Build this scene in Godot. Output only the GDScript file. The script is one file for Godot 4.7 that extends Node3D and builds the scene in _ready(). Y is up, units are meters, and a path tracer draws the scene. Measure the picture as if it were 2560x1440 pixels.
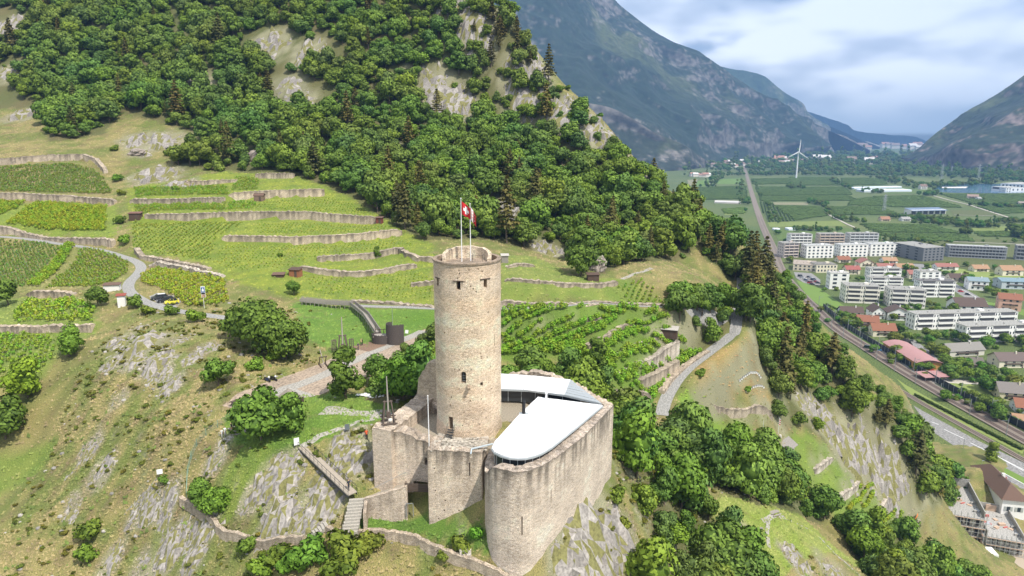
extends Node3D
# A castle on its rock above a wide valley: keep, curtain walls, vineyard terraces, wooded mountainside, town, orchards and far mountains.
# y is up, metres; the castle courtyard lies at y = 0, the valley floor at y = -126.

const FLOOR_Y := -126.0
var used := {}
var mats := {}
var tex := {}

class Build:
	# collects flat or smooth shaded triangles; corners are given counter-clockwise as seen from outside
	var v := PackedVector3Array()
	var n := PackedVector3Array()
	var c := PackedColorArray()
	var uv := PackedVector2Array()
	var ix := PackedInt32Array()
	var tint := Color(1, 1, 1)
	var with_uv := false
	func tri(a: Vector3, b: Vector3, d: Vector3) -> void:
		var k := v.size()
		var m := (b - a).cross(d - a).normalized()
		v.append(a); v.append(b); v.append(d)
		n.append(m); n.append(m); n.append(m)
		c.append(tint); c.append(tint); c.append(tint)
		ix.append(k); ix.append(k + 2); ix.append(k + 1)
	func quad(a: Vector3, b: Vector3, d: Vector3, e: Vector3) -> void:
		var k := v.size()
		var m := (d - a).cross(e - b).normalized()
		v.append(a); v.append(b); v.append(d); v.append(e)
		for i in 4:
			n.append(m); c.append(tint)
		if with_uv:
			uv.append(Vector2(0, 1)); uv.append(Vector2(1, 1)); uv.append(Vector2(1, 0)); uv.append(Vector2(0, 0))
		ix.append(k); ix.append(k + 2); ix.append(k + 1)
		ix.append(k); ix.append(k + 3); ix.append(k + 2)
	func vert(p: Vector3, m: Vector3, t: Color) -> int:
		v.append(p); n.append(m); c.append(t)
		return v.size() - 1
	func face(a: int, b: int, d: int) -> void:
		ix.append(a); ix.append(d); ix.append(b)
	func box(t: Transform3D, s: Vector3) -> void:
		# t places the middle of the box
		var h := s * 0.5
		var p: Array[Vector3] = []
		for y in [-h.y, h.y]:
			p.append(t * Vector3(-h.x, y, h.z)); p.append(t * Vector3(h.x, y, h.z)); p.append(t * Vector3(h.x, y, -h.z)); p.append(t * Vector3(-h.x, y, -h.z))
		quad(p[4], p[5], p[6], p[7]); quad(p[3], p[2], p[1], p[0])
		for i in 4:
			var j := (i + 1) % 4
			quad(p[i], p[j], p[j + 4], p[i + 4])
	func block(at: Vector3, s: Vector3, yaw := 0.0) -> void:
		# at is the middle of the box's underside
		box(Transform3D(Basis(Vector3.UP, yaw), at + Vector3(0, s.y * 0.5, 0)), s)
	func beam(a: Vector3, b: Vector3, w: float, h: float) -> void:
		var d := b - a
		if d.length() < 0.001:
			return
		var z := d.normalized()
		var x := Vector3.UP.cross(z) if absf(z.y) < 0.98 else Vector3.RIGHT
		x = x.normalized()
		box(Transform3D(Basis(x, z.cross(x), z), (a + b) * 0.5), Vector3(w, h, d.length()))
	func tube(a: Vector3, b: Vector3, r0: float, r1: float, k := 8, caps := true) -> void:
		var z := (b - a).normalized()
		var x := (Vector3.UP.cross(z) if absf(z.y) < 0.9 else Vector3.RIGHT.cross(z)).normalized()
		var y := z.cross(x)
		var first := v.size()
		for i in k + 1:
			var t := TAU * i / k
			var o := x * cos(t) + y * sin(t)
			vert(a + o * r0, o, tint); vert(b + o * r1, o, tint)
		for i in k:
			var q := first + i * 2
			face(q, q + 2, q + 3); face(q, q + 3, q + 1)
		if caps:
			for i in k:
				var t0 := TAU * i / k
				var t1 := TAU * (i + 1) / k
				var o0 := x * cos(t0) + y * sin(t0)
				var o1 := x * cos(t1) + y * sin(t1)
				tri(b, b + o0 * r1, b + o1 * r1); tri(a, a + o1 * r0, a + o0 * r0)
	func prism(poly: PackedVector2Array, y0: float, y1: float, bottom := true) -> void:
		var p := poly
		if not Geometry2D.is_polygon_clockwise(p):
			p = p.duplicate(); p.reverse()
		for t in _tris(p):
			tri(Vector3(t[0].x, y1, t[0].y), Vector3(t[1].x, y1, t[1].y), Vector3(t[2].x, y1, t[2].y))
			if bottom:
				tri(Vector3(t[0].x, y0, t[0].y), Vector3(t[2].x, y0, t[2].y), Vector3(t[1].x, y0, t[1].y))
		for i in p.size():
			var a := p[i]
			var b := p[(i + 1) % p.size()]
			var mid := (a + b) * 0.5
			var out_ := Vector2((b - a).y, -(b - a).x).normalized() * 0.01
			if Geometry2D.is_point_in_polygon(mid + out_, p):
				var s := a; a = b; b = s
			quad(Vector3(b.x, y0, b.y), Vector3(a.x, y0, a.y), Vector3(a.x, y1, a.y), Vector3(b.x, y1, b.y))
	static func _tris(p: PackedVector2Array) -> Array:
		var out := []
		var q := Geometry2D.triangulate_polygon(p)
		for i in range(0, q.size(), 3):
			var a := p[q[i]]
			var b := p[q[i + 1]]
			var d := p[q[i + 2]]
			# seen from above (x right, z towards the viewer) counter-clockwise means a negative cross product in x, z
			if (b - a).cross(d - a) > 0:
				out.append([a, d, b])
			else:
				out.append([a, b, d])
		return out
	func sheet(poly: PackedVector2Array, y: float) -> void:
		for t in _tris(poly):
			tri(Vector3(t[0].x, y, t[0].y), Vector3(t[1].x, y, t[1].y), Vector3(t[2].x, y, t[2].y))
	func lathe(profile: PackedVector2Array, k: int, at := Vector3.ZERO) -> void:
		# profile: (radius, height) from the bottom up
		for j in profile.size() - 1:
			var a := profile[j]
			var b := profile[j + 1]
			var m2 := Vector2((b - a).y, -(b - a).x).normalized()
			var first := v.size()
			for i in k + 1:
				var t := TAU * i / k
				var o := Vector3(cos(t), 0, -sin(t))
				var m := (o * m2.x + Vector3.UP * m2.y)
				vert(at + o * a.x + Vector3.UP * a.y, m, tint); vert(at + o * b.x + Vector3.UP * b.y, m, tint)
			for i in k:
				var q := first + i * 2
				face(q, q + 2, q + 3); face(q, q + 3, q + 1)
	func add(o: Build, t: Transform3D) -> void:
		var k := v.size()
		for i in o.v.size():
			v.append(t * o.v[i]); n.append((t.basis * o.n[i]).normalized()); c.append(o.c[i])
		for i in o.ix:
			ix.append(i + k)
	func mesh(m: Material = null) -> ArrayMesh:
		var a := []
		a.resize(Mesh.ARRAY_MAX)
		a[Mesh.ARRAY_VERTEX] = v
		a[Mesh.ARRAY_NORMAL] = n
		a[Mesh.ARRAY_COLOR] = c
		if with_uv and uv.size() == v.size():
			a[Mesh.ARRAY_TEX_UV] = uv
		a[Mesh.ARRAY_INDEX] = ix
		var o := ArrayMesh.new()
		o.add_surface_from_arrays(Mesh.PRIMITIVE_TRIANGLES, a)
		if m:
			o.surface_set_material(0, m)
		return o

func V2(n: Array) -> PackedVector2Array:
	var o := PackedVector2Array()
	for i in range(0, n.size(), 2):
		o.append(Vector2(n[i], n[i + 1]))
	return o

func V3(n: Array) -> PackedVector3Array:
	var o := PackedVector3Array()
	for i in range(0, n.size(), 3):
		o.append(Vector3(n[i], n[i + 1], n[i + 2]))
	return o

func numbered(called: String) -> String:
	if not used.has(called):
		used[called] = 0
		return called
	used[called] += 1
	return "%s_%03d" % [called, used[called]]

func tag(o: Node3D, label: String, category: String, group := "") -> Node3D:
	o.set_meta("label", label); o.set_meta("category", category)
	if group:
		o.set_meta("group", group)
	return o

func thing(called: String, label: String, category: String, at := Vector3.ZERO, yaw := 0.0, group := "") -> Node3D:
	var o := Node3D.new()
	o.name = numbered(called)
	add_child(o)
	o.position = at
	o.rotation.y = yaw
	return tag(o, label, category, group)

func part(called: String, b: Variant, m: Material, parent: Node3D, at := Transform3D.IDENTITY) -> MeshInstance3D:
	var o := MeshInstance3D.new()
	o.name = called
	o.mesh = b.mesh(m) if b is Build else b
	if not b is Build and m:
		o.material_override = m
	o.transform = at
	parent.add_child(o, true)
	return o

func solo(called: String, b: Variant, m: Material, label: String, category: String, at := Vector3.ZERO, yaw := 0.0, group := "") -> MeshInstance3D:
	var o := part(numbered(called), b, m, self)
	o.position = at
	o.rotation.y = yaw
	tag(o, label, category, group)
	return o

func structure(called: String, b: Variant, m: Material) -> MeshInstance3D:
	var o := part(numbered(called), b, m, self)
	o.set_meta("kind", "structure")
	return o

func stuff(called: String, mesh: Mesh, places: Array, tints: Array, parent: Node3D = self) -> MultiMeshInstance3D:
	var mm := MultiMesh.new()
	mm.transform_format = MultiMesh.TRANSFORM_3D
	mm.use_colors = tints.size() > 0
	mm.mesh = mesh
	mm.instance_count = places.size()
	for i in places.size():
		mm.set_instance_transform(i, places[i])
		if tints.size() > 0:
			mm.set_instance_color(i, tints[i])
	var o := MultiMeshInstance3D.new()
	o.name = numbered(called) if parent == self else called
	o.multimesh = mm
	o.set_meta("kind", "stuff")
	parent.add_child(o, true)
	return o

func copy(o: Node3D, at: Vector3, yaw: float, label := "", scale_ := Vector3.ONE) -> Node3D:
	var r: Node3D = o.duplicate()
	var base := String(o.name)
	if base.length() > 4 and base.substr(base.length() - 4, 1) == "_" and base.substr(base.length() - 3).is_valid_int():
		base = base.substr(0, base.length() - 4)
	r.name = numbered(base)
	add_child(r)
	r.position = at
	r.rotation.y = yaw
	r.scale = scale_
	if label:
		r.set_meta("label", label)
	return r

func noise(seed_: int, freq: float, octaves := 4, kind := FastNoiseLite.TYPE_SIMPLEX_SMOOTH) -> FastNoiseLite:
	var q := FastNoiseLite.new()
	q.seed = seed_
	q.frequency = freq
	q.noise_type = kind
	q.fractal_octaves = octaves
	q.fractal_type = FastNoiseLite.FRACTAL_FBM if octaves > 1 else FastNoiseLite.FRACTAL_NONE
	return q

func noise_texture(key: String, q: FastNoiseLite, stops: Array, colors: Array, side := 512) -> NoiseTexture2D:
	if tex.has(key):
		return tex[key]
	var t := NoiseTexture2D.new()
	t.width = side
	t.height = side
	t.seamless = true
	t.noise = q
	if stops.size():
		var r := Gradient.new()
		r.offsets = PackedFloat32Array(stops)
		r.colors = PackedColorArray(colors)
		t.color_ramp = r
	tex[key] = t
	return t

func mat(key: String, color: Color, rough := 0.85, metal := 0.0) -> StandardMaterial3D:
	# color is the linear, real-world base colour
	if mats.has(key):
		return mats[key]
	var m := StandardMaterial3D.new()
	m.resource_name = key
	m.albedo_color = color.linear_to_srgb()
	m.roughness = rough
	m.metallic = metal
	mats[key] = m
	return m

func grained(key: String, color: Color, grain: String, metres: float, rough := 0.9, relief := 0.0, vertex := false) -> StandardMaterial3D:
	# a surface with a triplanar grain; the grain textures run from dark to white
	if mats.has(key):
		return mats[key]
	var m := mat(key, color, rough)
	m.vertex_color_use_as_albedo = vertex
	m.albedo_texture = tex[grain]
	m.uv1_triplanar = true
	m.uv1_world_triplanar = true
	m.uv1_scale = Vector3.ONE / metres
	if relief > 0.0:
		m.heightmap_enabled = true
		m.heightmap_texture = tex[grain]
		m.heightmap_scale = relief
	return m

func _ready() -> void:
	# --- camera, sky, sun, exposure, haze
	var cam := Camera3D.new()
	cam.name = "camera"
	cam.fov = 45.2
	cam.near = 1.0
	cam.far = 60000.0
	cam.position = Vector3(0, 49, 0)
	cam.rotation_degrees = Vector3(-12.55, 0, 0)
	add_child(cam)
	cam.current = true
	var world := WorldEnvironment.new()
	world.name = "world"
	var e := Environment.new()
	e.background_mode = Environment.BG_SKY
	e.tonemap_mode = Environment.TONE_MAPPER_LINEAR
	e.tonemap_exposure = 1.24
	e.background_energy_multiplier = 0.52
	e.sdfgi_enabled = true
	e.ssao_enabled = true
	e.ssil_enabled = true
	e.fog_enabled = true
	e.fog_density = 0.00008
	e.fog_light_color = Color(0.57, 0.76, 1.0)
	e.sky = Sky.new()
	e.sky.sky_material = sky_material()
	world.environment = e
	add_child(world)
	var sun := DirectionalLight3D.new()
	sun.name = "sun"
	sun.light_energy = 1.6
	sun.light_angular_distance = 0.5
	sun.light_color = Color(1.0, 0.975, 0.935)
	sun.shadow_enabled = true
	add_child(sun)
	sun.look_at_from_position(Vector3(0.80, 1.75, 0.92), Vector3.ZERO, Vector3.UP)
	# --- the place
	textures()
	survey_ground()
	build_terrain()
	far_mountains()
	valley_floor()
	castle()
	castle_yard()
	vineyards()
	forest()
	ground_cover()
	town()
	railway()
	plain()

func sky_material() -> PanoramaSkyMaterial:
	# air and drifting cumulus, computed by direction: the same weather all round
	var w := 2048
	var h := 1024
	var big := noise(11, 0.9, 5)
	var fine := noise(12, 2.6, 5)
	var shade := noise(13, 1.4, 4)
	var data := PackedFloat32Array()
	data.resize(w * h * 3)
	for y in h:
		var el := (0.5 - (y + 0.5) / h) * PI
		var up := sin(el)
		var low := el < -0.02
		for x in w:
			var k := (y * w + x) * 3
			if low:
				data[k] = 0.36; data[k + 1] = 0.40; data[k + 2] = 0.44
				continue
			var az := ((x + 0.5) / w - 0.5) * TAU
			# heaped clouds, flatter than wide
			var p := Vector3(sin(az) * cos(el), up * 2.3, -cos(az) * cos(el)) * 2.3 + Vector3(19.3, 0, 38.7)
			var a := big.get_noise_3d(p.x, p.y, p.z) + 0.6 * fine.get_noise_3d(p.x, p.y * 1.3, p.z)
			var cover := smoothstep(-0.2, 0.15, a + 0.1)
			cover *= smoothstep(-0.01, 0.09, el)
			var t := pow(clampf(1.0 - up, 0.0, 1.0), 3.0)
			var air := Color(0.13, 0.27, 0.56).lerp(Color(0.95, 1.15, 1.4), t)
			var b := shade.get_noise_3d(p.x, p.y * 1.5 + 3.0, p.z)
			var cloud := Color(1.35, 1.45, 1.6).lerp(Color(3.0, 3.0, 2.95), smoothstep(-0.3, 0.35, b + a * 0.6))
			var o := air.lerp(cloud, cover * 0.93)
			data[k] = o.r; data[k + 1] = o.g; data[k + 2] = o.b
	var img := Image.create_from_data(w, h, false, Image.FORMAT_RGBF, data.to_byte_array())
	var m := PanoramaSkyMaterial.new()
	m.panorama = ImageTexture.create_from_image(img)
	return m

func textures() -> void:
	var q := noise(3, 0.02, 5)
	noise_texture("grain", q, [0.0, 0.35, 0.65, 1.0], [Color(0.55, 0.55, 0.55), Color(0.78, 0.78, 0.77), Color(0.9, 0.9, 0.88), Color(1, 1, 1)])
	noise_texture("stain", noise(4, 0.008, 5), [0.2, 0.45, 0.7], [Color(0.8, 0.8, 0.79), Color(0.95, 0.95, 0.95), Color(1, 1, 1)])
	q = noise(5, 0.035, 5)
	noise_texture("turf", q, [0.15, 0.4, 0.6, 0.85], [Color(0.5, 0.55, 0.45), Color(0.72, 0.78, 0.66), Color(0.92, 0.94, 0.82), Color(1, 0.97, 0.88)])
	q = noise(7, 0.03, 4, FastNoiseLite.TYPE_CELLULAR)
	q.cellular_return_type = FastNoiseLite.RETURN_CELL_VALUE
	q.cellular_jitter = 0.9
	q.domain_warp_enabled = true
	q.domain_warp_amplitude = 8.0
	q.domain_warp_frequency = 0.05
	q.fractal_octaves = 1
	q.fractal_type = FastNoiseLite.FRACTAL_NONE
	noise_texture("stones", q, [0.0, 0.25, 0.5, 0.75, 1.0], [Color(0.74, 0.7, 0.66), Color(0.98, 0.94, 0.88), Color(0.88, 0.85, 0.81), Color(1.0, 0.98, 0.95), Color(0.82, 0.79, 0.77)], 1024)
	var j: FastNoiseLite = q.duplicate()
	j.cellular_return_type = FastNoiseLite.RETURN_DISTANCE2_SUB
	noise_texture("joints", j, [0.0, 0.12, 0.3, 1.0], [Color(0.62, 0.6, 0.57), Color(0.78, 0.77, 0.75), Color(1, 1, 1), Color(1, 1, 1)], 1024)
	q = noise(9, 0.012, 5)
	q.fractal_type = FastNoiseLite.FRACTAL_RIDGED
	noise_texture("rock", q, [0.0, 0.4, 0.7, 1.0], [Color(0.34, 0.32, 0.31), Color(0.68, 0.66, 0.64), Color(0.88, 0.86, 0.84), Color(1, 1, 1)])

func masonry(key: String, color: Color, metres := 7.0) -> StandardMaterial3D:
	# rubble masonry: stones flatter than wide, joints sunk
	if mats.has(key):
		return mats[key]
	var m := grained(key, color, "stones", metres, 0.95, 0.0, true)
	m.uv1_scale = Vector3(1.0, 1.9, 1.0) / metres
	m.detail_enabled = true
	m.detail_blend_mode = BaseMaterial3D.BLEND_MODE_MUL
	m.detail_albedo = tex["joints"]
	m.heightmap_enabled = true
	m.heightmap_texture = tex["joints"]
	m.heightmap_scale = 6.0
	return m

# ---------------------------------------------------------------- the ground
var pts := PackedVector3Array()
var wt := PackedFloat64Array()
var coarse := PackedFloat32Array()
const CX := -472.0
const CZ := -728.0
const CS := 8.0
const CNX := 104
const CNZ := 88
var walls: Array = []      # terrace walls: [points, height, reach]
var roads: Array = []      # [points, heights, half width]
var rough_noise := noise(21, 0.09, 4)
var rock_noise := noise(22, 0.16, 3, FastNoiseLite.TYPE_CELLULAR)
var patch_noise := noise(23, 0.035, 4)
var fine_noise := noise(24, 0.25, 3)
var rock_spots: Array = [] # [centre, radius, strength]
var fine := {"x": -100.0, "z": -152.0, "s": 0.8, "nx": 213, "nz": 118, "h": PackedFloat32Array()}
var mid := {"x": -425.0, "z": -620.0, "s": 2.5, "nx": 291, "nz": 229, "h": PackedFloat32Array()}

func survey_ground() -> void:
	# spot heights of the hill, by region; the ground is a smooth surface through them
	pts.append_array(V3([-22.9,-8.9,-103.3,-13.3,-12.5,-98.5,-4.2,-14,-93.4,3,-14.8,-90.6,17.6,-9.3,-111.6,10.9,-13,-99.3,-8,-0.4,-106,0,-0.4,-112,4,-0.5,-104,-16,-0.4,-112,0,-1,-95,-8,-2,-98,6,-4,-98,-17.6,-12.5,-97.4,-7.9,-13.6,-93.3,-16.9,-16,-92.3,-27.3,-10.2,-99.4,-36.1,-4.2,-111.2,-25.5,-7.3,-100.7,-42.5,-5.5,-109.3,-31.5,-2.6,-112.6,-27.7,-1.2,-118.1,-38.5,-9,-104.8,-43.2,-14.5,-101.7,-53.9,-13,-108.6,-29.2,-15.5,-93.6,14,-3,-124,-4,-2,-128,-20,-2,-128,0,-9,-142,22,-11,-128]))
	pts.append_array(V3([-60.4,-3,-120.5,-83,-6,-137.9,-107.3,-10,-148,-109.1,-23,-135.1,-93.8,-30,-112.2,-72.8,-21,-116.1,-76.4,-13,-124.3,-59.6,-24,-103.7,-42.9,-19,-96.6,-96.8,-15,-137.7,-60,-38,-70,-20,-26,-72,0,-22,-78,-100,-42,-70,-140,-36,-110,-160,-20,-140]))
	pts.append_array(V3([-52.6,-1.2,-125.9,-43.1,-1,-125.4,-49.2,-1,-134.1,-37.8,-1.2,-144.6,-37.9,-1.6,-165.4,-32.3,-1.8,-167.8,-39.9,-1.6,-157.3,-38.1,-1,-129.6,-28.3,-1.2,-128,-50.3,-0.6,-182.6,-45.2,-1.4,-163.1,-31.2,-1.6,-186.3,-23.3,-2.6,-160.4,-46.8,-0.6,-148.4]))
	pts.append_array(V3([-94.4,0.6,-160,-76,3,-152,-58.5,2.4,-142,-53.3,0.3,-139,-74.1,2.3,-172,-95.5,2.4,-182,-82.3,0.2,-146,-65.6,-0.7,-138,-116.3,-3.2,-156,-112.4,-2,-165,-94.9,-1.8,-152]))
	pts.append_array(V3([-183.5,14.8,-268,-157.3,2.8,-226,-204.7,24.4,-302,-112.4,11.7,-247,-129.4,22.3,-288,-61.5,3.3,-217,-53,7.5,-238,-59.1,14.8,-268,-125.6,5,-222,-98.3,4.3,-188,-128.2,1.8,-182,-179.5,6.2,-245,-84.3,7.9,-228,-101.5,25.9,-305,-73.4,1.8,-196,-34.2,0.7,-206,-41.1,11,-252,-142.9,11.3,-250,-142.1,0.8,-186]))
	pts.append_array(V3([-20.9,0,-194.6,2.3,-1,-196.6,26.4,-2,-201.5,52.4,-4,-209.4,77.4,-7,-232.5,71.9,-13,-213.6,58.3,-18,-200.4,44.7,-22.5,-182.3,2.3,-8,-188.3,19.4,-8.5,-189.9,38.2,-11,-198.2,50.7,-14,-199.8,35.4,-19.5,-180.6,18.4,-16,-177.4,1.1,-13,-183.7,44.8,-6,-202.5,68.7,-26,-204.7,75.3,-31,-197.4,50.8,-27,-187.5,57.9,-33,-187.1,28.5,-23,-164.3,2.3,3.5,-193.9,25.9,2.5,-198.1,2.5,6,-210.4,22.1,4,-220.1]))
	pts.append_array(V3([86.8,-50,-204.1,102.9,-56,-210.6,116.4,-70,-216.3,133.5,-82,-225.2,152.3,-96,-235,147.5,-66,-243.8,132.7,-50,-248.3,103.4,-46,-220.1,114.5,-58,-223.7,139.4,-76,-240.8,189.3,-112,-283.7,230.1,-118,-317.5,257.3,-123,-344.9,181.9,-72,-289.2,228.9,-108,-314.8,110.4,-38,-260.2,90,-24,-241.1,146.9,-42,-313.5,18.9,-21,-103.8,26.2,-26,-112.4,50.1,-33,-137.7,59.1,-36,-141,62.1,-44,-132.1,82.3,-53,-144.9,38.5,-27.5,-145.4,47.6,-30.5,-144.5,37.1,-33,-121.6,69,-46,-176,88.5,-62,-193.2,109.1,-74,-194.8,137.1,-92,-206.8,178.4,-114,-234,203.7,-124,-245.8,35.7,-27,-158.9,47.4,-33,-181.6,69.2,-44,-194.4,25,-36,-85,50,-48,-90,80,-60,-95,120,-85,-130,160,-118,-170,20,-30,-78]))
	pts.append_array(V3([133.4,-19.4,-325,121.8,-10.5,-335,104.3,2,-345,90,15.1,-355,71,25.6,-365,58.2,40.6,-380,44.3,60.9,-395,27.3,73.4,-408,9.4,93.6,-425,0,110.8,-437,-9.8,126.5,-450,147.6,-42.4,-315,3.2,8,-272,18.5,1.7,-262,71,-3.8,-288,81.6,-10,-265,43.4,26.8,-345,100.5,-6.9,-300,57.9,9.2,-312,105.2,-21.4,-285]))
	pts.append_array(V3([-360.7,141.2,-520,-268.2,138.5,-505,-180.6,135.8,-490,-97.8,133.2,-475,-45.1,130.9,-462,-89,79.9,-422,-155.7,68,-410,-254.5,68.6,-422,-307.4,68.9,-430,-241.4,38.9,-332,-183.7,29.8,-328,-57.5,40,-362,-33.3,22.8,-322,-109.9,31.4,-332,-30.3,79.7,-420,4.5,50.1,-395,-13.5,12,-290,-181.6,46,-365,-101.5,50,-375,-241.2,48,-362]))
	pts.append_array(V3([215,-126,-330,200,-126,-420,140,-100,-480,60,-40,-540,260,-128,-250,250,-128,-480,120,-126,-580,0,60,-600,-100,200,-600,-300,220,-620,-440,200,-600,-440,60,-380,-420,10,-250,-300,0,-180,-460,-10,-150,-300,-60,-70,0,220,-700,-440,300,-700,200,-128,-700,300,-128,-150,230,-128,-100,190,-128,-60,-440,-80,-50,100,-80,-60,230,-127,-260,262,-128,-330,330,-130,-400,330,-130,-60,330,-130,-700]))
	var n := pts.size()
	var rows: Array[PackedFloat64Array] = []
	for i in n + 3:
		var r := PackedFloat64Array()
		r.resize(n + 4)
		rows.append(r)
	for i in n:
		var p := pts[i]
		for j in n:
			var q := pts[j]
			rows[i][j] = sqrt((p.x - q.x) * (p.x - q.x) + (p.z - q.z) * (p.z - q.z) + 64.0)
		rows[i][i] -= 1.5
		rows[i][n] = 1.0; rows[i][n + 1] = p.x; rows[i][n + 2] = p.z
		rows[n][i] = 1.0; rows[n + 1][i] = p.x; rows[n + 2][i] = p.z
		rows[i][n + 3] = p.y
	var m := n + 3
	for k in m:
		var best := k
		for i in range(k + 1, m):
			if absf(rows[i][k]) > absf(rows[best][k]):
				best = i
		var s := rows[k]; rows[k] = rows[best]; rows[best] = s
		var rk := rows[k]
		var d := 1.0 / rk[k]
		for i in range(k + 1, m):
			var f := rows[i][k] * d
			if f == 0.0:
				continue
			var ri := rows[i]
			for j in range(k, m + 1):
				ri[j] -= f * rk[j]
			rows[i] = ri
	wt.resize(m)
	for k in range(m - 1, -1, -1):
		var s := rows[k][m]
		for j in range(k + 1, m):
			s -= rows[k][j] * wt[j]
		wt[k] = s / rows[k][k]
	coarse.resize(CNX * CNZ)
	for b in CNZ:
		for a in CNX:
			var x := CX + a * CS
			var z := CZ + b * CS
			var h := wt[n] + wt[n + 1] * x + wt[n + 2] * z
			for i in n:
				var p := pts[i]
				h += wt[i] * sqrt((p.x - x) * (p.x - x) + (p.z - z) * (p.z - z) + 64.0)
			coarse[b * CNX + a] = h

func base_height(x: float, z: float) -> float:
	# Catmull-Rom between the coarse heights
	var u := clampf((x - CX) / CS, 1.0, CNX - 3.001)
	var w := clampf((z - CZ) / CS, 1.0, CNZ - 3.001)
	var i := int(u)
	var j := int(w)
	u -= i
	w -= j
	var r := PackedFloat32Array([0, 0, 0, 0])
	for k in 4:
		var q := (j + k - 1) * CNX + i
		r[k] = cubic_interpolate(coarse[q], coarse[q + 1], coarse[q - 1], coarse[q + 2], u)
	return cubic_interpolate(r[1], r[2], r[0], r[3], w)

func along(points: PackedVector2Array, p: Vector2) -> Array:
	# [distance, side (positive on the left of the line's direction), share of the way, index, nearest point]
	var best := 1e9
	var out := [1e9, 0.0, 0.0, 0, p]
	for i in points.size() - 1:
		var a := points[i]
		var d := points[i + 1] - a
		var t := clampf((p - a).dot(d) / d.length_squared(), 0.0, 1.0)
		var q := a + d * t
		var l := q.distance_squared_to(p)
		if l < best:
			best = l
			out = [sqrt(l), signf(d.cross(p - a)), t, i, q]
	return out

func add_wall(points: PackedVector2Array, height: float, reach := 9.0) -> void:
	# up-slope side found from the ground itself
	var m := points[points.size() / 2 - 1].lerp(points[points.size() / 2], 0.5)
	var d := (points[points.size() / 2] - points[points.size() / 2 - 1]).normalized().orthogonal() * 4.0
	var up := 1.0 if base_height(m.x + d.x, m.y + d.y) > base_height(m.x - d.x, m.y - d.y) else -1.0
	# orthogonal() turns to the right hand of the screen; the sign is what along() will report on that side
	var side := signf((points[points.size() / 2] - points[points.size() / 2 - 1]).cross(d * up))
	var r := Rect2(points[0], Vector2.ZERO)
	for p in points:
		r = r.expand(p)
	walls.append({"p": points, "h": height, "reach": reach, "up": side, "box": r.grow(reach)})

func add_road(points: PackedVector2Array, width: float) -> PackedVector2Array:
	var c := Curve2D.new()
	for i in points.size():
		var t := (points[mini(i + 1, points.size() - 1)] - points[maxi(i - 1, 0)]) * 0.18
		c.add_point(points[i], -t, t)
	var q := c.tessellate_even_length(4, 3.0)
	var hs := PackedFloat32Array()
	for p in q:
		hs.append(base_height(p.x, p.y))
	for pass_ in 6:
		var o := hs.duplicate()
		for i in range(1, hs.size() - 1):
			hs[i] = (o[i - 1] + o[i] + o[i + 1]) / 3.0
	var r := Rect2(q[0], Vector2.ZERO)
	for p in q:
		r = r.expand(p)
	roads.append({"p": q, "h": hs, "w": width * 0.5, "box": r.grow(width * 0.5 + 7.0)})
	return q

func rockiness(x: float, z: float) -> float:
	var r := 0.0
	for s in rock_spots:
		var d: float = Vector2(x - s[0].x, z - s[0].y).length() / s[1]
		if d < 1.3:
			r = maxf(r, s[2] * (1.0 - smoothstep(0.55, 1.25, d + 0.35 * patch_noise.get_noise_2d(x * 3.0, z * 3.0))))
	return r

func shaped_height(x: float, z: float) -> float:
	var h := base_height(x, z)
	var p := Vector2(x, z)
	var soft := 1.0
	for w in walls:
		if w.box.has_point(p):
			var a := along(w.p, p)
			var reach: float = w.reach
			if a[0] < reach and not ((a[3] == 0 and a[2] == 0.0) or (a[3] == w.p.size() - 2 and a[2] == 1.0)):
				h += a[1] * w.up * w.h * 0.5 * (1.0 - a[0] / reach)
				soft = 0.2
	for r in roads:
		if r.box.has_point(p):
			var a := along(r.p, p)
			var k := 1.0 - smoothstep(r.w + 1.5, r.w + 6.5, a[0])
			if k > 0.0:
				h = lerpf(h, lerpf(r.h[a[3]], r.h[a[3] + 1], a[2]), k)
				soft = minf(soft, 1.0 - k)
	h += (rough_noise.get_noise_2d(x, z) * 0.9 + fine_noise.get_noise_2d(x, z) * 0.22) * soft
	var rk := rockiness(x, z) * soft
	if rk > 0.02:
		h += rk * (0.3 + 1.4 * rock_noise.get_noise_2d(x, z * 0.7 + x * 0.4) + 0.6 * fine_noise.get_noise_2d(x * 1.7, z * 1.7))
	if h < FLOOR_Y - 0.5:
		h = FLOOR_Y - 0.5
	return h

func ground(x: float, z: float) -> float:
	var g: Dictionary = fine if x > fine.x and x < fine.x + (fine.nx - 1) * fine.s and z > fine.z and z < fine.z + (fine.nz - 1) * fine.s else mid
	var u: float = clampf((x - g.x) / g.s, 0.0, g.nx - 1.001)
	var w: float = clampf((z - g.z) / g.s, 0.0, g.nz - 1.001)
	var i := int(u)
	var j := int(w)
	u -= i
	w -= j
	var nx: int = g.nx
	var k := j * nx + i
	var h: PackedFloat32Array = g.h
	# the same diagonal as the mesh
	if u + w < 1.0:
		return maxf(FLOOR_Y, h[k] + (h[k + 1] - h[k]) * u + (h[k + nx] - h[k]) * w)
	return maxf(FLOOR_Y, h[k + nx + 1] + (h[k + nx] - h[k + nx + 1]) * (1.0 - u) + (h[k + 1] - h[k + nx + 1]) * (1.0 - w))

func at(p: Vector2, lift := 0.0) -> Vector3:
	return Vector3(p.x, ground(p.x, p.y) + lift, p.y)

func slope_normal(x: float, z: float, s: float) -> Vector3:
	return Vector3(ground(x - s, z) - ground(x + s, z), 2.0 * s, ground(x, z - s) - ground(x, z + s)).normalized()

var forest_floor: Array = [] # polygons under trees
func inside_any(polys: Array, p: Vector2) -> bool:
	for q in polys:
		if q.box.has_point(p) and Geometry2D.is_point_in_polygon(p, q.p):
			return true
	return false

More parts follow.
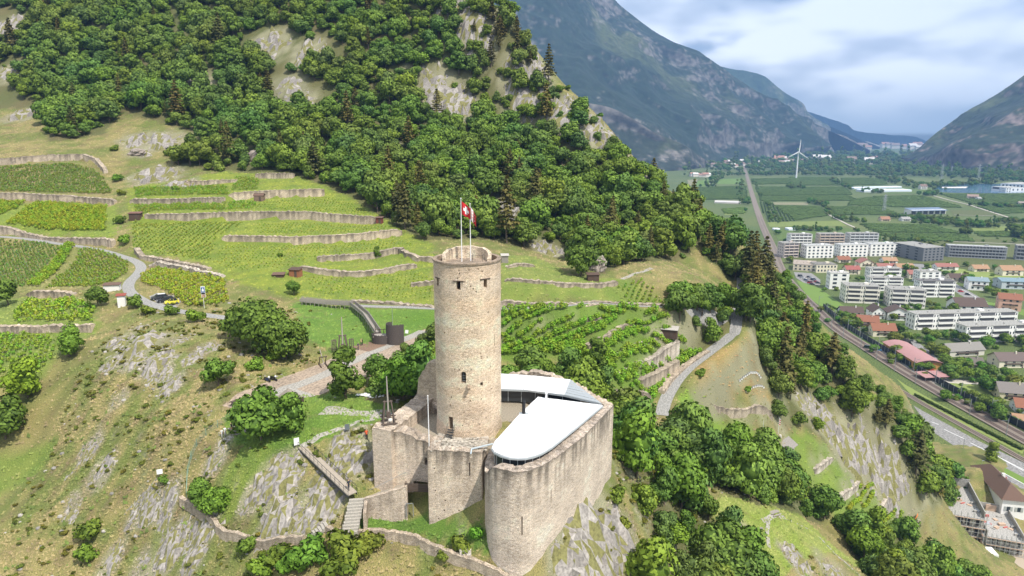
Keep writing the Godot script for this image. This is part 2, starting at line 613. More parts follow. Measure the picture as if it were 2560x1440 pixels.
func region(points: Variant) -> Dictionary:
	var q := PackedVector2Array(points)
	var r := Rect2(q[0], Vector2.ZERO)
	for p in q:
		r = r.expand(p)
	return {"p": q, "box": r}

func ground_color(x: float, z: float, nrm: Vector3) -> Color:
	var straw := Color(0.29, 0.235, 0.115)
	var green := Color(0.15, 0.17, 0.05)
	var earth := Color(0.175, 0.125, 0.08)
	var rock := Color(0.34, 0.30, 0.25)
	var a := patch_noise.get_noise_2d(x, z)
	var b := fine_noise.get_noise_2d(x * 0.8, z * 0.8)
	var o := straw.lerp(green, clampf(0.45 + a * 1.5 + b * 1.3, 0.0, 1.0))
	o = o.lerp(earth, clampf(rough_noise.get_noise_2d(x * 2.0 + 50.0, z * 2.0) * 1.5 - 0.1, 0.0, 0.7))
	var rk := rockiness(x, z)
	rk = maxf(rk, smoothstep(0.42, 0.75, 1.0 - nrm.y + b * 0.25))
	rk = clampf(rk * 1.3 + fine_noise.get_noise_2d(x * 1.3 + 9.0, z * 1.3) * 0.6 * (1.0 if rk > 0.1 else 0.0), 0.0, 1.0)
	for q in lush:
		if q.box.has_point(Vector2(x, z)) and Geometry2D.is_point_in_polygon(Vector2(x, z), q.p):
			o = (q.b as Color).lerp(q.a, clampf(0.5 + 1.1 * b + 0.9 * patch_noise.get_noise_2d(x * 2.3, z * 2.3), 0.0, 1.0))
			o = o.lerp(earth, clampf(rough_noise.get_noise_2d(x * 2.6, z * 2.6 + 70.0) * 1.2 - 0.35, 0.0, 0.5))
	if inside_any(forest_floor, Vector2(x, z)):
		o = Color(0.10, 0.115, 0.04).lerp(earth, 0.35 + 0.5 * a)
	o = o.lerp(rock * (0.85 + 0.3 * b), rk)
	return o

func grid_mesh(g: Dictionary, hole: Rect2, skirt: bool) -> Build:
	var b := Build.new()
	var nx: int = g.nx
	var nz: int = g.nz
	var s: float = g.s
	var keep := PackedInt32Array()
	keep.resize(nx * nz)
	keep.fill(-1)
	for j in nz:
		for i in nx:
			var x: float = g.x + i * s
			var z: float = g.z + j * s
			if hole.size.x > 0.0 and hole.grow(-s * 1.01).has_point(Vector2(x, z)):
				continue
			var h: PackedFloat32Array = g.h
			var k := j * nx + i
			var nrm := Vector3(h[k - (1 if i > 0 else 0)] - h[k + (1 if i < nx - 1 else 0)], 2.0 * s, h[k - (nx if j > 0 else 0)] - h[k + (nx if j < nz - 1 else 0)]).normalized()
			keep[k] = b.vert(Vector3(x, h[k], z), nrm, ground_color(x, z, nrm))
	for j in nz - 1:
		for i in nx - 1:
			var k := j * nx + i
			var p := keep[k]
			var q := keep[k + 1]
			var r := keep[k + nx]
			var t := keep[k + nx + 1]
			if p < 0 or q < 0 or r < 0 or t < 0:
				continue
			b.face(p, r, q); b.face(q, r, t)
	if skirt:
		var edge: Array[int] = []
		for i in nx: edge.append(keep[i])
		for j in range(1, nz): edge.append(keep[j * nx + nx - 1])
		for i in range(nx - 2, -1, -1): edge.append(keep[(nz - 1) * nx + i])
		for j in range(nz - 2, -1, -1): edge.append(keep[j * nx])
		for i in edge.size() - 1:
			var p := edge[i]
			var q := edge[i + 1]
			var lo := b.vert(b.v[p] - Vector3(0, 3, 0), b.n[p], b.c[p])
			var lo2 := b.vert(b.v[q] - Vector3(0, 3, 0), b.n[q], b.c[q])
			b.face(p, q, lo2); b.face(p, lo2, lo)
	return b

func drape(called: String, poly: PackedVector2Array, m: Material, lift := 0.05, color := Color(1, 1, 1)) -> Build:
	# a sheet cut out of the ground along a polygon, lying on it triangle by triangle
	var b := Build.new()
	var vary := noise(31, 0.12, 3)
	var r := Rect2(poly[0], Vector2.ZERO)
	for p in poly:
		r = r.expand(p)
	var frect := Rect2(fine.x, fine.z, (fine.nx - 1) * fine.s, (fine.nz - 1) * fine.s)
	for g in [fine, mid]:
		var nx: int = g.nx
		var h: PackedFloat32Array = g.h
		for j in range(maxi(0, int((r.position.y - g.z) / g.s)), mini(g.nz - 1, int((r.end.y - g.z) / g.s) + 1)):
			for i in range(maxi(0, int((r.position.x - g.x) / g.s)), mini(nx - 1, int((r.end.x - g.x) / g.s) + 1)):
				var x: float = g.x + i * g.s
				var z: float = g.z + j * g.s
				if g == mid and frect.has_point(Vector2(x, z)) and frect.has_point(Vector2(x + g.s, z + g.s)):
					continue
				var k := j * nx + i
				var c := [Vector3(x, h[k], z), Vector3(x + g.s, h[k + 1], z), Vector3(x, h[k + nx], z + g.s), Vector3(x + g.s, h[k + nx + 1], z + g.s)]
				for t in [[c[0], c[2], c[1]], [c[1], c[2], c[3]]]:
					var inn := 0
					for q in t:
						inn += 1 if Geometry2D.is_point_in_polygon(Vector2(q.x, q.z), poly) else 0
					var nrm: Vector3 = (t[1] - t[0]).cross(t[2] - t[0]).normalized()
					if inn == 3:
						var at_: Array[int] = []
						for q in t:
							at_.append(b.vert(q + Vector3(0, lift, 0), nrm, color * (1.0 + 0.35 * vary.get_noise_2d(q.x, q.z))))
						b.face(at_[0], at_[1], at_[2])
					else:
						var flat := PackedVector2Array([Vector2(t[0].x, t[0].z), Vector2(t[1].x, t[1].z), Vector2(t[2].x, t[2].z)])
						for piece in Geometry2D.intersect_polygons(flat, poly):
							for tt in Build._tris(piece):
								var at2: Array[int] = []
								for q in tt:
									var y: float = t[0].y - (nrm.x * (q.x - t[0].x) + nrm.z * (q.y - t[0].z)) / nrm.y
									at2.append(b.vert(Vector3(q.x, y + lift, q.y), nrm, color * (1.0 + 0.35 * vary.get_noise_2d(q.x, q.y))))
								b.face(at2[0], at2[1], at2[2])
	if b.v.size() and called:
		structure(called, b, m)
	return b

func ribbon(points: PackedVector2Array, width: float) -> PackedVector2Array:
	var l := PackedVector2Array()
	var r := PackedVector2Array()
	for i in points.size():
		var d := (points[mini(i + 1, points.size() - 1)] - points[maxi(i - 1, 0)]).normalized().orthogonal() * width * 0.5
		l.append(points[i] + d); r.append(points[i] - d)
	r.reverse()
	l.append_array(r)
	return l

func build_terrain() -> void:
	# where rock comes through: [centre, radius, strength]
	rock_spots.append_array([
		[Vector2(-85.7, -153.6), 6, 0.9], [Vector2(-94.4, -160), 3.5, 0.8], [Vector2(-77.6, -144.5), 4.5, 0.9], [Vector2(-71.2, -137), 3, 0.8], [Vector2(-76.1, -152.3), 2.5, 0.7], [Vector2(-67.9, -147.9), 3, 0.7], [Vector2(-93.8, -167.2), 2.5, 0.7], [Vector2(-74.7, -141.1), 2.5, 0.8], [Vector2(-69.9, -144.2), 2.5, 0.7], [Vector2(-91, -150.1), 2.5, 0.6], [Vector2(-84.5, -147.5), 3, 0.7], [Vector2(-86, -131.4), 3, 0.6], [Vector2(-83, -137.9), 2.5, 0.5], [Vector2(-80.4, -123.9), 3.5, 0.7], [Vector2(-61.2, -112), 3, 0.8], [Vector2(-65.6, -113.2), 2.5, 0.7], [Vector2(-69, -113.5), 2, 0.6], [Vector2(-84.9, -121.3), 2.5, 0.5], [Vector2(-58.4, -104.9), 3.4, 0.8], [Vector2(-63.8, -105.3), 2.6, 0.7], [Vector2(-52.9, -101.8), 2.6, 0.7], [Vector2(-57, -106.8), 2.2, 0.7], [Vector2(-51.8, -115.4), 2, 0.5], [Vector2(-52.5, -113), 2.5, 0.6], [Vector2(-70.8, -109.2), 3, 0.6], [Vector2(-52.1, -105.6), 3, 0.7]])
	rock_spots.append_array([
		[Vector2(-39.8, -106.9), 4, 1], [Vector2(-42.8, -105.5), 3, 0.9], [Vector2(-37.5, -101.1), 4, 0.9], [Vector2(-33.4, -100.4), 3, 0.8], [Vector2(-30.4, -103.2), 3.8, 1], [Vector2(-29, -110.9), 3.2, 0.9], [Vector2(-26.1, -108.4), 4, 1], [Vector2(-28.9, -106.8), 3, 0.9], [Vector2(-37.6, -109.1), 2, 0.7], [Vector2(-28, -112.5), 3, 0.7], [Vector2(12.9, -100.6), 7, 1], [Vector2(18.8, -103.5), 7, 1], [Vector2(12.4, -95.4), 6, 1], [Vector2(9.6, -92.2), 5, 1], [Vector2(62.1, -134.8), 4, 0.8], [Vector2(48.9, -133.6), 4, 0.4], [Vector2(72.6, -139.5), 5, 0.5]])
	rock_spots.append_array([
		[Vector2(114.9, -228), 12, 1], [Vector2(125.1, -232.4), 11, 1], [Vector2(134, -237), 10, 1], [Vector2(143, -239), 9, 1], [Vector2(108.7, -225), 7, 0.9], [Vector2(101.3, -222.2), 6, 0.8], [Vector2(7, -408), 14, 1], [Vector2(24, -390), 15, 1], [Vector2(2, -417), 10, 1], [Vector2(43, -384), 16, 1], [Vector2(53, -376), 14, 1], [Vector2(66, -372), 10, 1], [Vector2(31, -398), 9, 0.8], [Vector2(-24, -444), 16, 1], [Vector2(-37, -458), 14, 1], [Vector2(-19, -432), 12, 0.9], [Vector2(16, -419), 9, 0.8], [Vector2(12, -427), 8, 0.8]])
	rock_spots.append_array([
		[Vector2(-39, -410), 16, 1], [Vector2(-29, -404), 12, 1], [Vector2(-46, -416), 10, 0.8], [Vector2(-148, -449), 14, 0.8], [Vector2(-123, -438), 12, 0.8], [Vector2(-130, -416), 14, 0.5], [Vector2(-120, -405), 12, 0.6], [Vector2(-193, -364), 10, 0.8], [Vector2(-178, -365), 12, 0.7], [Vector2(-186, -352), 7, 0.8], [Vector2(-166, -327), 13, 0.8], [Vector2(-149, -314), 8, 0.8], [Vector2(-126, -347), 8, 0.9], [Vector2(-277, -405), 12, 0.7], [Vector2(-335, -490), 14, 0.7], [Vector2(-313, -452), 10, 0.6], [Vector2(-56, -424), 9, 0.5], [Vector2(0, -300), 12, 0.9], [Vector2(-5, -314), 8, 0.8], [Vector2(14, -271), 7, 1], [Vector2(-15, -334), 9, 0.6], [Vector2(-33, -345), 9, 0.4], [Vector2(-58, -377), 9, 0.5], [Vector2(364, -1003), 9, 0.8], [Vector2(387, -1207), 8, 0.6], [Vector2(486, -2011), 8, 0.7], [Vector2(77, -375), 7, 0.8], [Vector2(-182, -425), 10, 0.5], [Vector2(-43, -297), 5, 0.4]])
	site_plan()
	for g in [fine, mid]:
		var h: PackedFloat32Array = g.h
		h.resize(g.nx * g.nz)
		for j in g.nz:
			for i in g.nx:
				h[j * g.nx + i] = shaped_height(g.x + i * g.s, g.z + j * g.s)
		g.h = h
	var frect := Rect2(fine.x, fine.z, (fine.nx - 1) * fine.s, (fine.nz - 1) * fine.s)
	var earth := grained("hillside", Color(1.25, 1.25, 1.25), "turf", 4.0, 0.95, 10.0, true)
	structure("hillside", grid_mesh(mid, frect, false), earth)
	structure("castle_hill", grid_mesh(fine, Rect2(), true), earth)
	var rock := grained("cliff_rock", Color(1.15, 1.15, 1.15), "grain", 7.0, 0.95, 25.0, true)
	for i in rock_spots.size():
		structure("rock_outcrop", outcrop(rock_spots[i], i), rock)

func outcrop(s: Array, k: int) -> Build:
	# bedrock breaking through the turf: tilted slabs and cracks that sink back into the slope at the rim
	var b := Build.new()
	var c: Vector2 = s[0]
	var rad: float = s[1]
	var n := 22 if rad > 7.0 else 15
	var step := rad * 2.7 / n
	var cell := noise(900 + k, 1.5 / rad, 2, FastNoiseLite.TYPE_CELLULAR)
	cell.cellular_return_type = FastNoiseLite.RETURN_CELL_VALUE
	var edge := noise(950 + k, 1.6 / rad, 4)
	var small := noise(990 + k, 4.5 / rad, 3)
	var p := PackedVector3Array()
	var dip := Vector2.from_angle(k * 2.4)
	for j in n + 1:
		for i in n + 1:
			var q := c + Vector2(i - n * 0.5, j - n * 0.5) * step
			q += Vector2(small.get_noise_2d(q.x, q.y), small.get_noise_2d(q.y, q.x)) * step * 0.8
			var d := (q - c).length() / rad + 0.65 * edge.get_noise_2d(q.x, q.y)
			var e := 1.0 - smoothstep(0.3, 1.05, d)
			var h := cell.get_noise_2d(q.x, q.y * 0.8) * 0.2 + edge.get_noise_2d(q.x * 2.0, q.y * 2.0) * 0.2 + small.get_noise_2d(q.x, q.y) * 0.03 + dip.dot(q - c) / rad * 0.05
			var up: float = rad * ((e * s[2]) * 0.32 - 0.16 + h * (0.25 + 0.75 * e))
			p.append(Vector3(q.x, base_height(q.x, q.y) + minf(up, 3.2), q.y))
	for j in n:
		for i in n:
			var a := j * (n + 1) + i
			for t in [[a, a + n + 1, a + 1], [a + 1, a + n + 1, a + n + 2]]:
				var m: Vector3 = (p[t[0]] + p[t[1]] + p[t[2]]) / 3.0
				if m.y < ground(m.x, m.z) - 0.9:
					continue
				var g := clampf(0.5 + 0.9 * edge.get_noise_2d(m.x * 2.6, m.z * 2.6 + m.y) + 0.5 * small.get_noise_2d(m.x, m.y + m.z), 0.0, 1.0)
				b.tint = Color(0.22, 0.2, 0.185).lerp(Color(0.45, 0.415, 0.395), clampf(g + 0.3 * cell.get_noise_2d(m.x, m.z * 0.8), 0.0, 1.0))
				if edge.get_noise_2d(m.x * 1.7 + 40.0, m.z * 1.7) > 0.07:
					b.tint = Color(0.24, 0.23, 0.09)
				b.tri(p[t[0]], p[t[1]], p[t[2]])
	return b

var bare: Array = []
func seen_from_photo(p: Vector3) -> float:
	# metres ahead of the photograph's standpoint, or 0 outside its view
	var q := p - Vector3(0, 49, 0)
	var ahead := -q.z * 0.976 - q.y * 0.217
	return ahead if ahead > 1.0 and absf(q.x / ahead) < 0.80 and absf((q.y * 0.976 - q.z * 0.217) / ahead) < 0.48 else 0.0

func ground_cover() -> void:
	# tufts of grass, herbs and low scrub over the open slopes
	var r := RandomNumberGenerator.new()
	r.seed = 55
	var tufts := []
	for k in 3:
		var b := Build.new()
		for i in 6:
			# a leaning pointed clump, closed on all sides
			var g := r.randf_range(0.75, 1.25)
			b.tint = Color(g, g, g)
			var t := r.randf() * TAU
			var foot := Vector3(cos(t), 0, sin(t)) * r.randf_range(0.0, 0.38)
			var tip := foot * 1.5 + Vector3(r.randf_range(-0.1, 0.1), r.randf_range(0.16, 0.45), r.randf_range(-0.1, 0.1))
			var w := r.randf_range(0.1, 0.24)
			var c := [foot + Vector3(-w, 0, w * 0.6), foot + Vector3(w, 0, w * 0.6), foot + Vector3(0, 0, -w)]
			for e in 3:
				b.tri(c[e], c[(e + 1) % 3], tip)
				for v in range(b.n.size() - 3, b.n.size()):
					b.n[v] = (b.n[v] * 0.5 + Vector3.UP).normalized()
		var m := mat("grass_blades", Color(1, 1, 1), 0.9)
		m.vertex_color_use_as_albedo = true
		tufts.append(b.mesh(m))
	var put := [[], [], []]
	var tint := [[], [], []]
	for g in [[fine, 0.6, 0.9], [mid, 1.3, 1.15]]:
		var f: Dictionary = g[0]
		var s: float = g[1]
		for j in int((f.nz - 1) * f.s / s):
			for i in int((f.nx - 1) * f.s / s):
				var x: float = f.x + (i + r.randf()) * s
				var z: float = f.z + (j + r.randf()) * s
				var p2 := Vector2(x, z)
				if f == mid and (z < -420.0 or x < -310.0 or x > 230.0 or Rect2(fine.x, fine.z, (fine.nx - 1) * fine.s, (fine.nz - 1) * fine.s).has_point(p2)):
					continue
				var p := at(p2, -0.04)
				if seen_from_photo(p) == 0.0 or p.y < FLOOR_Y + 0.5 or rockiness(x, z) > 0.6 + r.randf() * 0.4 or inside_any(bare, p2) or (r.randf() < 0.5 and inside_any(forest_floor, p2)):
					continue
				var c := ground_color(x, z, Vector3.UP) * r.randf_range(0.85, 1.3)
				var size: float = g[2] * r.randf_range(0.5, 1.25)
				if r.randf() < (0.02 if f == fine else 0.006):
					c = Color(0.12, 0.17, 0.035) * r.randf_range(0.7, 1.3)
					size *= 1.7
				var k := r.randi() % 3
				put[k].append(Transform3D(Basis(Vector3.UP, r.randf() * TAU).scaled(Vector3(1, r.randf_range(0.6, 1.2), 1) * size), p))
				tint[k].append(Color(c.r * 1.05, c.g * 1.05, c.b))
	var scrub := [[], [], []]
	var scrub_c := [[], [], []]
	var stones := []
	var stone_c := []
	for i in 9000:
		var x := r.randf_range(-100.0, 70.0)
		var z := r.randf_range(-190.0, -58.0)
		var p2 := Vector2(x, z)
		var dry := patch_noise.get_noise_2d(x * 1.7 + 30.0, z * 1.7)
		var stone := r.randf() < 0.32
		var hue := r.randf()
		var yaw := r.randf() * TAU
		var big := pow(r.randf(), 2.5)
		if (dry < -0.05 and r.randf() < 0.75) or inside_any(bare, p2) or inside_any(lush, p2) and r.randf() < 0.93:
			continue
		var p := at(p2)
		if seen_from_photo(p) == 0.0:
			continue
		if stone:
			stones.append(Transform3D(Basis(Vector3.UP, yaw).scaled(Vector3(1, 0.6, 0.8) * (0.15 + 0.75 * big)), p))
			var g := 0.3 + 0.3 * hue
			stone_c.append(Color(g, g * 0.93, g * 0.87))
		else:
			var k := i % 3
			scrub[k].append(Transform3D(Basis(Vector3.UP, yaw).scaled(Vector3(1, 0.7, 1) * (0.16 + 0.3 * big)), p))
			scrub_c[k].append(Color(1.5, 0.85, 0.9).lerp(Color(0.95, 0.85, 0.8), hue) * r.randf_range(0.6, 1.0))
	for k in 3:
		var m: ArrayMesh = tree_kinds["bush%d" % k][0].duplicate()
		m.surface_set_material(0, leaf)
		tag(stuff("dry_scrub", m, scrub[k], scrub_c[k]), "low olive and brown scrub dotted over the dry slopes", "scrub")
	var rk := Build.new()
	blob(rk, Vector3.ZERO, Vector3(0.7, 0.7, 0.7), Color.WHITE)
	var flat := Build.new()
	for i in range(0, rk.ix.size(), 3):
		flat.tri(rk.v[rk.ix[i]], rk.v[rk.ix[i + 2]], rk.v[rk.ix[i + 1]])
	var rm := grained("field_stone", Color(1, 1, 1), "grain", 2.0, 0.95, 0.0, true)
	tag(stuff("field_stones", flat.mesh(rm), stones, stone_c), "loose pale stones lying on the dry slopes", "stones")
	for k in 3:
		tag(stuff("meadow_grass", tufts[k], put[k], tint[k]), "tufts of dry and green grass on the open slopes", "grass")

# ---------------------------------------------------------------- far mountains and the valley floor
func resample(p: PackedVector3Array, n: int) -> PackedVector3Array:
	var c := Curve3D.new()
	for i in p.size():
		var t := (p[mini(i + 1, p.size() - 1)] - p[maxi(i - 1, 0)]) * 0.16
		c.add_point(p[i], -t, t)
	var out := PackedVector3Array()
	var l := c.get_baked_length()
	c.bake_interval = l / 400.0
	l = c.get_baked_length()
	for i in n:
		out.append(c.sample_baked(l * i / (n - 1.0), true))
	return out

func mountain(called: String, foot: PackedVector3Array, crest: PackedVector3Array, nu: int, nv: int, amp: float, seed_: int, forest_c: Color, rock_c: Color, rocky: float) -> void:
	var f := resample(foot, nu)
	var c := resample(crest, nu)
	var ridged := noise(seed_, 1.0, 4)
	ridged.fractal_type = FastNoiseLite.FRACTAL_RIDGED
	ridged.frequency = 0.0011
	ridged.fractal_gain = 0.38
	var small := noise(seed_ + 1, 0.005, 5)
	var big := noise(seed_ + 2, 0.0007, 3)
	var p := PackedVector3Array()
	for j in nv:
		var v := j / (nv - 1.0)
		for i in nu:
			var q := f[i].lerp(c[i], v)
			q.y = lerpf(f[i].y, c[i].y, 0.72 * v + 0.28 * v * v)
			var out_ := (f[i] - c[i])
			out_.y = 0
			out_ = out_.normalized()
			var along_ := i * 1.0 / nu
			var d := ridged.get_noise_3d(q.x, q.y * 0.3, q.z) * amp * 0.75 + small.get_noise_3d(q.x, q.y * 0.5, q.z) * amp * 0.16 + big.get_noise_2d(q.x, q.z) * amp * 0.6
			d *= smoothstep(0.0, 0.16, v) * (1.0 - 0.72 * smoothstep(0.86, 1.0, v))
			q += out_ * d + Vector3.UP * d * 0.35
			p.append(q)
	var b := Build.new()
	for j in nv:
		for i in nu:
			var dx := p[j * nu + mini(i + 1, nu - 1)] - p[j * nu + maxi(i - 1, 0)]
			var dy := p[mini(j + 1, nv - 1) * nu + i] - p[maxi(j - 1, 0) * nu + i]
			var m := dx.cross(dy).normalized()
			var q := p[j * nu + i]
			var s := small.get_noise_3d(q.x * 0.6, q.y * 1.6, q.z * 0.6)
			var tex2 := small.get_noise_3d(q.x * 4.0, q.y * 4.0, q.z * 4.0)
			var rk := 0.85 * smoothstep(0.25, 0.85, 1.0 - m.y + s * 0.5 + tex2 * 0.45 + big.get_noise_2d(q.z, q.x) * 0.5 + rocky - 0.12)
			var meadow := smoothstep(0.1, 0.4, big.get_noise_2d(q.x * 2.0, q.z * 2.0 + q.y) + 0.1 * s)
			var col := forest_c.lerp(Color(0.13, 0.15, 0.05), meadow * 0.6 * smoothstep(0.25, 0.8, j * 1.0 / nv)).lerp(rock_c * (0.9 + 0.5 * s + 0.4 * tex2), rk) * (1.0 + 0.5 * tex2)
			b.vert(q, m, col)
	for j in nv - 1:
		for i in nu - 1:
			var k := j * nu + i
			b.face(k, k + 1, k + nu + 1); b.face(k, k + nu + 1, k + nu)
	# the side turned away, so that it is a body
	var first := b.v.size()
	for i in nu:
		var q := p[(nv - 1) * nu + i]
		b.vert(q, Vector3.UP, forest_c)
		var back := (c[i] - f[i])
		back.y = 0
		var r := q + back * 0.8
		r.y = FLOOR_Y - 2.0
		b.vert(r, Vector3.UP, forest_c)
	for i in nu - 1:
		var k := first + i * 2
		b.face(k, k + 2, k + 3); b.face(k, k + 3, k + 1)
	structure(called, b, grained("far_slope", Color(1.2, 1.2, 1.2), "grain", 420.0, 1.0, 0.0, true))

func far_mountains() -> void:
	mountain("mountain", PackedVector3Array(V3([-464.13,-120.89,-2900,233.97,-128,-3416.26,753.84,-128,-3571.57,1115.88,-128,-4080.8,1928.43,-128,-5061.8,2737.06,-128,-6024.29,3528.05,-128,-6947.03])),
		PackedVector3Array(V3([-809.78,2180.37,-5600,-89.93,1789.93,-5700,457.47,1373.74,-5700,827.76,1021.59,-5650,1176,759.33,-5600,1465.65,639.33,-5600,1868.42,398.9,-5700,2254.6,232.93,-5900,2622.79,119.37,-6100,2977.17,-3.14,-6300,3299.81,-105.75,-6500])),
		380, 190, 160.0, 41, Color(0.016, 0.032, 0.016), Color(0.17, 0.155, 0.155), 0.0)
	mountain("rocky_spur", PackedVector3Array(V3([261.71,-128,-3273.76,534.45,-128,-3343.51,799.41,-128,-3416.26,1081.43,-128,-3832.6])),
		PackedVector3Array(V3([234.53,211.16,-3500,503.67,180.76,-3600,730.8,58.91,-3600,922.53,-22.63,-3700,1122.4,-126.73,-3900])),
		140, 90, 80.0, 47, Color(0.025, 0.035, 0.018), Color(0.15, 0.135, 0.13), 0.12)
	mountain("mountain", PackedVector3Array(V3([1620.4,-128,-6798.38,2963.2,-128,-7799.03,4018.67,-128,-8646.43,4766.39,-128,-9142.76])),
		PackedVector3Array(V3([2081.09,865.98,-8200,2366.13,796.75,-8200,2696.37,744.66,-8200,2864.27,688.06,-8200,3116.07,508.37,-8200,3337.56,384.63,-8200,3586.67,210.23,-8400,4535.01,-114.6,-8700])),
		140, 60, 220.0, 53, Color(0.035, 0.06, 0.02), Color(0.26, 0.23, 0.2), -0.1)
	mountain("mountain", PackedVector3Array(V3([4110.15,-128,-10673.12,5258.57,-128,-10673.12,5863,-128,-10673.12,6346.55,-128,-10673.12])),
		PackedVector3Array(V3([4030.91,471.4,-10600,4383.78,373.7,-10600,4641.74,287.16,-10600,4987.16,171.28,-10600,5120.57,95.66,-10600,5618.09,31.48,-10600,6058.57,2.25,-10600,6266.89,-79.78,-10600])),
		120, 40, 200.0, 59, Color(0.05, 0.07, 0.03), Color(0.36, 0.32, 0.26), 0.02)
	mountain("mountain", PackedVector3Array(V3([2417.73,-128,-4424.15,2228.39,-128,-3832.6,2137.79,-128,-3343.51,2210.5,-128,-3021.33,2355.74,-128,-2707.41,2444.6,-128,-2341.17])),
		PackedVector3Array(V3([2453.15,-123.47,-4500,2516.52,-76.78,-4450,2619.98,5.28,-4400,2676.59,111.09,-4350,2760.46,187.72,-4300,2884.33,287.09,-4250,2979.62,383.02,-4200,3385.58,733.86,-4100,3877.13,1057.52,-4000])),
		260, 130, 170.0, 61, Color(0.025, 0.04, 0.018), Color(0.26, 0.2, 0.19), 0.2)

func valley_floor() -> void:
	var b := Build.new()
	var nx := 150
	var nz := 170
	var q := noise(71, 0.004, 4)
	for j in nz:
		for i in nx:
			var z := 260.0 - 11500.0 * pow(j / (nz - 1.0), 1.8)
			var x := -3000.0 + 10500.0 * i / (nx - 1.0)
			var k := q.get_noise_2d(x, z)
			b.vert(Vector3(x, FLOOR_Y, z), Vector3.UP, Color(0.085, 0.125, 0.035).lerp(Color(0.15, 0.17, 0.06), clampf(0.5 + k, 0, 1)))
	for j in nz - 1:
		for i in nx - 1:
			var k := j * nx + i
			b.face(k, k + 1, k + nx + 1); b.face(k, k + nx + 1, k + nx)
	structure("valley_floor", b, grained("meadow_floor", Color(1.2, 1.2, 1.2), "turf", 24.0, 0.95, 0.0, true))

# ---------------------------------------------------------------- the castle
var stain_a := noise(301, 0.35, 3)
var stain_b := noise(302, 0.11, 3)
var ragged_n := noise(303, 0.9, 2)

func stone_tint(p: Vector3, depth: float, base: Color, drip: float) -> Color:
	# weathering: broad mottling, and dark runs of lichen that hang from the wall top
	var o := base * (1.0 + 0.34 * stain_b.get_noise_3d(p.x * 1.3, p.y * 2.0, p.z * 1.3) + 0.22 * stain_a.get_noise_3d(p.x * 2.0, p.y * 4.0, p.z * 2.0))
	var run := smoothstep(0.05, 0.45, stain_a.get_noise_3d(p.x * 3.2, p.y * 0.22, p.z * 3.2) + 0.25) * drip * exp(-depth / 3.6)
	run = maxf(run, drip * 0.75 * exp(-depth / 0.55))
	o = o.lerp(Color(0.17, 0.155, 0.14), clampf(run * 1.15, 0.0, 0.88))
	o.a = 1.0
	return o

func merged(a: PackedFloat32Array, extra: Array) -> PackedFloat32Array:
	for x in extra:
		a.append(x)
	a.sort()
	var o := PackedFloat32Array()
	for x in a:
		if o.is_empty() or x - o[-1] > 0.012:
			o.append(x)
	return o

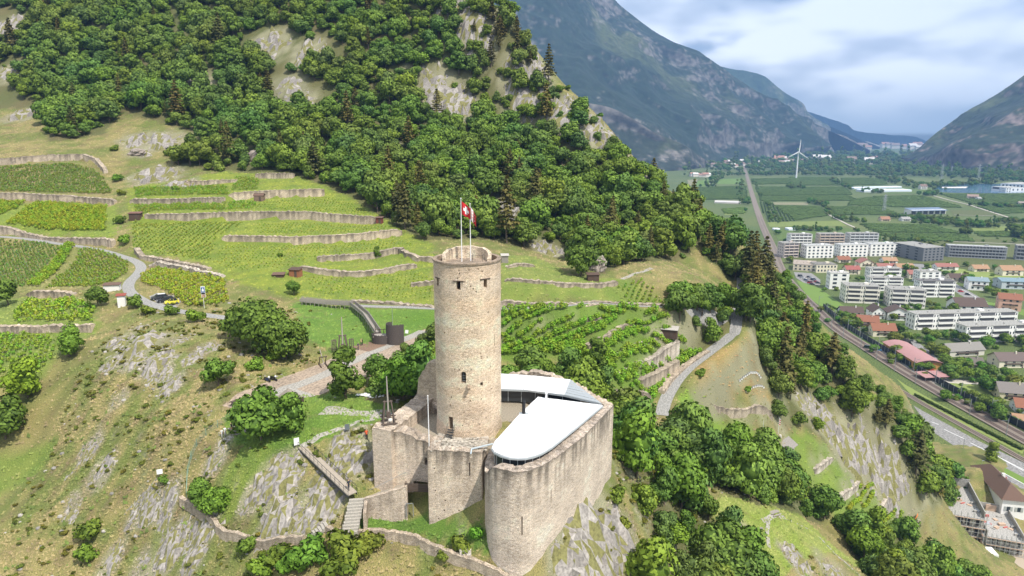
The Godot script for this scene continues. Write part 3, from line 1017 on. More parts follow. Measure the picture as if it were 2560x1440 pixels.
func wall_body(path: PackedVector3Array, thick: float, base: float, color: Color, drip := 0.8, rough := 0.14, holes := [], cell := 0.5, follow := false) -> Build:
	# a rubble wall along a path whose y is its top; the outside is on the right of the way; holes are [from, to, low, high] along the outside
	var b := Build.new()
	var lens := PackedFloat32Array([0.0])
	for i in path.size() - 1:
		lens.append(lens[-1] + Vector2(path[i].x - path[i + 1].x, path[i].z - path[i + 1].z).length())
	var total := lens[-1]
	var us := PackedFloat32Array()
	var n := maxi(2, int(total / cell))
	for i in n + 1:
		us.append(total * i / n)
	var hy := []
	var hu := []
	for h in holes:
		hu.append(h[0]); hu.append(h[1]); hy.append(h[2]); hy.append(h[3])
	for l in lens:
		hu.append(l)
	us = merged(us, hu)
	var spots: Array[Vector3] = []
	var outs: Array[Vector3] = []
	var hi := -1e9
	for u in us:
		var k := 0
		while k < path.size() - 2 and u > lens[k + 1]:
			k += 1
		var t := clampf((u - lens[k]) / maxf(lens[k + 1] - lens[k], 0.001), 0, 1)
		var p := path[k].lerp(path[k + 1], t)
		var d0 := (path[k + 1] - path[k]) * Vector3(1, 0, 1)
		var d := d0.normalized()
		if t > 0.999 and k < path.size() - 2:
			d = (d + ((path[k + 2] - path[k + 1]) * Vector3(1, 0, 1)).normalized()).normalized()
		elif t < 0.001 and k > 0:
			d = (d + ((path[k] - path[k - 1]) * Vector3(1, 0, 1)).normalized()).normalized()
		p.y += rough * (ragged_n.get_noise_2d(u * 1.2 + path[0].x, path[0].z) * 1.3 + 0.5 * sin(u * 3.1))
		spots.append(p)
		outs.append(Vector3(-d.z, 0, d.x))
		hi = maxf(hi, p.y)
	var bottoms := PackedFloat32Array()
	var lowest := 1e9
	for i in us.size():
		var g := base
		if follow:
			g = minf(ground(spots[i].x + outs[i].x * 0.6, spots[i].z + outs[i].z * 0.6), ground(spots[i].x, spots[i].z)) - 0.8
		bottoms.append(g)
		lowest = minf(lowest, g)
	var ys := PackedFloat32Array()
	var rows := maxi(1, int((hi - lowest) / cell))
	for j in rows + 1:
		ys.append(lerpf(lowest, hi, j / float(rows)))
	ys = merged(ys, hy)
	for side in 2:
		var ids := PackedInt32Array()
		for j in ys.size():
			for i in us.size():
				var o := outs[i] * (1.0 if side == 0 else -1.0)
				var q := spots[i] + (Vector3.ZERO if side == 0 else -outs[i] * thick)
				var top := spots[i].y
				q.y = clampf(ys[j], bottoms[i], top)
				var bump := 0.05 * stain_a.get_noise_3d(q.x * 5.0, q.y * 5.0, q.z * 5.0)
				ids.append(b.vert(q + o * bump, o, stone_tint(q, top - q.y, color, drip)))
		for j in ys.size() - 1:
			for i in us.size() - 1:
				var k := j * us.size() + i
				if b.v[ids[k]].y >= b.v[ids[k + us.size()]].y - 0.001 and b.v[ids[k + 1]].y >= b.v[ids[k + us.size() + 1]].y - 0.001:
					continue
				if side == 0:
					var mu := (us[i] + us[i + 1]) * 0.5
					var my := (ys[j] + ys[j + 1]) * 0.5
					var open := false
					for h in holes:
						if mu > h[0] and mu < h[1] and my > h[2] and my < h[3]:
							open = true
					if open:
						continue
					b.face(ids[k], ids[k + 1], ids[k + us.size() + 1]); b.face(ids[k], ids[k + us.size() + 1], ids[k + us.size()])
				else:
					b.face(ids[k + 1], ids[k], ids[k + us.size()]); b.face(ids[k + 1], ids[k + us.size()], ids[k + us.size() + 1])
	# the top, in three strips so that it lies uneven
	for i in us.size() - 1:
		for s in 3:
			var p: Array[Vector3] = []
			for e in [[i, s], [i + 1, s], [i + 1, s + 1], [i, s + 1]]:
				var q: Vector3 = spots[e[0]] - outs[e[0]] * thick * (e[1] / 3.0)
				if e[1] == 1 or e[1] == 2:
					q.y += rough * 0.8 * ragged_n.get_noise_2d(q.x * 2.0, q.z * 2.0) + 0.04
				p.append(q)
			b.tint = stone_tint(p[0], 0.3, color, drip * 0.6) * (0.9 + 0.3 * ragged_n.get_noise_2d(p[0].x * 3.0, p[0].z * 3.0))
			b.tint.a = 1.0
			b.quad(p[0], p[1], p[2], p[3])
	b.tint = color
	for e in [0, us.size() - 1]:
		var q := spots[e]
		var r := q - outs[e] * thick
		var lo := Vector3(q.x, bottoms[e], q.z)
		var lo2 := Vector3(r.x, bottoms[e], r.z)
		if e == 0:
			b.quad(lo2, lo, q, r)
		else:
			b.quad(lo, lo2, r, q)
	for h in holes:
		var a := Vector3.ZERO
		var c := Vector3.ZERO
		var o := Vector3.ZERO
		for i in us.size():
			if absf(us[i] - h[0]) < 0.013: a = spots[i]; o = outs[i]
			if absf(us[i] - h[1]) < 0.013: c = spots[i]
		a.y = h[2]; c.y = h[2]
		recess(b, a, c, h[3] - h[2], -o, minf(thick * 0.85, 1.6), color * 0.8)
	return b

func recess(b: Build, a: Vector3, c: Vector3, high: float, inward: Vector3, deep: float, color: Color) -> void:
	# the reveals and the back of an opening between its lower corners a (left) and c (right)
	color.a = 1.0
	b.tint = color
	var up := Vector3(0, high, 0)
	var d := inward * deep
	b.quad(a, c, c + d, a + d)
	b.quad(a + up + d, c + up + d, c + up, a + up)
	b.quad(a, a + d, a + d + up, a + up)
	b.quad(c + d, c, c + up, c + d + up)
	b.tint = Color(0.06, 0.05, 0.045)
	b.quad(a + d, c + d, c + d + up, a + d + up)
	b.tint = color

const KEEP := Vector3(-7.1, 0, -107.5)
func on_keep(deg: float, r: float, y: float) -> Vector3:
	return KEEP + Vector3(sin(deg_to_rad(deg)) * r, y, cos(deg_to_rad(deg)) * r)

func castle() -> void:
	var pale := Color(0.9, 0.81, 0.72)
	var warm := Color(1.0, 0.865, 0.71)
	var rosy := Color(0.95, 0.865, 0.8)
	var stone := masonry("rubble_masonry", Color(1, 1, 1), 7.0)
	keep_tower(warm, stone)
	# outer walls
	var wall := thing("castle_wall", "weathered rubble stone ring wall of the castle with a rounded front and a long straight right side", "castle wall")
	part("front_wall", wall_body(PackedVector3Array(V3([-22.4,3.0,-103.1,-19.5,2.9,-102.8,-17.0,2.5,-102.4,-14.6,1.6,-101.9,-12.6,1.0,-101.5])), 2.6, -11.0, pale, 0.75, 0.16, [[8.55, 9.5, -2.6, -1.3], [6.6, 9.3, -8.6, -5.6]]), stone, wall)
	part("side_wall", wall_body(PackedVector3Array(V3([-16.9,3.4,-117.2,-18.4,3.1,-113.2,-19.9,3.0,-109.6,-22.4,3.02,-103.1])), 3.4, -9.0, pale, 0.7, 0.16), stone, wall)
	part("ruined_turret", wall_body(PackedVector3Array(V3([-17.0,3.5,-116.6,-16.6,6.5,-116.2,-15.8,8.6,-115.9,-14.6,9.6,-115.5,-12.6,10.2,-114.6])), 2.6, 0.0, Color(0.8, 0.72, 0.6), 0.3, 0.5, [], 0.35), stone, wall)
	part("arched_inner_wall", wall_body(PackedVector3Array(V3([-14.3,2.9,-114.6,-12.0,2.6,-112.0])), 0.7, -0.5, pale, 0.4, 0.15, [[0.8, 1.9, 0.95, 2.1]]), stone, wall)
	var long_path := PackedVector3Array(V3([-3.4,1.7,-98.6,-4.0,0.9,-96.2,-4.05,0.2,-94.2,-3.6,0.9,-92.3,-3.0,2.4,-91.2,-2.0,2.7,-90.3,-0.2,2.6,-89.5,1.3,2.6,-89.4,2.7,2.6,-90.0,4.3,2.55,-91.4,7.1,2.6,-94.8,11.3,2.7,-101.0,17.65,3.0,-113.0]))
	part("long_wall", wall_body(long_path, 1.9, -17.0, rosy, 0.95, 0.1, [[12.55, 12.75, -7.4, -4.4], [18.4, 18.55, -4.4, -2.2]]), stone, wall)
	part("rear_wall", wall_body(PackedVector3Array(V3([17.65,3.0,-113.0,16.0,2.8,-117.0,12.5,3.4,-122.3,8.0,4.2,-126.0,4.5,4.6,-127.2,0,3.6,-128.0,-6,3.0,-127.0,-13.0,3.0,-121.0,-16.5,3.0,-117.4])), 1.7, -12.0, pale, 0.6, 0.3), stone, wall)
	part("courtyard_wall", wall_body(PackedVector3Array(V3([-3.6,2.2,-121.2,-1.9,2.3,-120.9,1.5,2.2,-120.2,3.2,2.0,-119.2,4.3,1.7,-117.4])), 0.9, -0.6, rosy, 0.3, 0.08, [[2.6, 2.85, -0.6 + 1.5, 1.7], [3.9, 4.15, 0.6, 1.0], [3.3, 4.5, -0.6, 0.35]]), stone, wall)
	part("hall_wall", wall_body(PackedVector3Array(V3([4.6,2.6,-116.6,1.2,2.6,-107.8,-1.6,2.6,-100.4,-2.6,2.4,-96.0])), 0.7, -0.6, pale, 0.3, 0.05), stone, wall)
	var yard := Build.new()
	yard.prism(PackedVector2Array(V2([-20,-104,-12.5,-102,-3,-100,0,-104,4.4,-116.5,1.5,-120,-4,-122,-14,-119,-17.5,-113])), -2.0, 1.0, false)
	structure("courtyard", yard, grained("courtyard_gravel", Color(0.42, 0.36, 0.28), "grain", 3.0))
	# the square gate bastion
	var bastion := thing("gate_bastion", "square rubble stone bastion with an arrow slit between the left wall and the rounded front", "bastion")
	var edge := PackedVector3Array(V3([-12.3,2.0,-102.6,-12.9,2.2,-97.2,-8.6,2.2,-96.75,-4.5,2.2,-96.4,-3.6,2.0,-101.6]))
	part("wall", wall_body(edge, 1.6, -13.6, pale, 0.85, 0.07, [[5.35 + 6.5, 5.35 + 6.68, -1.9, 0.4], [5.35 + 1.1, 5.35 + 1.32, -4.6, -4.4], [5.35 + 2.6, 5.35 + 2.85, -6.2, -6.0], [5.35 + 4.9, 5.35 + 5.1, -4.7, -4.45], [5.35 + 2.4, 5.35 + 2.65, -7.9, -7.65], [5.35 + 4.7, 5.35 + 4.95, -7.8, -7.55], [5.35 + 1.5, 5.35 + 1.7, -9.4, -9.15], [5.35 + 5.0, 5.35 + 5.2, -9.3, -9.05], [5.35 + 1.0, 5.35 + 1.25, -0.9, -0.7]]), stone, bastion)
	var top := Build.new()
	var rr := RandomNumberGenerator.new()
	rr.seed = 5
	for j in 14:
		for i in 20:
			# flat stones bedded on the platform
			var p := Vector3(lerpf(-12.2, -3.7, (i + rr.randf() * 0.6) / 20.0), 1.98, lerpf(-104.2, -97.0, (j + rr.randf() * 0.6) / 14.0))
			p.x = maxf(p.x, -12.2 - (p.z + 97.0) * 0.08)
			p.y -= clampf((-p.z - 100.0) * 0.12, 0.0, 0.6)
			var g := rr.randf_range(0.35, 0.62)
			top.tint = Color(g, g * 0.9, g * 0.78)
			top.block(p, Vector3(rr.randf_range(0.3, 0.55), rr.randf_range(0.1, 0.28), rr.randf_range(0.3, 0.55)), rr.randf() * PI)
	top.tint = Color(0.42, 0.36, 0.28)
	top.quad(Vector3(-12.8, 2.05, -97.3), Vector3(-4.6, 2.05, -96.6), Vector3(-3.4, 1.3, -104.6), Vector3(-12.0, 1.3, -104.6))
	part("platform", top, grained("loose_stone", Color(1.2, 1.2, 1.2), "grain", 2.0, 0.95, 2.0, true), bastion)
	var wood_ := mat("old_timber", Color(0.085, 0.06, 0.045), 0.9)
	var steel := mat("grey_steel", Color(0.35, 0.37, 0.39), 0.5, 0.6)
	var gallery := thing("wooden_gallery", "dark brown timber gallery bridging the gate recess beside the square bastion", "gallery")
	var gb := Build.new()
	for i in 5:
		gb.beam(Vector3(-16.9, -5.75 + i * 0.26, -99.55), Vector3(-12.95, -5.75 + i * 0.26, -99.2), 0.06, 0.2)
	part("railing_boards", gb, wood_, gallery)
	gb = Build.new()
	gb.beam(Vector3(-16.9, -5.95, -100.4), Vector3(-12.9, -5.95, -100.1), 1.7, 0.14)
	part("deck", gb, wood_, gallery)
	for x in [-16.7, -14.9, -13.1]:
		gb = Build.new()
		gb.beam(Vector3(x, -5.9, -99.7), Vector3(x, -4.35, -99.7), 0.12, 0.12)
		part("post", gb, wood_, gallery)
	var gate := thing("steel_gate", "narrow grey steel gate with dark opening under the timber gallery", "gate", Vector3(-16.1, -9.9, -98.7), 0.1)
	var fr := Build.new()
	fr.block(Vector3(-0.55, 0, 0), Vector3(0.1, 2.3, 0.1)); fr.block(Vector3(0.55, 0, 0), Vector3(0.1, 2.3, 0.1)); fr.block(Vector3(0, 2.2, 0), Vector3(1.2, 0.1, 0.1))
	part("frame", fr, steel, gate)
	fr = Build.new()
	for i in 7:
		fr.block(Vector3(-0.45 + i * 0.15, 0.05, 0), Vector3(0.03, 2.15, 0.03))
	part("bars", fr, mat("dark_steel", Color(0.06, 0.065, 0.07), 0.5, 0.5), gate)
	var ramp := thing("ramp_wall", "sloping rubble parapet of the entrance ramp before the left wall", "wall")
	part("parapet", wall_body(PackedVector3Array(V3([-23.4,-7.2,-99.3,-20.0,-6.1,-99.1,-16.5,-4.8,-98.9])), 0.7, -13.0, pale, 0.55, 0.08), stone, ramp)
	var fill := Build.new()
	fill.tint = Color(0.4, 0.36, 0.3)
	fill.quad(Vector3(-23.4, -8.2, -99.9), Vector3(-16.5, -5.9, -99.6), Vector3(-16.5, -5.9, -102.4), Vector3(-23.0, -8.2, -103.0))
	part("ramp_surface", fill, grained("loose_stone", Color(1.2, 1.2, 1.2), "grain", 2.0, 0.95, 2.0, true), ramp)
	fill = Build.new()
	fill.beam(Vector3(-22.6, -6.1, -100.1), Vector3(-17.0, -4.0, -102.0), 0.05, 0.05)
	part("handrail", fill, steel, ramp)
	white_roofs()

func keep_tower(color: Color, stone: Material) -> void:
	var keep := thing("castle_keep", "tall round pale stone keep with two flags on its ruined top", "castle tower", KEEP)
	keep.position = Vector3.ZERO
	var holes := [[-14.5, -7.5, 25.95, 27.25], [-59.0, -51.5, 26.1, 27.3], [31.5, 38.0, 26.1, 27.4], [-8.8, -0.6, 11.0, 12.9], [-34.5, -25.5, 3.0, 5.1], [54.6, 55.8, 16.4, 18.3], [23.8, 28.4, 10.4, 11.0]]
	var r := RandomNumberGenerator.new()
	r.seed = 31
	for q in [[-9, 28.6], [-9.5, 29.0], [7, 29.1], [22, 29.2], [29, 28.8], [-12, 27.8], [0, 27.4], [9, 26.6], [13.5, 26.2], [18, 25.7], [-2, 14.6], [-20, 13.3], [-12, 13.3], [8, 13.3], [-12, 10.1], [26, 15.3], [26, 15.0], [38, 15.0], [40, 10.8], [46, 9.6], [-28, 8.6], [-30, 7.2], [6, 8.2], [25, 8.3], [-5, 6.3], [30, 6.4], [10, 5.2], [22, 4.1], [34, 5.0], [-8, 4.0], [12, 21.0], [40, 22.3], [-40, 19.0], [44, 13.4], [24, 15.9], [-25, 15.4]]:
		var w := r.randf_range(1.3, 2.4)
		var h := r.randf_range(0.14, 0.26)
		holes.append([q[0] - w * 0.5, q[0] + w * 0.5, q[1] - h, q[1]])
	var ts := PackedFloat32Array()
	for i in 145:
		ts.append(-180.0 + 2.5 * i)
	var ys := PackedFloat32Array()
	for i in 79:
		ys.append(-1.2 + 0.4 * i)
	var et := []
	var ey := []
	for h in holes:
		et.append(h[0]); et.append(h[1]); ey.append(h[2]); ey.append(h[3])
	ts = merged(ts, et)
	ys = merged(ys, ey)
	var b := Build.new()
	for y in ys:
		for t in ts:
			var o := Vector3(sin(deg_to_rad(t)), 0, cos(deg_to_rad(t)))
			var rad := 5.3 + 0.22 * smoothstep(4.0, 0.0, y)
			var p := on_keep(t, rad, y)
			rad += 0.055 * stain_a.get_noise_3d(p.x * 4.0, p.y * 6.0, p.z * 4.0) + 0.05 * stain_b.get_noise_3d(p.x, p.y, p.z)
			var c := stone_tint(p, 30.0 - y, color, 0.35)
			# greyer lichen on the head and on the sheltered left flank, repaired warm courses lower down
			var grey := 0.55 * smoothstep(24.0, 27.5, y + stain_b.get_noise_3d(p.x * 2.0, p.y, p.z * 2.0) * 3.0) + 0.45 * smoothstep(-20.0, -60.0, t + 25.0 * stain_b.get_noise_3d(p.x, p.y * 0.6, p.z)) * smoothstep(17.0, 5.0, y)
			c = c.lerp(Color(0.8, 0.73, 0.66), clampf(grey, 0, 0.8))
			c = c.lerp(Color(1.05, 0.82, 0.62), 0.35 * smoothstep(0.1, 0.4, stain_b.get_noise_3d(p.x * 0.5 + 9.0, p.y * 2.2, p.z * 0.5)))
			c *= 1.0 + 0.08 * sin(y * 1.9 + stain_b.get_noise_3d(p.x, y, p.z) * 3.0)
			c.a = 1.0
			b.vert(on_keep(t, rad, y), o, c)
	for j in ys.size() - 1:
		for i in ts.size() - 1:
			var mt := (ts[i] + ts[i + 1]) * 0.5
			var my := (ys[j] + ys[j + 1]) * 0.5
			var open := false
			for h in holes:
				if mt > h[0] and mt < h[1] and my > h[2] and my < h[3]:
					open = true
					break
			if open:
				continue
			var k := j * ts.size() + i
			b.face(k, k + 1, k + ts.size() + 1); b.face(k, k + ts.size() + 1, k + ts.size())
	for h in holes:
		var a := on_keep(h[0], 5.3, h[2])
		var c := on_keep(h[1], 5.3, h[2])
		var mid_ := deg_to_rad((h[0] + h[1]) * 0.5)
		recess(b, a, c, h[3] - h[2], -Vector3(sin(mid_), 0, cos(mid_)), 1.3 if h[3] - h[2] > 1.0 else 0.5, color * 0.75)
	part("shaft", b, stone, keep)
	# head: rim, sunk floor, remains of an inner ring wall
	var rim := Build.new()
	rim.lathe(PackedVector2Array(V2([5.28,29.7,5.44,29.72,5.44,29.98,5.3,30.04,4.75,30.0,4.7,29.1,2.4,29.5,0.01,29.5])), 72, KEEP)
	for i in rim.c.size():
		rim.c[i] = stone_tint(rim.v[i], 0.8, Color(0.55, 0.46, 0.38), 0.5)
	part("parapet", rim, stone, keep)
	var ring := PackedVector3Array()
	for i in 19:
		var t := 75.0 + 210.0 * i / 18.0
		ring.append(on_keep(t, 3.3, 29.9 + 1.35 * pow(sin(PI * i / 18.0), 0.55)))
	ring.reverse()
	part("ring_wall", wall_body(ring, 0.6, 29.0, Color(1.0, 0.9, 0.76), 0.35, 0.06, [], 0.35), stone, keep)
	var iron := mat("dark_steel", Color(0.06, 0.065, 0.07), 0.5, 0.5)
	var cage: Build
	for q in [[-6.2, -106.2], [-4.6, -106.0], [-4.4, -107.6], [-6.2, -107.8]]:
		cage = Build.new()
		cage.tube(Vector3(q[0], 29.4, q[1]), Vector3(q[0], 30.6, q[1]), 0.03, 0.03, 5)
		part("hatch_post", cage, iron, keep)
	cage = Build.new()
	cage.beam(Vector3(-6.2, 30.6, -106.2), Vector3(-4.6, 30.6, -106.0), 0.04, 0.04); cage.beam(Vector3(-4.6, 30.6, -106.0), Vector3(-4.4, 30.6, -107.6), 0.04, 0.04)
	part("hatch_railing", cage, iron, keep)
	for h in [[-11.0, 27.25, 1.35], [-55.0, 27.3, 1.1], [34.7, 27.4, 1.5]]:
		var l := Build.new()
		var a := on_keep(h[0] - 6.5 * h[2], 5.33, h[1] + 0.06)
		var c := on_keep(h[0] + 6.5 * h[2], 5.33, h[1] + 0.06)
		l.beam(a, c, 0.3, 0.13)
		part("lintel", l, mat("old_timber", Color(0.085, 0.06, 0.045), 0.9), keep)
	# round head of the tall window and its grille
	var arch := Build.new()
	arch.tint = color
	for side in [-1.0, 1.0]:
		for i in 6:
			var s0 := sin(PI * 0.5 * i / 6.0)
			var s1 := sin(PI * 0.5 * (i + 1) / 6.0)
			var d0 := cos(PI * 0.5 * i / 6.0) * 4.1
			var d1 := cos(PI * 0.5 * (i + 1) / 6.0) * 4.1
			arch.quad(on_keep(-4.7 + side * d0, 5.28, 12.5 + s0 * 0.38), on_keep(-4.7 + side * 4.12, 5.28, 12.5 + s0 * 0.38), on_keep(-4.7 + side * 4.12, 5.28, 12.5 + s1 * 0.41), on_keep(-4.7 + side * d1, 5.28, 12.5 + s1 * 0.41))
	part("window_arch", arch, stone, keep)
	var bars := Build.new()
	for y in [11.35, 11.8, 12.2]:
		bars.beam(on_keep(-8.8, 5.1, y), on_keep(-0.6, 5.1, y), 0.03, 0.03)
	bars.beam(on_keep(-4.7, 5.1, 11.0), on_keep(-4.7, 5.1, 12.9), 0.03, 0.03)
	part("window_grille", bars, mat("grey_steel", Color(0.35, 0.37, 0.39), 0.5, 0.6), keep)
	var console := Build.new()
	console.tint = Color(0.5, 0.42, 0.34)
	console.beam(on_keep(3.5, 5.1, 10.7), on_keep(3.5, 6.2, 10.35), 0.45, 0.4)
	part("stone_console", console, stone, keep)
	var steps := thing("iron_stair", "short dark iron stair with railing up to the keep's low doorway", "stair")
	var foot := on_keep(-27, 6.9, 1.0)
	var head := on_keep(-29, 5.4, 2.95)
	for i in 7:
		var s := Build.new()
		var p := foot.lerp(head, i / 6.0)
		s.beam(p + Vector3(-0.55, 0, -0.2), p + Vector3(0.55, 0, 0.25), 0.3, 0.05)
		part("step", s, iron, steps)
	for side in [-0.55, 0.55]:
		var s := Build.new()
		var o := Vector3(side, 0, side * 0.4)
		s.beam(foot + o + Vector3(0, 1, 0), head + o + Vector3(0, 1, 0), 0.04, 0.04)
		for i in 4:
			var p := foot.lerp(head, i / 3.0) + o
			s.beam(p, p + Vector3(0, 1, 0), 0.03, 0.03)
		part("railing", s, iron, steps)
	# flags
	var white := mat("white_paint", Color(0.8, 0.8, 0.8), 0.4)
	flag("flag", "white pole with the red flag bearing a white cross on the keep's top", Vector3(-7.85, 29.4, -106.6), 9.9, true)
	flag("flag", "slimmer white pole with the white and red starred flag on the keep's top", Vector3(-6.5, 29.4, -107.2), 9.0, false)
	var pole := thing("flagpole", "bare white flagpole standing at the castle wall before the keep", "flagpole", Vector3(-13.0, 0.9, -100.6))
	var pb := Build.new()
	pb.tube(Vector3.ZERO, Vector3(0, 8.6, 0), 0.085, 0.06, 8)
	part("pole", pb, white, pole)
	pb = Build.new()
	pb.tube(Vector3(0, 8.6, 0), Vector3(0, 8.72, 0), 0.12, 0.1, 8)
	part("cap", pb, white, pole)

func flag(called: String, label: String, foot: Vector3, high: float, cross: bool) -> void:
	var o := thing(called, label, "flag", foot)
	var b := Build.new()
	b.tube(Vector3.ZERO, Vector3(0, high, 0), 0.08, 0.05, 8)
	part("pole", b, mat("white_paint", Color(0.8, 0.8, 0.8), 0.4), o)
	b = Build.new()
	b.tube(Vector3(0, high, 0), Vector3(0, high + 0.12, 0), 0.13, 0.1, 8)
	part("cap", b, mat("white_paint", Color(0.8, 0.8, 0.8), 0.4), o)
	# the cloth hangs in a light wind; its pattern is woven as coloured squares of cloth
	b = Build.new()
	var n := 26
	var wide := 2.3
	var tall := 2.0
	for j in n:
		for i in n:
			var q: Array[Vector3] = []
			for e in [[i, j], [i + 1, j], [i + 1, j + 1], [i, j + 1]]:
				var u: float = e[0] / float(n)
				var w: float = e[1] / float(n)
				var sag := u * (1.9 if cross else 2.5)
				q.append(Vector3(0.09 + u * wide * (0.62 if cross else 0.38), high - 0.35 - sag * 0.55 - (1.0 - w) * tall + (1.0 - w) * u * 0.25, sin(u * 7.0 + w * 1.4) * 0.26 * (0.3 + u) + u * 0.6))
			var u := (i + 0.5) / n
			var w := (j + 0.5) / n
			var red := Color(0.55, 0.022, 0.03)
			var wh := Color(0.78, 0.77, 0.76)
			var c := red
			if cross:
				var du := absf(u - 0.5)
				var dw := absf(w - 0.5)
				if (du < 0.1 and dw < 0.31) or (dw < 0.1 and du < 0.31):
					c = wh
			else:
				c = wh if u < 0.5 else red
				for s in [[0.5, 0.85], [0.5, 0.62], [0.5, 0.38], [0.5, 0.15], [0.28, 0.78], [0.28, 0.55], [0.28, 0.32], [0.72, 0.78], [0.72, 0.55], [0.72, 0.32]]:
					if Vector2(u - s[0], w - s[1]).length() < 0.055:
						c = wh if u > 0.5 else red
			b.tint = c
			b.quad(q[0], q[1], q[2], q[3])
	var cloth := mat("flag_cloth", Color(1, 1, 1), 0.9)
	cloth.vertex_color_use_as_albedo = true
	cloth.backlight_enabled = true
	cloth.backlight = Color(0.3, 0.3, 0.3)
	part("cloth", b, cloth, o)

func white_roofs() -> void:
	var membrane := grained("roof_membrane", Color(0.84, 0.84, 0.85), "stain", 14.0, 0.6)
	var trim := mat("zinc_trim", Color(0.42, 0.46, 0.48), 0.45, 0.3)
	var zinc := mat("zinc_sheet", Color(0.42, 0.45, 0.46), 0.45, 0.4)
	var glass := mat("dark_glass", Color(0.03, 0.035, 0.04), 0.12)
	var hall := thing("hall_roof", "big white membrane roof with a rounded front nested inside the castle's long wall", "roof")
	var out_ := PackedVector2Array(V2([-2.95,-94.9,-2.55,-93.6,-1.6,-92.6,-0.4,-91.9,0.8,-91.7,2.0,-91.8,3.2,-92.4,4.3,-93.3,5.9,-95.3,10.1,-102.2,15.5,-111.4,10.0,-113.3,4.6,-115.2,1.3,-107.6,-1.5,-100.0,-2.6,-97.0]))
	var split_a := Vector2(1.75, -108.6)
	var split_b := Vector2(10.9, -103.6)
	var front := PackedVector2Array([])
	var back := PackedVector2Array([])
	for p in out_:
		if (split_b - split_a).cross(p - split_a) > 0:
			front.append(p)
		else:
			back.append(p)
	# close both halves on the seam
	var f := Geometry2D.intersect_polygons(out_, PackedVector2Array([split_a + (split_a - split_b) * 2.0, split_b + (split_b - split_a) * 2.0, Vector2(30, -60), Vector2(-30, -60)]))
	var k := Geometry2D.intersect_polygons(out_, PackedVector2Array([split_a + (split_a - split_b) * 2.0 + Vector2(0, -0.06), split_b + (split_b - split_a) * 2.0 + Vector2(0, -0.06), Vector2(50, -160), Vector2(-30, -160)]))
	for half in [f, k]:
		for p in half:
			var b := Build.new()
			b.prism(p, 3.52, 3.66)
			part("roof_panel", b, membrane, hall)
	var ledge := Build.new()
	for q in Geometry2D.offset_polygon(out_, 0.14):
		ledge.prism(q, 3.26, 3.5)
	part("roof_edge", ledge, trim, hall)
	for i in 9:
		# small roof vents on the membrane
		var p: Vector2 = V2([0.2,-95.2,3.4,-96.0,-0.6,-97.4,5.6,-100.2,1.3,-102.0,3.6,-107.2,8.3,-104.9,12.0,-109.5,7.0,-112.6])[i]
		var b := Build.new()
		b.block(Vector3(p.x, 3.66, p.y), Vector3(0.28, 0.05, 0.1), 0.3)
		part("roof_hook", b, trim, hall)
	var line := PackedVector2Array()
	for q in Geometry2D.offset_polygon(out_, -0.35):
		line = q
	var n := line.size()
	for i in n:
		var a := line[i]
		var c := line[(i + 1) % n]
		var b := Build.new()
		b.quad(Vector3(a.x, 1.2, a.y), Vector3(c.x, 1.2, c.y), Vector3(c.x, 3.26, c.y), Vector3(a.x, 3.26, a.y))
		part("window_pane", b, glass, hall)
		b = Build.new()
		b.tube(Vector3(a.x, 1.2, a.y), Vector3(a.x, 3.26, a.y), 0.05, 0.05, 6)
		part("window_post", b, trim, hall)
	var flue := thing("chimney_flue", "black steel chimney flue standing on the big white roof", "chimney", Vector3(1.95, 3.66, -107.7))
	var b := Build.new()
	b.lathe(PackedVector2Array(V2([0.29,0.0,0.29,2.05,0.31,2.06,0.31,2.2,0.0,2.24])), 18)
	part("pipe", b, mat("black_steel", Color(0.018, 0.018, 0.02), 0.45, 0.4), flue)
	b = Build.new()
	b.block(Vector3(0, 0, 0), Vector3(1.5, 0.05, 0.7))
	part("base_plate", b, trim, flue)
	b = Build.new()
	b.block(Vector3(-0.32, 1.75, 0), Vector3(0.2, 0.14, 0.14))
	part("bracket", b, mat("black_steel", Color(0.018, 0.018, 0.02), 0.45, 0.4), flue)
	var vent := thing("roof_vent", "small white vent pipe at the back edge of the big white roof", "vent", Vector3(6.0, 3.66, -114.2))
	b = Build.new()
	b.lathe(PackedVector2Array(V2([0.24,0,0.2,0.1,0.17,0.95,0.22,0.97,0.22,1.15,0,1.2])), 14)
	part("pipe", b, membrane, vent)
	# the rear roof, higher at the back wall, with a hipped zinc end
	var rear := thing("rear_roof", "long white roof with a grey zinc hip along the castle's back wall", "roof")
	var fy := 4.0
	var by := 4.4
	var a0 := Vector3(-4.2, fy, -118.4)
	var a1 := Vector3(3.0, fy, -117.9)
	var a2 := Vector3(9.25, fy, -115.4)
	var b0 := Vector3(-4.2, by, -125.6)
	var b1 := Vector3(3.9, by, -124.2)
	var b2 := Vector3(10.9, by, -122.0)
	var tip := Vector3(15.4, 3.75, -112.0)
	for q in [[a0, Vector3(1.95, fy, -118.0), Vector3(3.75, by, -124.2), b0], [Vector3(2.03, fy, -118.0), a2, b2, Vector3(3.85, by, -124.2)]]:
		b = Build.new()
		b.quad(q[0], q[1], q[2], q[3])
		var dn := Vector3(0, -0.14, 0)
		b.quad(q[1] + dn, q[0] + dn, q[3] + dn, q[2] + dn)
		b.quad(q[0] + dn, q[1] + dn, q[1], q[0]); b.quad(q[1] + dn, q[2] + dn, q[2], q[1]); b.quad(q[2] + dn, q[3] + dn, q[3], q[2]); b.quad(q[3] + dn, q[0] + dn, q[0], q[3])
		part("roof_panel", b, membrane, rear)
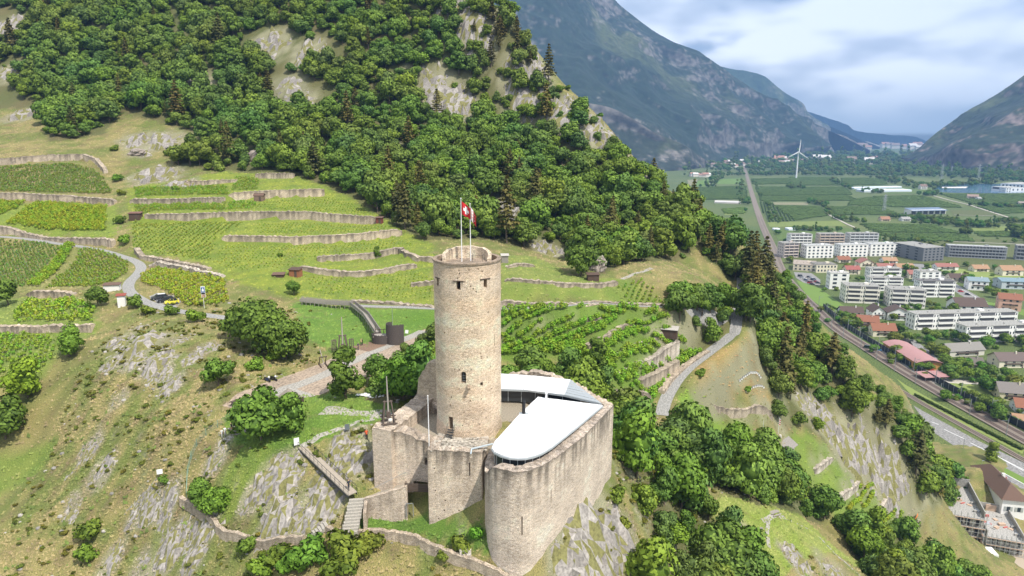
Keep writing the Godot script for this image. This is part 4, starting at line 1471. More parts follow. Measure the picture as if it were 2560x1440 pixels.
	for i in 7:
		# standing-seam sheets of the hip, each a strip from the eaves towards the ridge
		b = Build.new()
		var s0 := i / 7.0
		var s1 := (i + 0.94) / 7.0
		var lift := Vector3(0, 0.012 * (i % 2), 0)
		b.quad(a2.lerp(b2, s0) + lift, a2.lerp(tip, 1.0).lerp(b2.lerp(tip, 1.0), 0.0).lerp(b2, s0) + lift, tip.lerp(b2, s1) + lift, a2.lerp(b2, s1) + lift)
		part("zinc_sheet", b, zinc, rear)
	b = Build.new()
	b.beam(a0 + Vector3(0, -0.2, 0.06), Vector3(3.0, fy - 0.2, -117.75), 0.1, 0.34); b.beam(Vector3(3.0, fy - 0.2, -117.75), a2 + Vector3(0, -0.2, 0.06), 0.1, 0.34); b.beam(a2 + Vector3(0, -0.2, 0.06), tip + Vector3(0, -0.2, 0.06), 0.1, 0.34)
	part("roof_edge", b, trim, rear)
	var posts := V3([-4,0,-118.9,-0.7,0,-118.7,1.7,0,-118.5,4.2,0,-117.9,6.5,0,-117.0,9.0,0,-116.0,12.0,0,-114.2])
	for i in posts.size():
		b = Build.new()
		b.beam(posts[i] + Vector3(0, 1.4, 0), posts[i] + Vector3(0, 3.75, 0), 0.09, 0.09)
		part("window_post", b, trim, rear)
		if i < posts.size() - 1:
			b = Build.new()
			b.quad(posts[i] + Vector3(0, 1.4, -0.1), posts[i + 1] + Vector3(0, 1.4, -0.1), posts[i + 1] + Vector3(0, 3.75, -0.1), posts[i] + Vector3(0, 3.75, -0.1))
			part("window_pane", b, glass, rear)
	var gutter := thing("roof_gutter", "pale blue grey metal gutter from the white roof across the square bastion's edge", "gutter")
	b = Build.new()
	b.beam(Vector3(-6.1, 2.45, -97.0), Vector3(-2.9, 2.85, -97.9), 0.34, 0.12)
	part("channel", b, mat("pale_zinc", Color(0.5, 0.58, 0.63), 0.4, 0.3), gutter)
	b = Build.new()
	b.beam(Vector3(-6.1, 2.5, -96.95), Vector3(-6.2, 1.9, -96.35), 0.16, 0.12)
	part("spout", b, mat("pale_zinc", Color(0.5, 0.58, 0.63), 0.4, 0.3), gutter)

# ---------------------------------------------------------------- terraces, roads, plots
var terrace_specs: Array = []
var plots: Array = []
var lush: Array = []
var road_lines := {}

func site_plan() -> void:
	wood_plan()
	for s in [
		["tall curved dry stone wall above the topmost left vineyard", 2.9, V2([-243,-324,-232,-329,-222,-336,-208,-342,-200,-339,-191,-330])],
		["long dry stone wall with a dark doorway under the topmost left vineyard", 2.9, V2([-222,-293,-208,-296,-189,-296,-166,-291])],
		["high grey stone wall above the bend of the vineyard road", 3.3, V2([-202,-264,-189,-262,-175,-258,-160,-254,-144,-248])],
		["low pale wall below the dark green vines beside the red roofed hut", 2.4, V2([-144.4,-201.8,-136.3,-199.8,-125.1,-194.1])],
		["straight pale wall between the two lower left vineyards", 2.0, V2([-138.8,-175.1,-122.8,-171.9,-114.4,-171.8,-107.4,-171.4])],
		["stone wall under the pale scree at the wood's edge", 2.0, V2([-149,-314,-137,-314,-124,-315])],
		["short stone wall tucked under the wood's lower edge", 2.2, V2([-119,-325,-110,-326,-101,-326])],
		["uneven grey terrace wall under the upper vine strip", 2.0, V2([-160,-292,-138,-288,-119,-288])],
		["pale smooth terrace wall with the brown roofed hut before it", 3.2, V2([-119,-292,-107,-295,-94,-299,-82,-304])],
		["longest terrace wall, ending at the reddish hut by the wood", 3.2, V2([-143,-270,-126,-269,-112,-270,-95,-272,-81,-274,-67,-273,-53,-274])],
		["buttressed pale terrace wall across the middle of the hay slope", 2.8, V2([-104,-247,-92,-247,-81,-247,-70,-250,-56,-254,-42,-261])],
		["low terrace wall that climbs to a ruined corner above the keep", 1.9, V2([-66.7,-233,-58,-236,-49,-238,-44,-241,-40,-243,-36,-238,-31.7,-234.6,-26.1,-233.7])],
		["low curved terrace wall running right from the brick coloured hut", 1.6, V2([-69.8,-224.7,-63.2,-223.7,-52.5,-222.5,-42.4,-224.8,-32.4,-229.6])],
		["short dry wall just left of the keep's shaft", 1.0, V2([-31.8,-213.4,-27.8,-213.6,-23.7,-212.9])],
		["curved dry wall at the foot of the brown staked vineyard", 1.3, V2([-132,-241,-127,-235,-117.2,-229.6,-106,-222.6,-96.5,-217.1])],
		["white capped wall behind the parked cars' vineyard", 1.1, V2([-120.8,-226.2,-118.4,-227.7,-108.1,-221.3,-97.4,-214.6,-89.7,-211.2])],
		["rough dry wall above the valley road left of the keep", 1.2, V2([-47.8,-200.9,-35.6,-199.6,-22.2,-195.8])],
		["long high dry stone wall above the road right of the keep", 2.7, V2([-4.7,-197.5,5.9,-197.7,19,-199.5,34.5,-206.9,51.4,-210.6])],
		["pale wall under the road right of the keep", 2.2, V2([-4.6,-193.1,5.8,-193.8,18.7,-195.9,34,-203.4,49.6,-207.7])],
		["low wall across the upper right grass terraces", 1.3, V2([-2.2,-207.6,7.3,-207,15.4,-207.7,23.8,-211.4,33.3,-216.5])],
		["short broken wall beside the keep on the upper right terraces", 1.2, V2([-2.4,-222.1,2.7,-227.2,7.4,-228.6])],
		["topmost slanting wall of the striped vine terraces", 2.1, V2([9.4,-190.6,13.8,-192.5,19.7,-193.8,25.7,-195.1])],
		["second slanting wall of the striped vine terraces", 2.1, V2([21,-187.4,27,-191,33.9,-198.4,41.7,-204])],
		["third slanting wall, ending at the white roofed shed", 1.0, V2([28.4,-186.4,36.4,-194.7,44.7,-201.2])],
		["fourth slanting wall below the white roofed shed", 1.1, V2([28.8,-181.8,36.8,-189.6,44.6,-197,49.9,-201])],
		["lowest slanting wall of the striped vine terraces", 1.0, V2([35.5,-183.2,43,-191.4,49.1,-196.9])],
		["tall pale wall on the upper side of the curving lane", 1.3, V2([42.3,-186.3,45.7,-191.4,51.4,-197.3,60.5,-205.4])],
		["short wall at the lower edge of the vines above the dell", 1.6, V2([27.6,-176.2,32.7,-178.1,37.9,-180.7])],
		["pale wall on the lower side of the curving lane", 2.4, V2([47.5,-186.4,49.3,-189.8,53.4,-194.7,60,-201.6,67.8,-208.5])],
		["curved dry wall under the dry terrace with the beehives", 2.4, V2([48.7,-188.1,55.3,-191.5,62.8,-196.4,71.1,-199,82,-206.2])],
		["low inner wall across the dry terrace", 1.1, V2([58.8,-197.2,67,-203.3,77.2,-210])],
		["upper white wall of the grass steps beside the cliff", 2.4, V2([97.2,-206.3,101.5,-209.5,107.2,-215.2])],
		["middle white wall of the grass steps beside the cliff", 2.6, V2([105.4,-204,113.5,-212.9,122.3,-223.7])],
		["tall white wall above the lowest vines by the building site", 3.2, V2([124.4,-214.3,130.8,-223.2,138,-233.3])],
		["lowest white wall with the orange net by the building site", 2.8, V2([144.9,-227.6,149.7,-232.9,153,-236])],
	]:
		terrace_specs.append(s)
		add_wall(PackedVector2Array(s[2]), s[1], 2.6 if s[0].contains("slanting") or s[0].contains("lane") else 9.0)
	road_lines["vineyard_road"] = add_road(PackedVector2Array(V2([-202,-258,-183,-257,-166,-252,-150,-245,-138,-238,-128.6,-231.8,-123,-225.4,-120,-217.7,-117,-207.2,-111.9,-197.1,-105,-189.1,-97.4,-183.7,-90.4,-180.3,-82.6,-177.3,-75.2,-174.7,-68.7,-173.9])), 3.4)
	road_lines["valley_road"] = add_road(PackedVector2Array(V2([-46.9,-196.7,-32.7,-195.9,-20.8,-194.2,-3.5,-194.6,14.1,-197,34.2,-205,52.6,-210,66.2,-218,74.9,-225.1])), 3.2)
	road_lines["lane"] = add_road(PackedVector2Array(V2([99,-293,97,-286,91,-269,73.9,-219.8,70.2,-213.1,63.9,-207.4,56.4,-200,50.1,-193.5,46.1,-188.2,42.7,-181.8,40.8,-176.1])), 4.0)
	road_lines["yard_track"] = add_road(PackedVector2Array(V2([-46.4,-128.3,-44.1,-132.1,-40.5,-138.6,-38,-145.3,-33.2,-157,-28.5,-169,-23.9,-180.6])), 4.5)
	for s in [
		[Color(0.235, 0.26, 0.042), Color(0.15, 0.2, 0.033), V2([-135,-330,-101,-326,-71,-302,-52,-278,-29,-251,-22.7,-195.9,-63.9,-199.2,-89.5,-210.5,-98.5,-220.2,-134,-242,-172,-311])],
		[Color(0.15, 0.235, 0.04), Color(0.105, 0.19, 0.03), V2([-64.6,-197.5,-40.6,-194.6,-22.5,-194,-20.4,-173.6,-27.8,-171.1,-36.7,-160,-42.1,-154.4,-51.9,-166])],
		[Color(0.16, 0.23, 0.04), Color(0.11, 0.19, 0.03), V2([-53.8,-120.9,-45.8,-126.4,-31.6,-128.8,-22.9,-126.3,-21.5,-118.1,-25.1,-115.9,-33.4,-111.8,-36.8,-111.4,-44.8,-111.9,-52,-116.1])],
		[Color(0.19, 0.23, 0.05), Color(0.12, 0.18, 0.035), V2([-48,-113,-36.1,-111.3,-38.6,-107.5,-44.5,-106.4,-48,-104,-49.5,-105.5,-50.3,-109.9])],
		[Color(0.2, 0.29, 0.04), Color(0.17, 0.26, 0.04), V2([48.1,-186.3,59.3,-192.5,74.6,-197.9,72.7,-195,56.4,-181.1,44.3,-174.2])],
		[Color(0.23, 0.25, 0.07), Color(0.15, 0.2, 0.045), V2([-4,-243,9,-256,18,-217.6,36.2,-218.9,48.3,-211,-2.9,-197.7])],
		[Color(0.2, 0.26, 0.055), Color(0.16, 0.22, 0.045), V2([87.4,-206.8,96.4,-212.5,107.8,-217,123.7,-225.7,139.1,-234.5,152,-236,137.7,-218.1,102.1,-197.2,99.5,-201.1,90,-201.5])],
		[Color(0.27, 0.29, 0.09), Color(0.2, 0.25, 0.05), V2([24.2,-124.1,52.8,-145.9,82,-178.1,111.4,-181.3,55.7,-127.3,50.9,-131.2,42.8,-134.1])],
		[Color(0.38, 0.27, 0.13), Color(0.3, 0.2, 0.1), V2([50.6,-189.7,54.8,-195.1,64.9,-205.9,75.7,-211.7,83.2,-210,82.9,-207.4,59.8,-194.8])],
		[Color(0.2, 0.235, 0.06), Color(0.12, 0.18, 0.035), V2([-115.6,-140.3,-97.2,-138.3,-97.7,-132.8,-109.1,-129.9])],
		[Color(0.23, 0.27, 0.05), Color(0.17, 0.22, 0.04), V2([-224,-291,-164,-288,-144,-250,-170,-259,-206,-265])],
		[Color(0.26, 0.24, 0.1), Color(0.2, 0.2, 0.07), V2([-199,-254,-165,-250,-127.9,-229.1,-113.4,-199.5,-143.3,-204.8,-171.7,-216.4])],
		[Color(0.15, 0.22, 0.04), Color(0.12, 0.18, 0.035), V2([-4.6,-192.8,39,-204.1,59.4,-205.2,40.4,-183.3,28,-175.4,17.8,-183.9,-4.4,-180.2])],
		[Color(0.21, 0.25, 0.06), Color(0.15, 0.19, 0.05), V2([-165.8,-208.4,-124.4,-192.1,-113.7,-184.5,-105.5,-168.9,-108.5,-157,-108.4,-151.9,-126.2,-154.4])],
		[Color(0.13, 0.21, 0.035), Color(0.1, 0.17, 0.03), V2([-25.1,-97.9,-24.2,-100,-14.6,-99,-2.4,-93.3,-2.4,-91.2,-13.6,-96.1,-20.1,-98])],
	]:
		var q := region(s[2])
		q.merge({"a": s[0], "b": s[1]})
		lush.append(q)

func shift_to_foot(points: PackedVector2Array, up: float, by: float) -> PackedVector3Array:
	# walk the line so that the low ground is on the right, moved to the foot of the step
	var p := points.duplicate()
	if up < 0.0:
		p.reverse()
	var c := Curve2D.new()
	for q in p:
		c.add_point(q)
	var t := c.tessellate_even_length(4, 2.5)
	var out := PackedVector3Array()
	for i in t.size():
		var d := (t[mini(i + 1, t.size() - 1)] - t[maxi(i - 1, 0)]).normalized()
		# the right of the way, seen from above with z towards the viewer
		var s := t[i] + Vector2(-d.y, d.x) * by
		out.append(Vector3(s.x, 0, s.y))
	return out

func vineyards() -> void:
	bare.append(region(PackedVector2Array(V2([-55.3,-124,-53.3,-127.9,-51.1,-132.8,-46.8,-139.6,-42.8,-147.1,-40.4,-155.2,-34.5,-163.4,-30,-169,-24,-182.1,-21.1,-181,-26.1,-159.6,-29.1,-149.8,-31.9,-133.9,-37.6,-127.7,-43.7,-127.3,-49.1,-124.7,-51.1,-121.8]))))
	var dry := masonry("dry_stone", Color(1, 1, 1), 5.0)
	for i in terrace_specs.size():
		var s: Array = terrace_specs[i]
		var w: Dictionary = walls[i]
		var near: bool = Rect2(fine.x + 2, fine.z + 2, (fine.nx - 5) * fine.s, (fine.nz - 5) * fine.s).has_point(w.p[0])
		# which side of the line lies low is read from the ground itself
		var m: Vector2 = w.p[1]
		var d: Vector2 = (w.p[1] - w.p[0]).normalized()
		var right := Vector2(-d.y, d.x)
		var up := 1.0 if ground(m.x - right.x * 4.0, m.y - right.y * 4.0) > ground(m.x + right.x * 4.0, m.y + right.y * 4.0) else -1.0
		var path := shift_to_foot(w.p, up, 0.45 if near else 1.2)
		for k in path.size():
			var dk := Vector2(path[mini(k + 1, path.size() - 1)].x - path[maxi(k - 1, 0)].x, path[mini(k + 1, path.size() - 1)].z - path[maxi(k - 1, 0)].z).normalized()
			var back := Vector2(dk.y, -dk.x) * (1.6 if near else 3.6)
			path[k].y = minf(ground(path[k].x + back.x, path[k].z + back.y) + 0.05, base_height(path[k].x, path[k].z) + s[1] * 0.5 + 0.4)
		var pale: bool = s[0].contains("white") or s[0].contains("pale")
		var tone := Color(1.0, 0.96, 0.9) if s[0].contains("white") else Color(0.95, 0.85, 0.72) if pale else Color(0.78, 0.71, 0.61)
		var b := wall_body(path, 0.9 if near else 1.9, 0.0, tone, 0.8, 0.24, [], 0.8, true)
		solo("terrace_wall", b, dry, s[0], "stone wall", Vector3.ZERO, 0.0, "dry stone terrace walls")
	var asphalt := grained("pale_asphalt", Color(0.40, 0.39, 0.38), "grain", 6.0, 0.9)
	drape("road", ribbon(road_lines["vineyard_road"], 3.2), asphalt, 0.05)
	drape("road", ribbon(road_lines["valley_road"], 2.8), asphalt, 0.05)
	drape("road", ribbon(road_lines["lane"], 3.6), asphalt, 0.09)
	drape("parking_bay", PackedVector2Array(V2([-103,-191.1,-102.1,-193.9,-95.6,-191.7,-92.5,-187.9,-91.5,-182.8,-96.7,-184.5])), asphalt, 0.045)
	var gravel := grained("red_gravel", Color(0.5, 0.39, 0.3), "grain", 7.0, 0.95, 1.0, true)
	var pale_gravel := grained("pale_gravel", Color(0.48, 0.45, 0.41), "grain", 5.0, 0.95, 1.0, true)
	bare.append(region(V2([-23,-104,-12,-96,-4,-95,-3,-90,2,-88,6,-92,19,-113,8,-128,-7,-129,-18,-118])))
	for k in road_lines:
		bare.append(region(ribbon(road_lines[k], 4.4)))
	drape("gravel_yard", PackedVector2Array(V2([-55.3,-124,-53.3,-127.9,-51.1,-132.8,-46.8,-139.6,-42.8,-147.1,-40.4,-155.2,-34.5,-163.4,-30,-169,-24,-182.1,-21.1,-181,-26.1,-159.6,-29.1,-149.8,-31.9,-133.9,-37.6,-127.7,-43.7,-127.3,-49.1,-124.7,-51.1,-121.8])), gravel, 0.04)
	drape("gravel_track", ribbon(road_lines["yard_track"], 3.0), pale_gravel, 0.08)
	drape("gravel_track", PackedVector2Array(V2([-47.8,-127.3,-46.8,-131.9,-44.7,-134.4,-43,-130.6,-38.3,-127.3,-41.8,-126.1])), pale_gravel, 0.085)
	drape("path", PackedVector2Array(V2([-35.6,-118.9,-34.8,-121.5,-31.5,-121.8,-27.8,-120.3,-21.6,-121,-20.9,-116.6,-24.4,-117.8,-27.9,-119,-31.7,-119.5])), pale_gravel, 0.04)
	drape("path", ribbon(PackedVector2Array(V2([-36.6,-111.1,-34.3,-112.6,-31.9,-114.2,-28.7,-115.9,-25.1,-117.9])), 1.0), pale_gravel, 0.04)
	drape("path", ribbon(PackedVector2Array(V2([-46.7,-117.7,-49,-117,-51,-116.3,-53,-115.6])), 1.3), pale_gravel, 0.04)
	drape("path", ribbon(PackedVector2Array(V2([56,-139.9,60.2,-143.7,70,-155.2,78,-161.9,78.1,-154.1,78.2,-147,83,-146.2,83.4,-141.2])), 1.1), pale_gravel, 0.05)
	drape("path", ribbon(PackedVector2Array(V2([58,-141.2,56.3,-137.3,55.4,-133.5])), 0.8), pale_gravel, 0.05)
	drape("path", ribbon(PackedVector2Array(V2([35.5,-218.8,40.4,-224.5,47.9,-232.7])), 1.6), pale_gravel, 0.05)
	drape("sand_pit", PackedVector2Array(V2([-38.9,-161.1,-35.5,-166.4,-30.9,-164,-34.1,-157.6])), grained("brown_sand", Color(0.3, 0.19, 0.13), "grain", 4.0, 0.95, 1.0, true), 0.09)
	vines()

func vine_mesh(seed_: int, high: float, wide: float, n: int, c0: Color, c1: Color, stake: bool) -> ArrayMesh:
	var r := RandomNumberGenerator.new()
	r.seed = seed_
	var b := Build.new()
	for i in n:
		var u := r.randf_range(-0.6, 1.0)
		var t := r.randf() * TAU
		var o := Vector3(cos(t) * sqrt(1.0 - u * u), u, sin(t) * sqrt(1.0 - u * u))
		clump(b, r, Vector3(0, high * 0.58, 0) + o * Vector3(wide, high * 0.45, wide) * r.randf_range(0.6, 1.1), o, 0.2 * r.randf_range(0.7, 1.3), c0.lerp(c1, r.randf()))
	if stake:
		b.tint = Color(0.45, 0.43, 0.4)
		b.block(Vector3(0.05, -0.2, 0), Vector3(0.06, high + 0.5, 0.06))
	return b.mesh(leaf)

func vines() -> void:
	if leaf == null:
		tree_library()
	var c0 := Color(0.15, 0.235, 0.032)
	var c1 := Color(0.32, 0.44, 0.065)
	var low: Array = []
	for i in 3:
		low.append(vine_mesh(400 + i, 1.15, 0.42, 46, c0, c1, i == 1))
	var hedge: Array = []
	for i in 3:
		hedge.append(vine_mesh(420 + i, 1.7, 0.55, 70, c0, c1, false))
	var all := []
	var r := RandomNumberGenerator.new()
	r.seed = 9
	# plot, along-row spacing, row spacing, row direction (degrees), size, hue, kind
	for p in [
		["topmost left vineyard under the curved wall", 1.0, 1.5, 25.0, 0.95, Color(0.85, 0.85, 1.0), low, V2([-239,-318,-227,-326,-209,-333,-199,-333,-189,-324,-174,-303,-195,-300,-224,-295])],
		["dense yellow green vineyard between two stone walls", 0.8, 1.5, 80.0, 1.0, Color(1.3, 1.15, 0.7), hedge, V2([-195,-266,-199,-291,-168,-287,-153,-259,-172,-262])],
		["small vineyard at the left edge between two stone walls", 0.9, 1.5, 80.0, 1.0, Color(1.25, 1.15, 0.8), hedge, V2([-222,-287,-204,-291,-202,-283,-209,-270])],
		["grey green vineyard left of the steep double row", 0.95, 1.4, 40.0, 0.85, Color(0.8, 0.85, 1.1), low, V2([-199,-254,-172,-252,-163,-247,-155.6,-215.1,-175.8,-221.9])],
		["steep double row of tall vines", 0.6, 2.3, 64.0, 1.1, Color(1.05, 1.1, 0.7), hedge, V2([-162,-249,-158,-248,-147.8,-210.8,-153.9,-214.2])],
		["vineyard inside the bend of the vineyard road", 0.95, 1.4, 40.0, 0.95, Color(1.0, 0.95, 0.9), low, V2([-153,-243,-146,-242,-134.5,-234,-128.3,-227.8,-123.1,-216.5,-122.9,-205.8,-128.6,-202.9,-144.4,-208.7])],
		["vineyard below the low pale wall", 1.3, 1.9, 10.0, 1.25, Color(1.2, 1.2, 0.8), low, V2([-139.8,-194.3,-123.2,-190.1,-113.6,-183.2,-108.3,-172.8,-132.1,-175.2])],
		["lowest left vineyard", 1.2, 1.7, 25.0, 1.05, Color(1.0, 1.1, 0.8), low, V2([-140.2,-174,-118.2,-169.6,-110.3,-160,-109,-154.2,-113.9,-152.5,-126.2,-154.4])],
		["upper vine strip under the pale scree", 1.1, 1.6, 5.0, 1.05, Color(1.0, 1.05, 0.8), low, V2([-168,-310,-147,-309,-127,-309,-119,-293,-161,-297])],
		["second vine strip under the uneven wall", 1.1, 1.7, 5.0, 0.95, Color(1.05, 1.05, 0.8), low, V2([-157,-288,-117,-284,-114,-274,-150,-276])],
		["brown staked vineyard above the grass verge", 1.3, 2.0, 85.0, 0.7, Color(1.1, 1.0, 0.8), low, V2([-147,-267,-102,-265,-107,-250,-99.5,-223.5,-118.7,-233.3,-135,-243])],
		["staked vineyard behind the parked cars", 1.0, 1.5, 78.0, 1.05, Color(1.35, 1.15, 0.75), low, V2([-118,-215.6,-117.1,-223.7,-88.8,-208.7,-79.3,-188.2,-88.9,-184.3,-101.5,-195.8,-112.8,-205.6])],
		["little steep vineyard under the wood", 1.2, 1.8, 70.0, 0.9, Color(1.0, 1.0, 0.9), low, V2([-127,-322,-116,-321,-110,-300,-121,-300])],
		["vines right of the hut with the brown roof", 1.2, 1.7, 10.0, 1.0, Color(1.0, 1.1, 0.8), low, V2([-116,-286,-106,-288,-103,-276,-114,-274])],
		["striped vine terraces right of the keep", 0.85, 1.3, 22.0, 1.3, Color(0.95, 1.12, 0.7), hedge, V2([-2.9,-192.1,9.5,-193.8,23.4,-195.5,41.8,-204.7,46.2,-202.7,54.7,-204.4,60.6,-206,50.2,-197.5,43.2,-188.7,39.3,-182.4,28.7,-176.8,26,-181.5,21.2,-183.6,15.7,-184.8,6.7,-184.4,-2.8,-182.4])],
		["upper hay terrace left of the keep", 1.3, 2.1, 4.0, 0.5, Color(1.35, 1.25, 0.8), low, V2([-105,-285,-82,-299,-70,-296,-55,-279,-83,-276,-102,-275])],
		["middle hay terrace left of the keep", 1.3, 2.1, 4.0, 0.5, Color(1.35, 1.25, 0.8), low, V2([-98,-264,-53,-269,-43,-264,-70,-252,-93,-251])],
		["broad hay terrace with the buttressed wall above", 1.4, 2.2, 4.0, 0.5, Color(1.4, 1.25, 0.8), low, V2([-102,-242,-69,-247,-41,-253,-34,-245,-49,-241,-67.5,-234.9,-71.7,-225.9,-86.8,-216.7,-98.5,-223.4])],
		["lowest hay terrace beside the walkway", 1.4, 2.2, 4.0, 0.5, Color(1.3, 1.25, 0.8), low, V2([-67.1,-218.8,-51.9,-220,-33.3,-226.3,-24.8,-215.2,-23.3,-201,-46,-203.6,-61.2,-206.4])],
		["vineyard on the upper right terraces", 1.0, 1.5, 60.0, 0.9, Color(1.0, 1.05, 0.9), low, V2([33.5,-213.3,41.6,-218.9,48,-211.5,36.2,-208.4])],
		["vines on the grass steps beside the cliff", 1.2, 1.7, 50.0, 1.2, Color(1.2, 1.1, 0.7), hedge, V2([107.5,-202.8,122.2,-221.6,132.2,-229.3,122.3,-215.2,104,-198.5])],
		["lowest vines above the building site", 1.3, 1.8, 50.0, 1.2, Color(1.1, 1.1, 0.8), hedge, V2([127.2,-214.5,139.1,-230.6,148.1,-233.9,141.9,-225.9])],
	]:
		var q := region(p[7])
		var c: Vector2 = q.box.get_center()
		var dir := Vector2.from_angle(-deg_to_rad(p[3]))
		var side := dir.orthogonal()
		var reach: float = q.box.size.length() * 0.5
		for j in range(-int(reach / p[2]), int(reach / p[2]) + 1):
			for i in range(-int(reach / p[1]), int(reach / p[1]) + 1):
				var s: Vector2 = c + side * (j * p[2] + r.randf_range(-0.12, 0.12)) + dir * (i * p[1] + r.randf_range(-0.2, 0.2))
				var k := r.randi() % 3
				var sc: float = p[4] * r.randf_range(0.75, 1.2)
				var yaw := r.randf() * TAU
				var hue := r.randf_range(0.8, 1.2)
				if r.randf() < 0.06 or not Geometry2D.is_point_in_polygon(s, q.p):
					continue
				var blocked := false
				for w in walls:
					if w.box.has_point(s) and along(w.p, s)[0] < 0.75:
						blocked = true
				if blocked:
					continue
				all.append({"p": s, "m": p[6][k], "s": sc, "yaw": yaw, "c": Color(p[5].r * hue, p[5].g * r.randf_range(0.9, 1.1), p[5].b), "where": p[0], "near": (at(s) - Vector3(0, 49, 0)).length() / sc})
	all.sort_custom(func(a, b): return a.near < b.near)
	var mass := {}
	for i in all.size():
		var v: Dictionary = all[i]
		if i < 300:
			var o := solo("grape_vine", v.m, tinted(v.c), "leafy grape vine in the " + v.where, "grape vine", at(v.p, -0.05), v.yaw, "vines in the " + v.where)
			o.scale = Vector3.ONE * v.s
			continue
		var key := [v.m, v.where]
		if not mass.has(key):
			mass[key] = [[], []]
		mass[key][0].append(Transform3D(Basis(Vector3.UP, v.yaw).scaled(Vector3.ONE * v.s), at(v.p, -0.05)))
		mass[key][1].append(v.c)
	for key in mass:
		tag(stuff("vine_foliage", key[0], mass[key][0], mass[key][1]), "rows of vines in the " + key[1], "vines")

# ---------------------------------------------------------------- small things round the castle
func person_mesh(joints: Dictionary, bones: Array) -> Build:
	# one skin over tapered bones: distance field, surface nets; each bone gives its colour to the clothes near it
	var cell := 0.034
	var lo := Vector3(9, 9, 9)
	var hi := -lo
	for b in bones:
		for e in [b[0], b[1]]:
			lo = lo.min(joints[e] - Vector3.ONE * 0.2); hi = hi.max(joints[e] + Vector3.ONE * 0.2)
	var n := Vector3i(((hi - lo) / cell).ceil()) + Vector3i.ONE
	var f := PackedFloat32Array()
	var col := PackedColorArray()
	f.resize(n.x * n.y * n.z)
	col.resize(f.size())
	for z in n.z:
		for y in n.y:
			for x in n.x:
				var p := lo + Vector3(x, y, z) * cell
				var d := 9.0
				var near := 9.0
				var c := Color.WHITE
				for b in bones:
					var a: Vector3 = joints[b[0]]
					var ab: Vector3 = joints[b[1]] - a
					var t := clampf((p - a).dot(ab) / maxf(ab.length_squared(), 1e-6), 0.0, 1.0)
					var q: float = (p - a - ab * t).length() - lerpf(b[2], b[3], t)
					if q < near:
						near = q
						c = b[4]
					var h := clampf(0.5 + 0.5 * (d - q) / 0.05, 0.0, 1.0)
					d = lerpf(d, q, h) - 0.05 * h * (1.0 - h)
				var k := (z * n.y + y) * n.x + x
				f[k] = d
				col[k] = c
	var b := Build.new()
	var ids := PackedInt32Array()
	ids.resize(f.size())
	ids.fill(-1)
	var step := [1, n.x, n.x * n.y]
	for z in n.z - 1:
		for y in n.y - 1:
			for x in n.x - 1:
				var k := (z * n.y + y) * n.x + x
				var s := Vector3.ZERO
				var m := 0
				for e in 12:
					var ax := e / 4
					var u := (ax + 1) % 3
					var w := (ax + 2) % 3
					var o := Vector3i.ZERO
					o[u] = e % 2
					o[w] = (e / 2) % 2
					var i0: int = k + o.x + o.y * n.x + o.z * n.x * n.y
					var i1: int = i0 + step[ax]
					if (f[i0] < 0.0) != (f[i1] < 0.0):
						var g := Vector3(o)
						g[ax] += f[i0] / (f[i0] - f[i1])
						s += g
						m += 1
				if m > 0:
					var p := Vector3(x, y, z) + s / m
					var nrm := Vector3(f[k + 1] - f[k], f[k + n.x] - f[k], f[k + n.x * n.y] - f[k]).normalized()
					ids[k] = b.vert(lo + p * cell, nrm, col[k])
	for z in range(1, n.z - 1):
		for y in range(1, n.y - 1):
			for x in range(1, n.x - 1):
				var k := (z * n.y + y) * n.x + x
				for ax in 3:
					var i1: int = k + step[ax]
					if (f[k] < 0.0) == (f[i1] < 0.0):
						continue
					var u: int = step[(ax + 1) % 3]
					var w: int = step[(ax + 2) % 3]
					var q := [ids[k], ids[k - u], ids[k - u - w], ids[k - w]]
					if q.has(-1):
						continue
					if f[k] < 0.0:
						b.face(q[0], q[1], q[2]); b.face(q[0], q[2], q[3])
					else:
						b.face(q[0], q[2], q[1]); b.face(q[0], q[3], q[2])
	return b

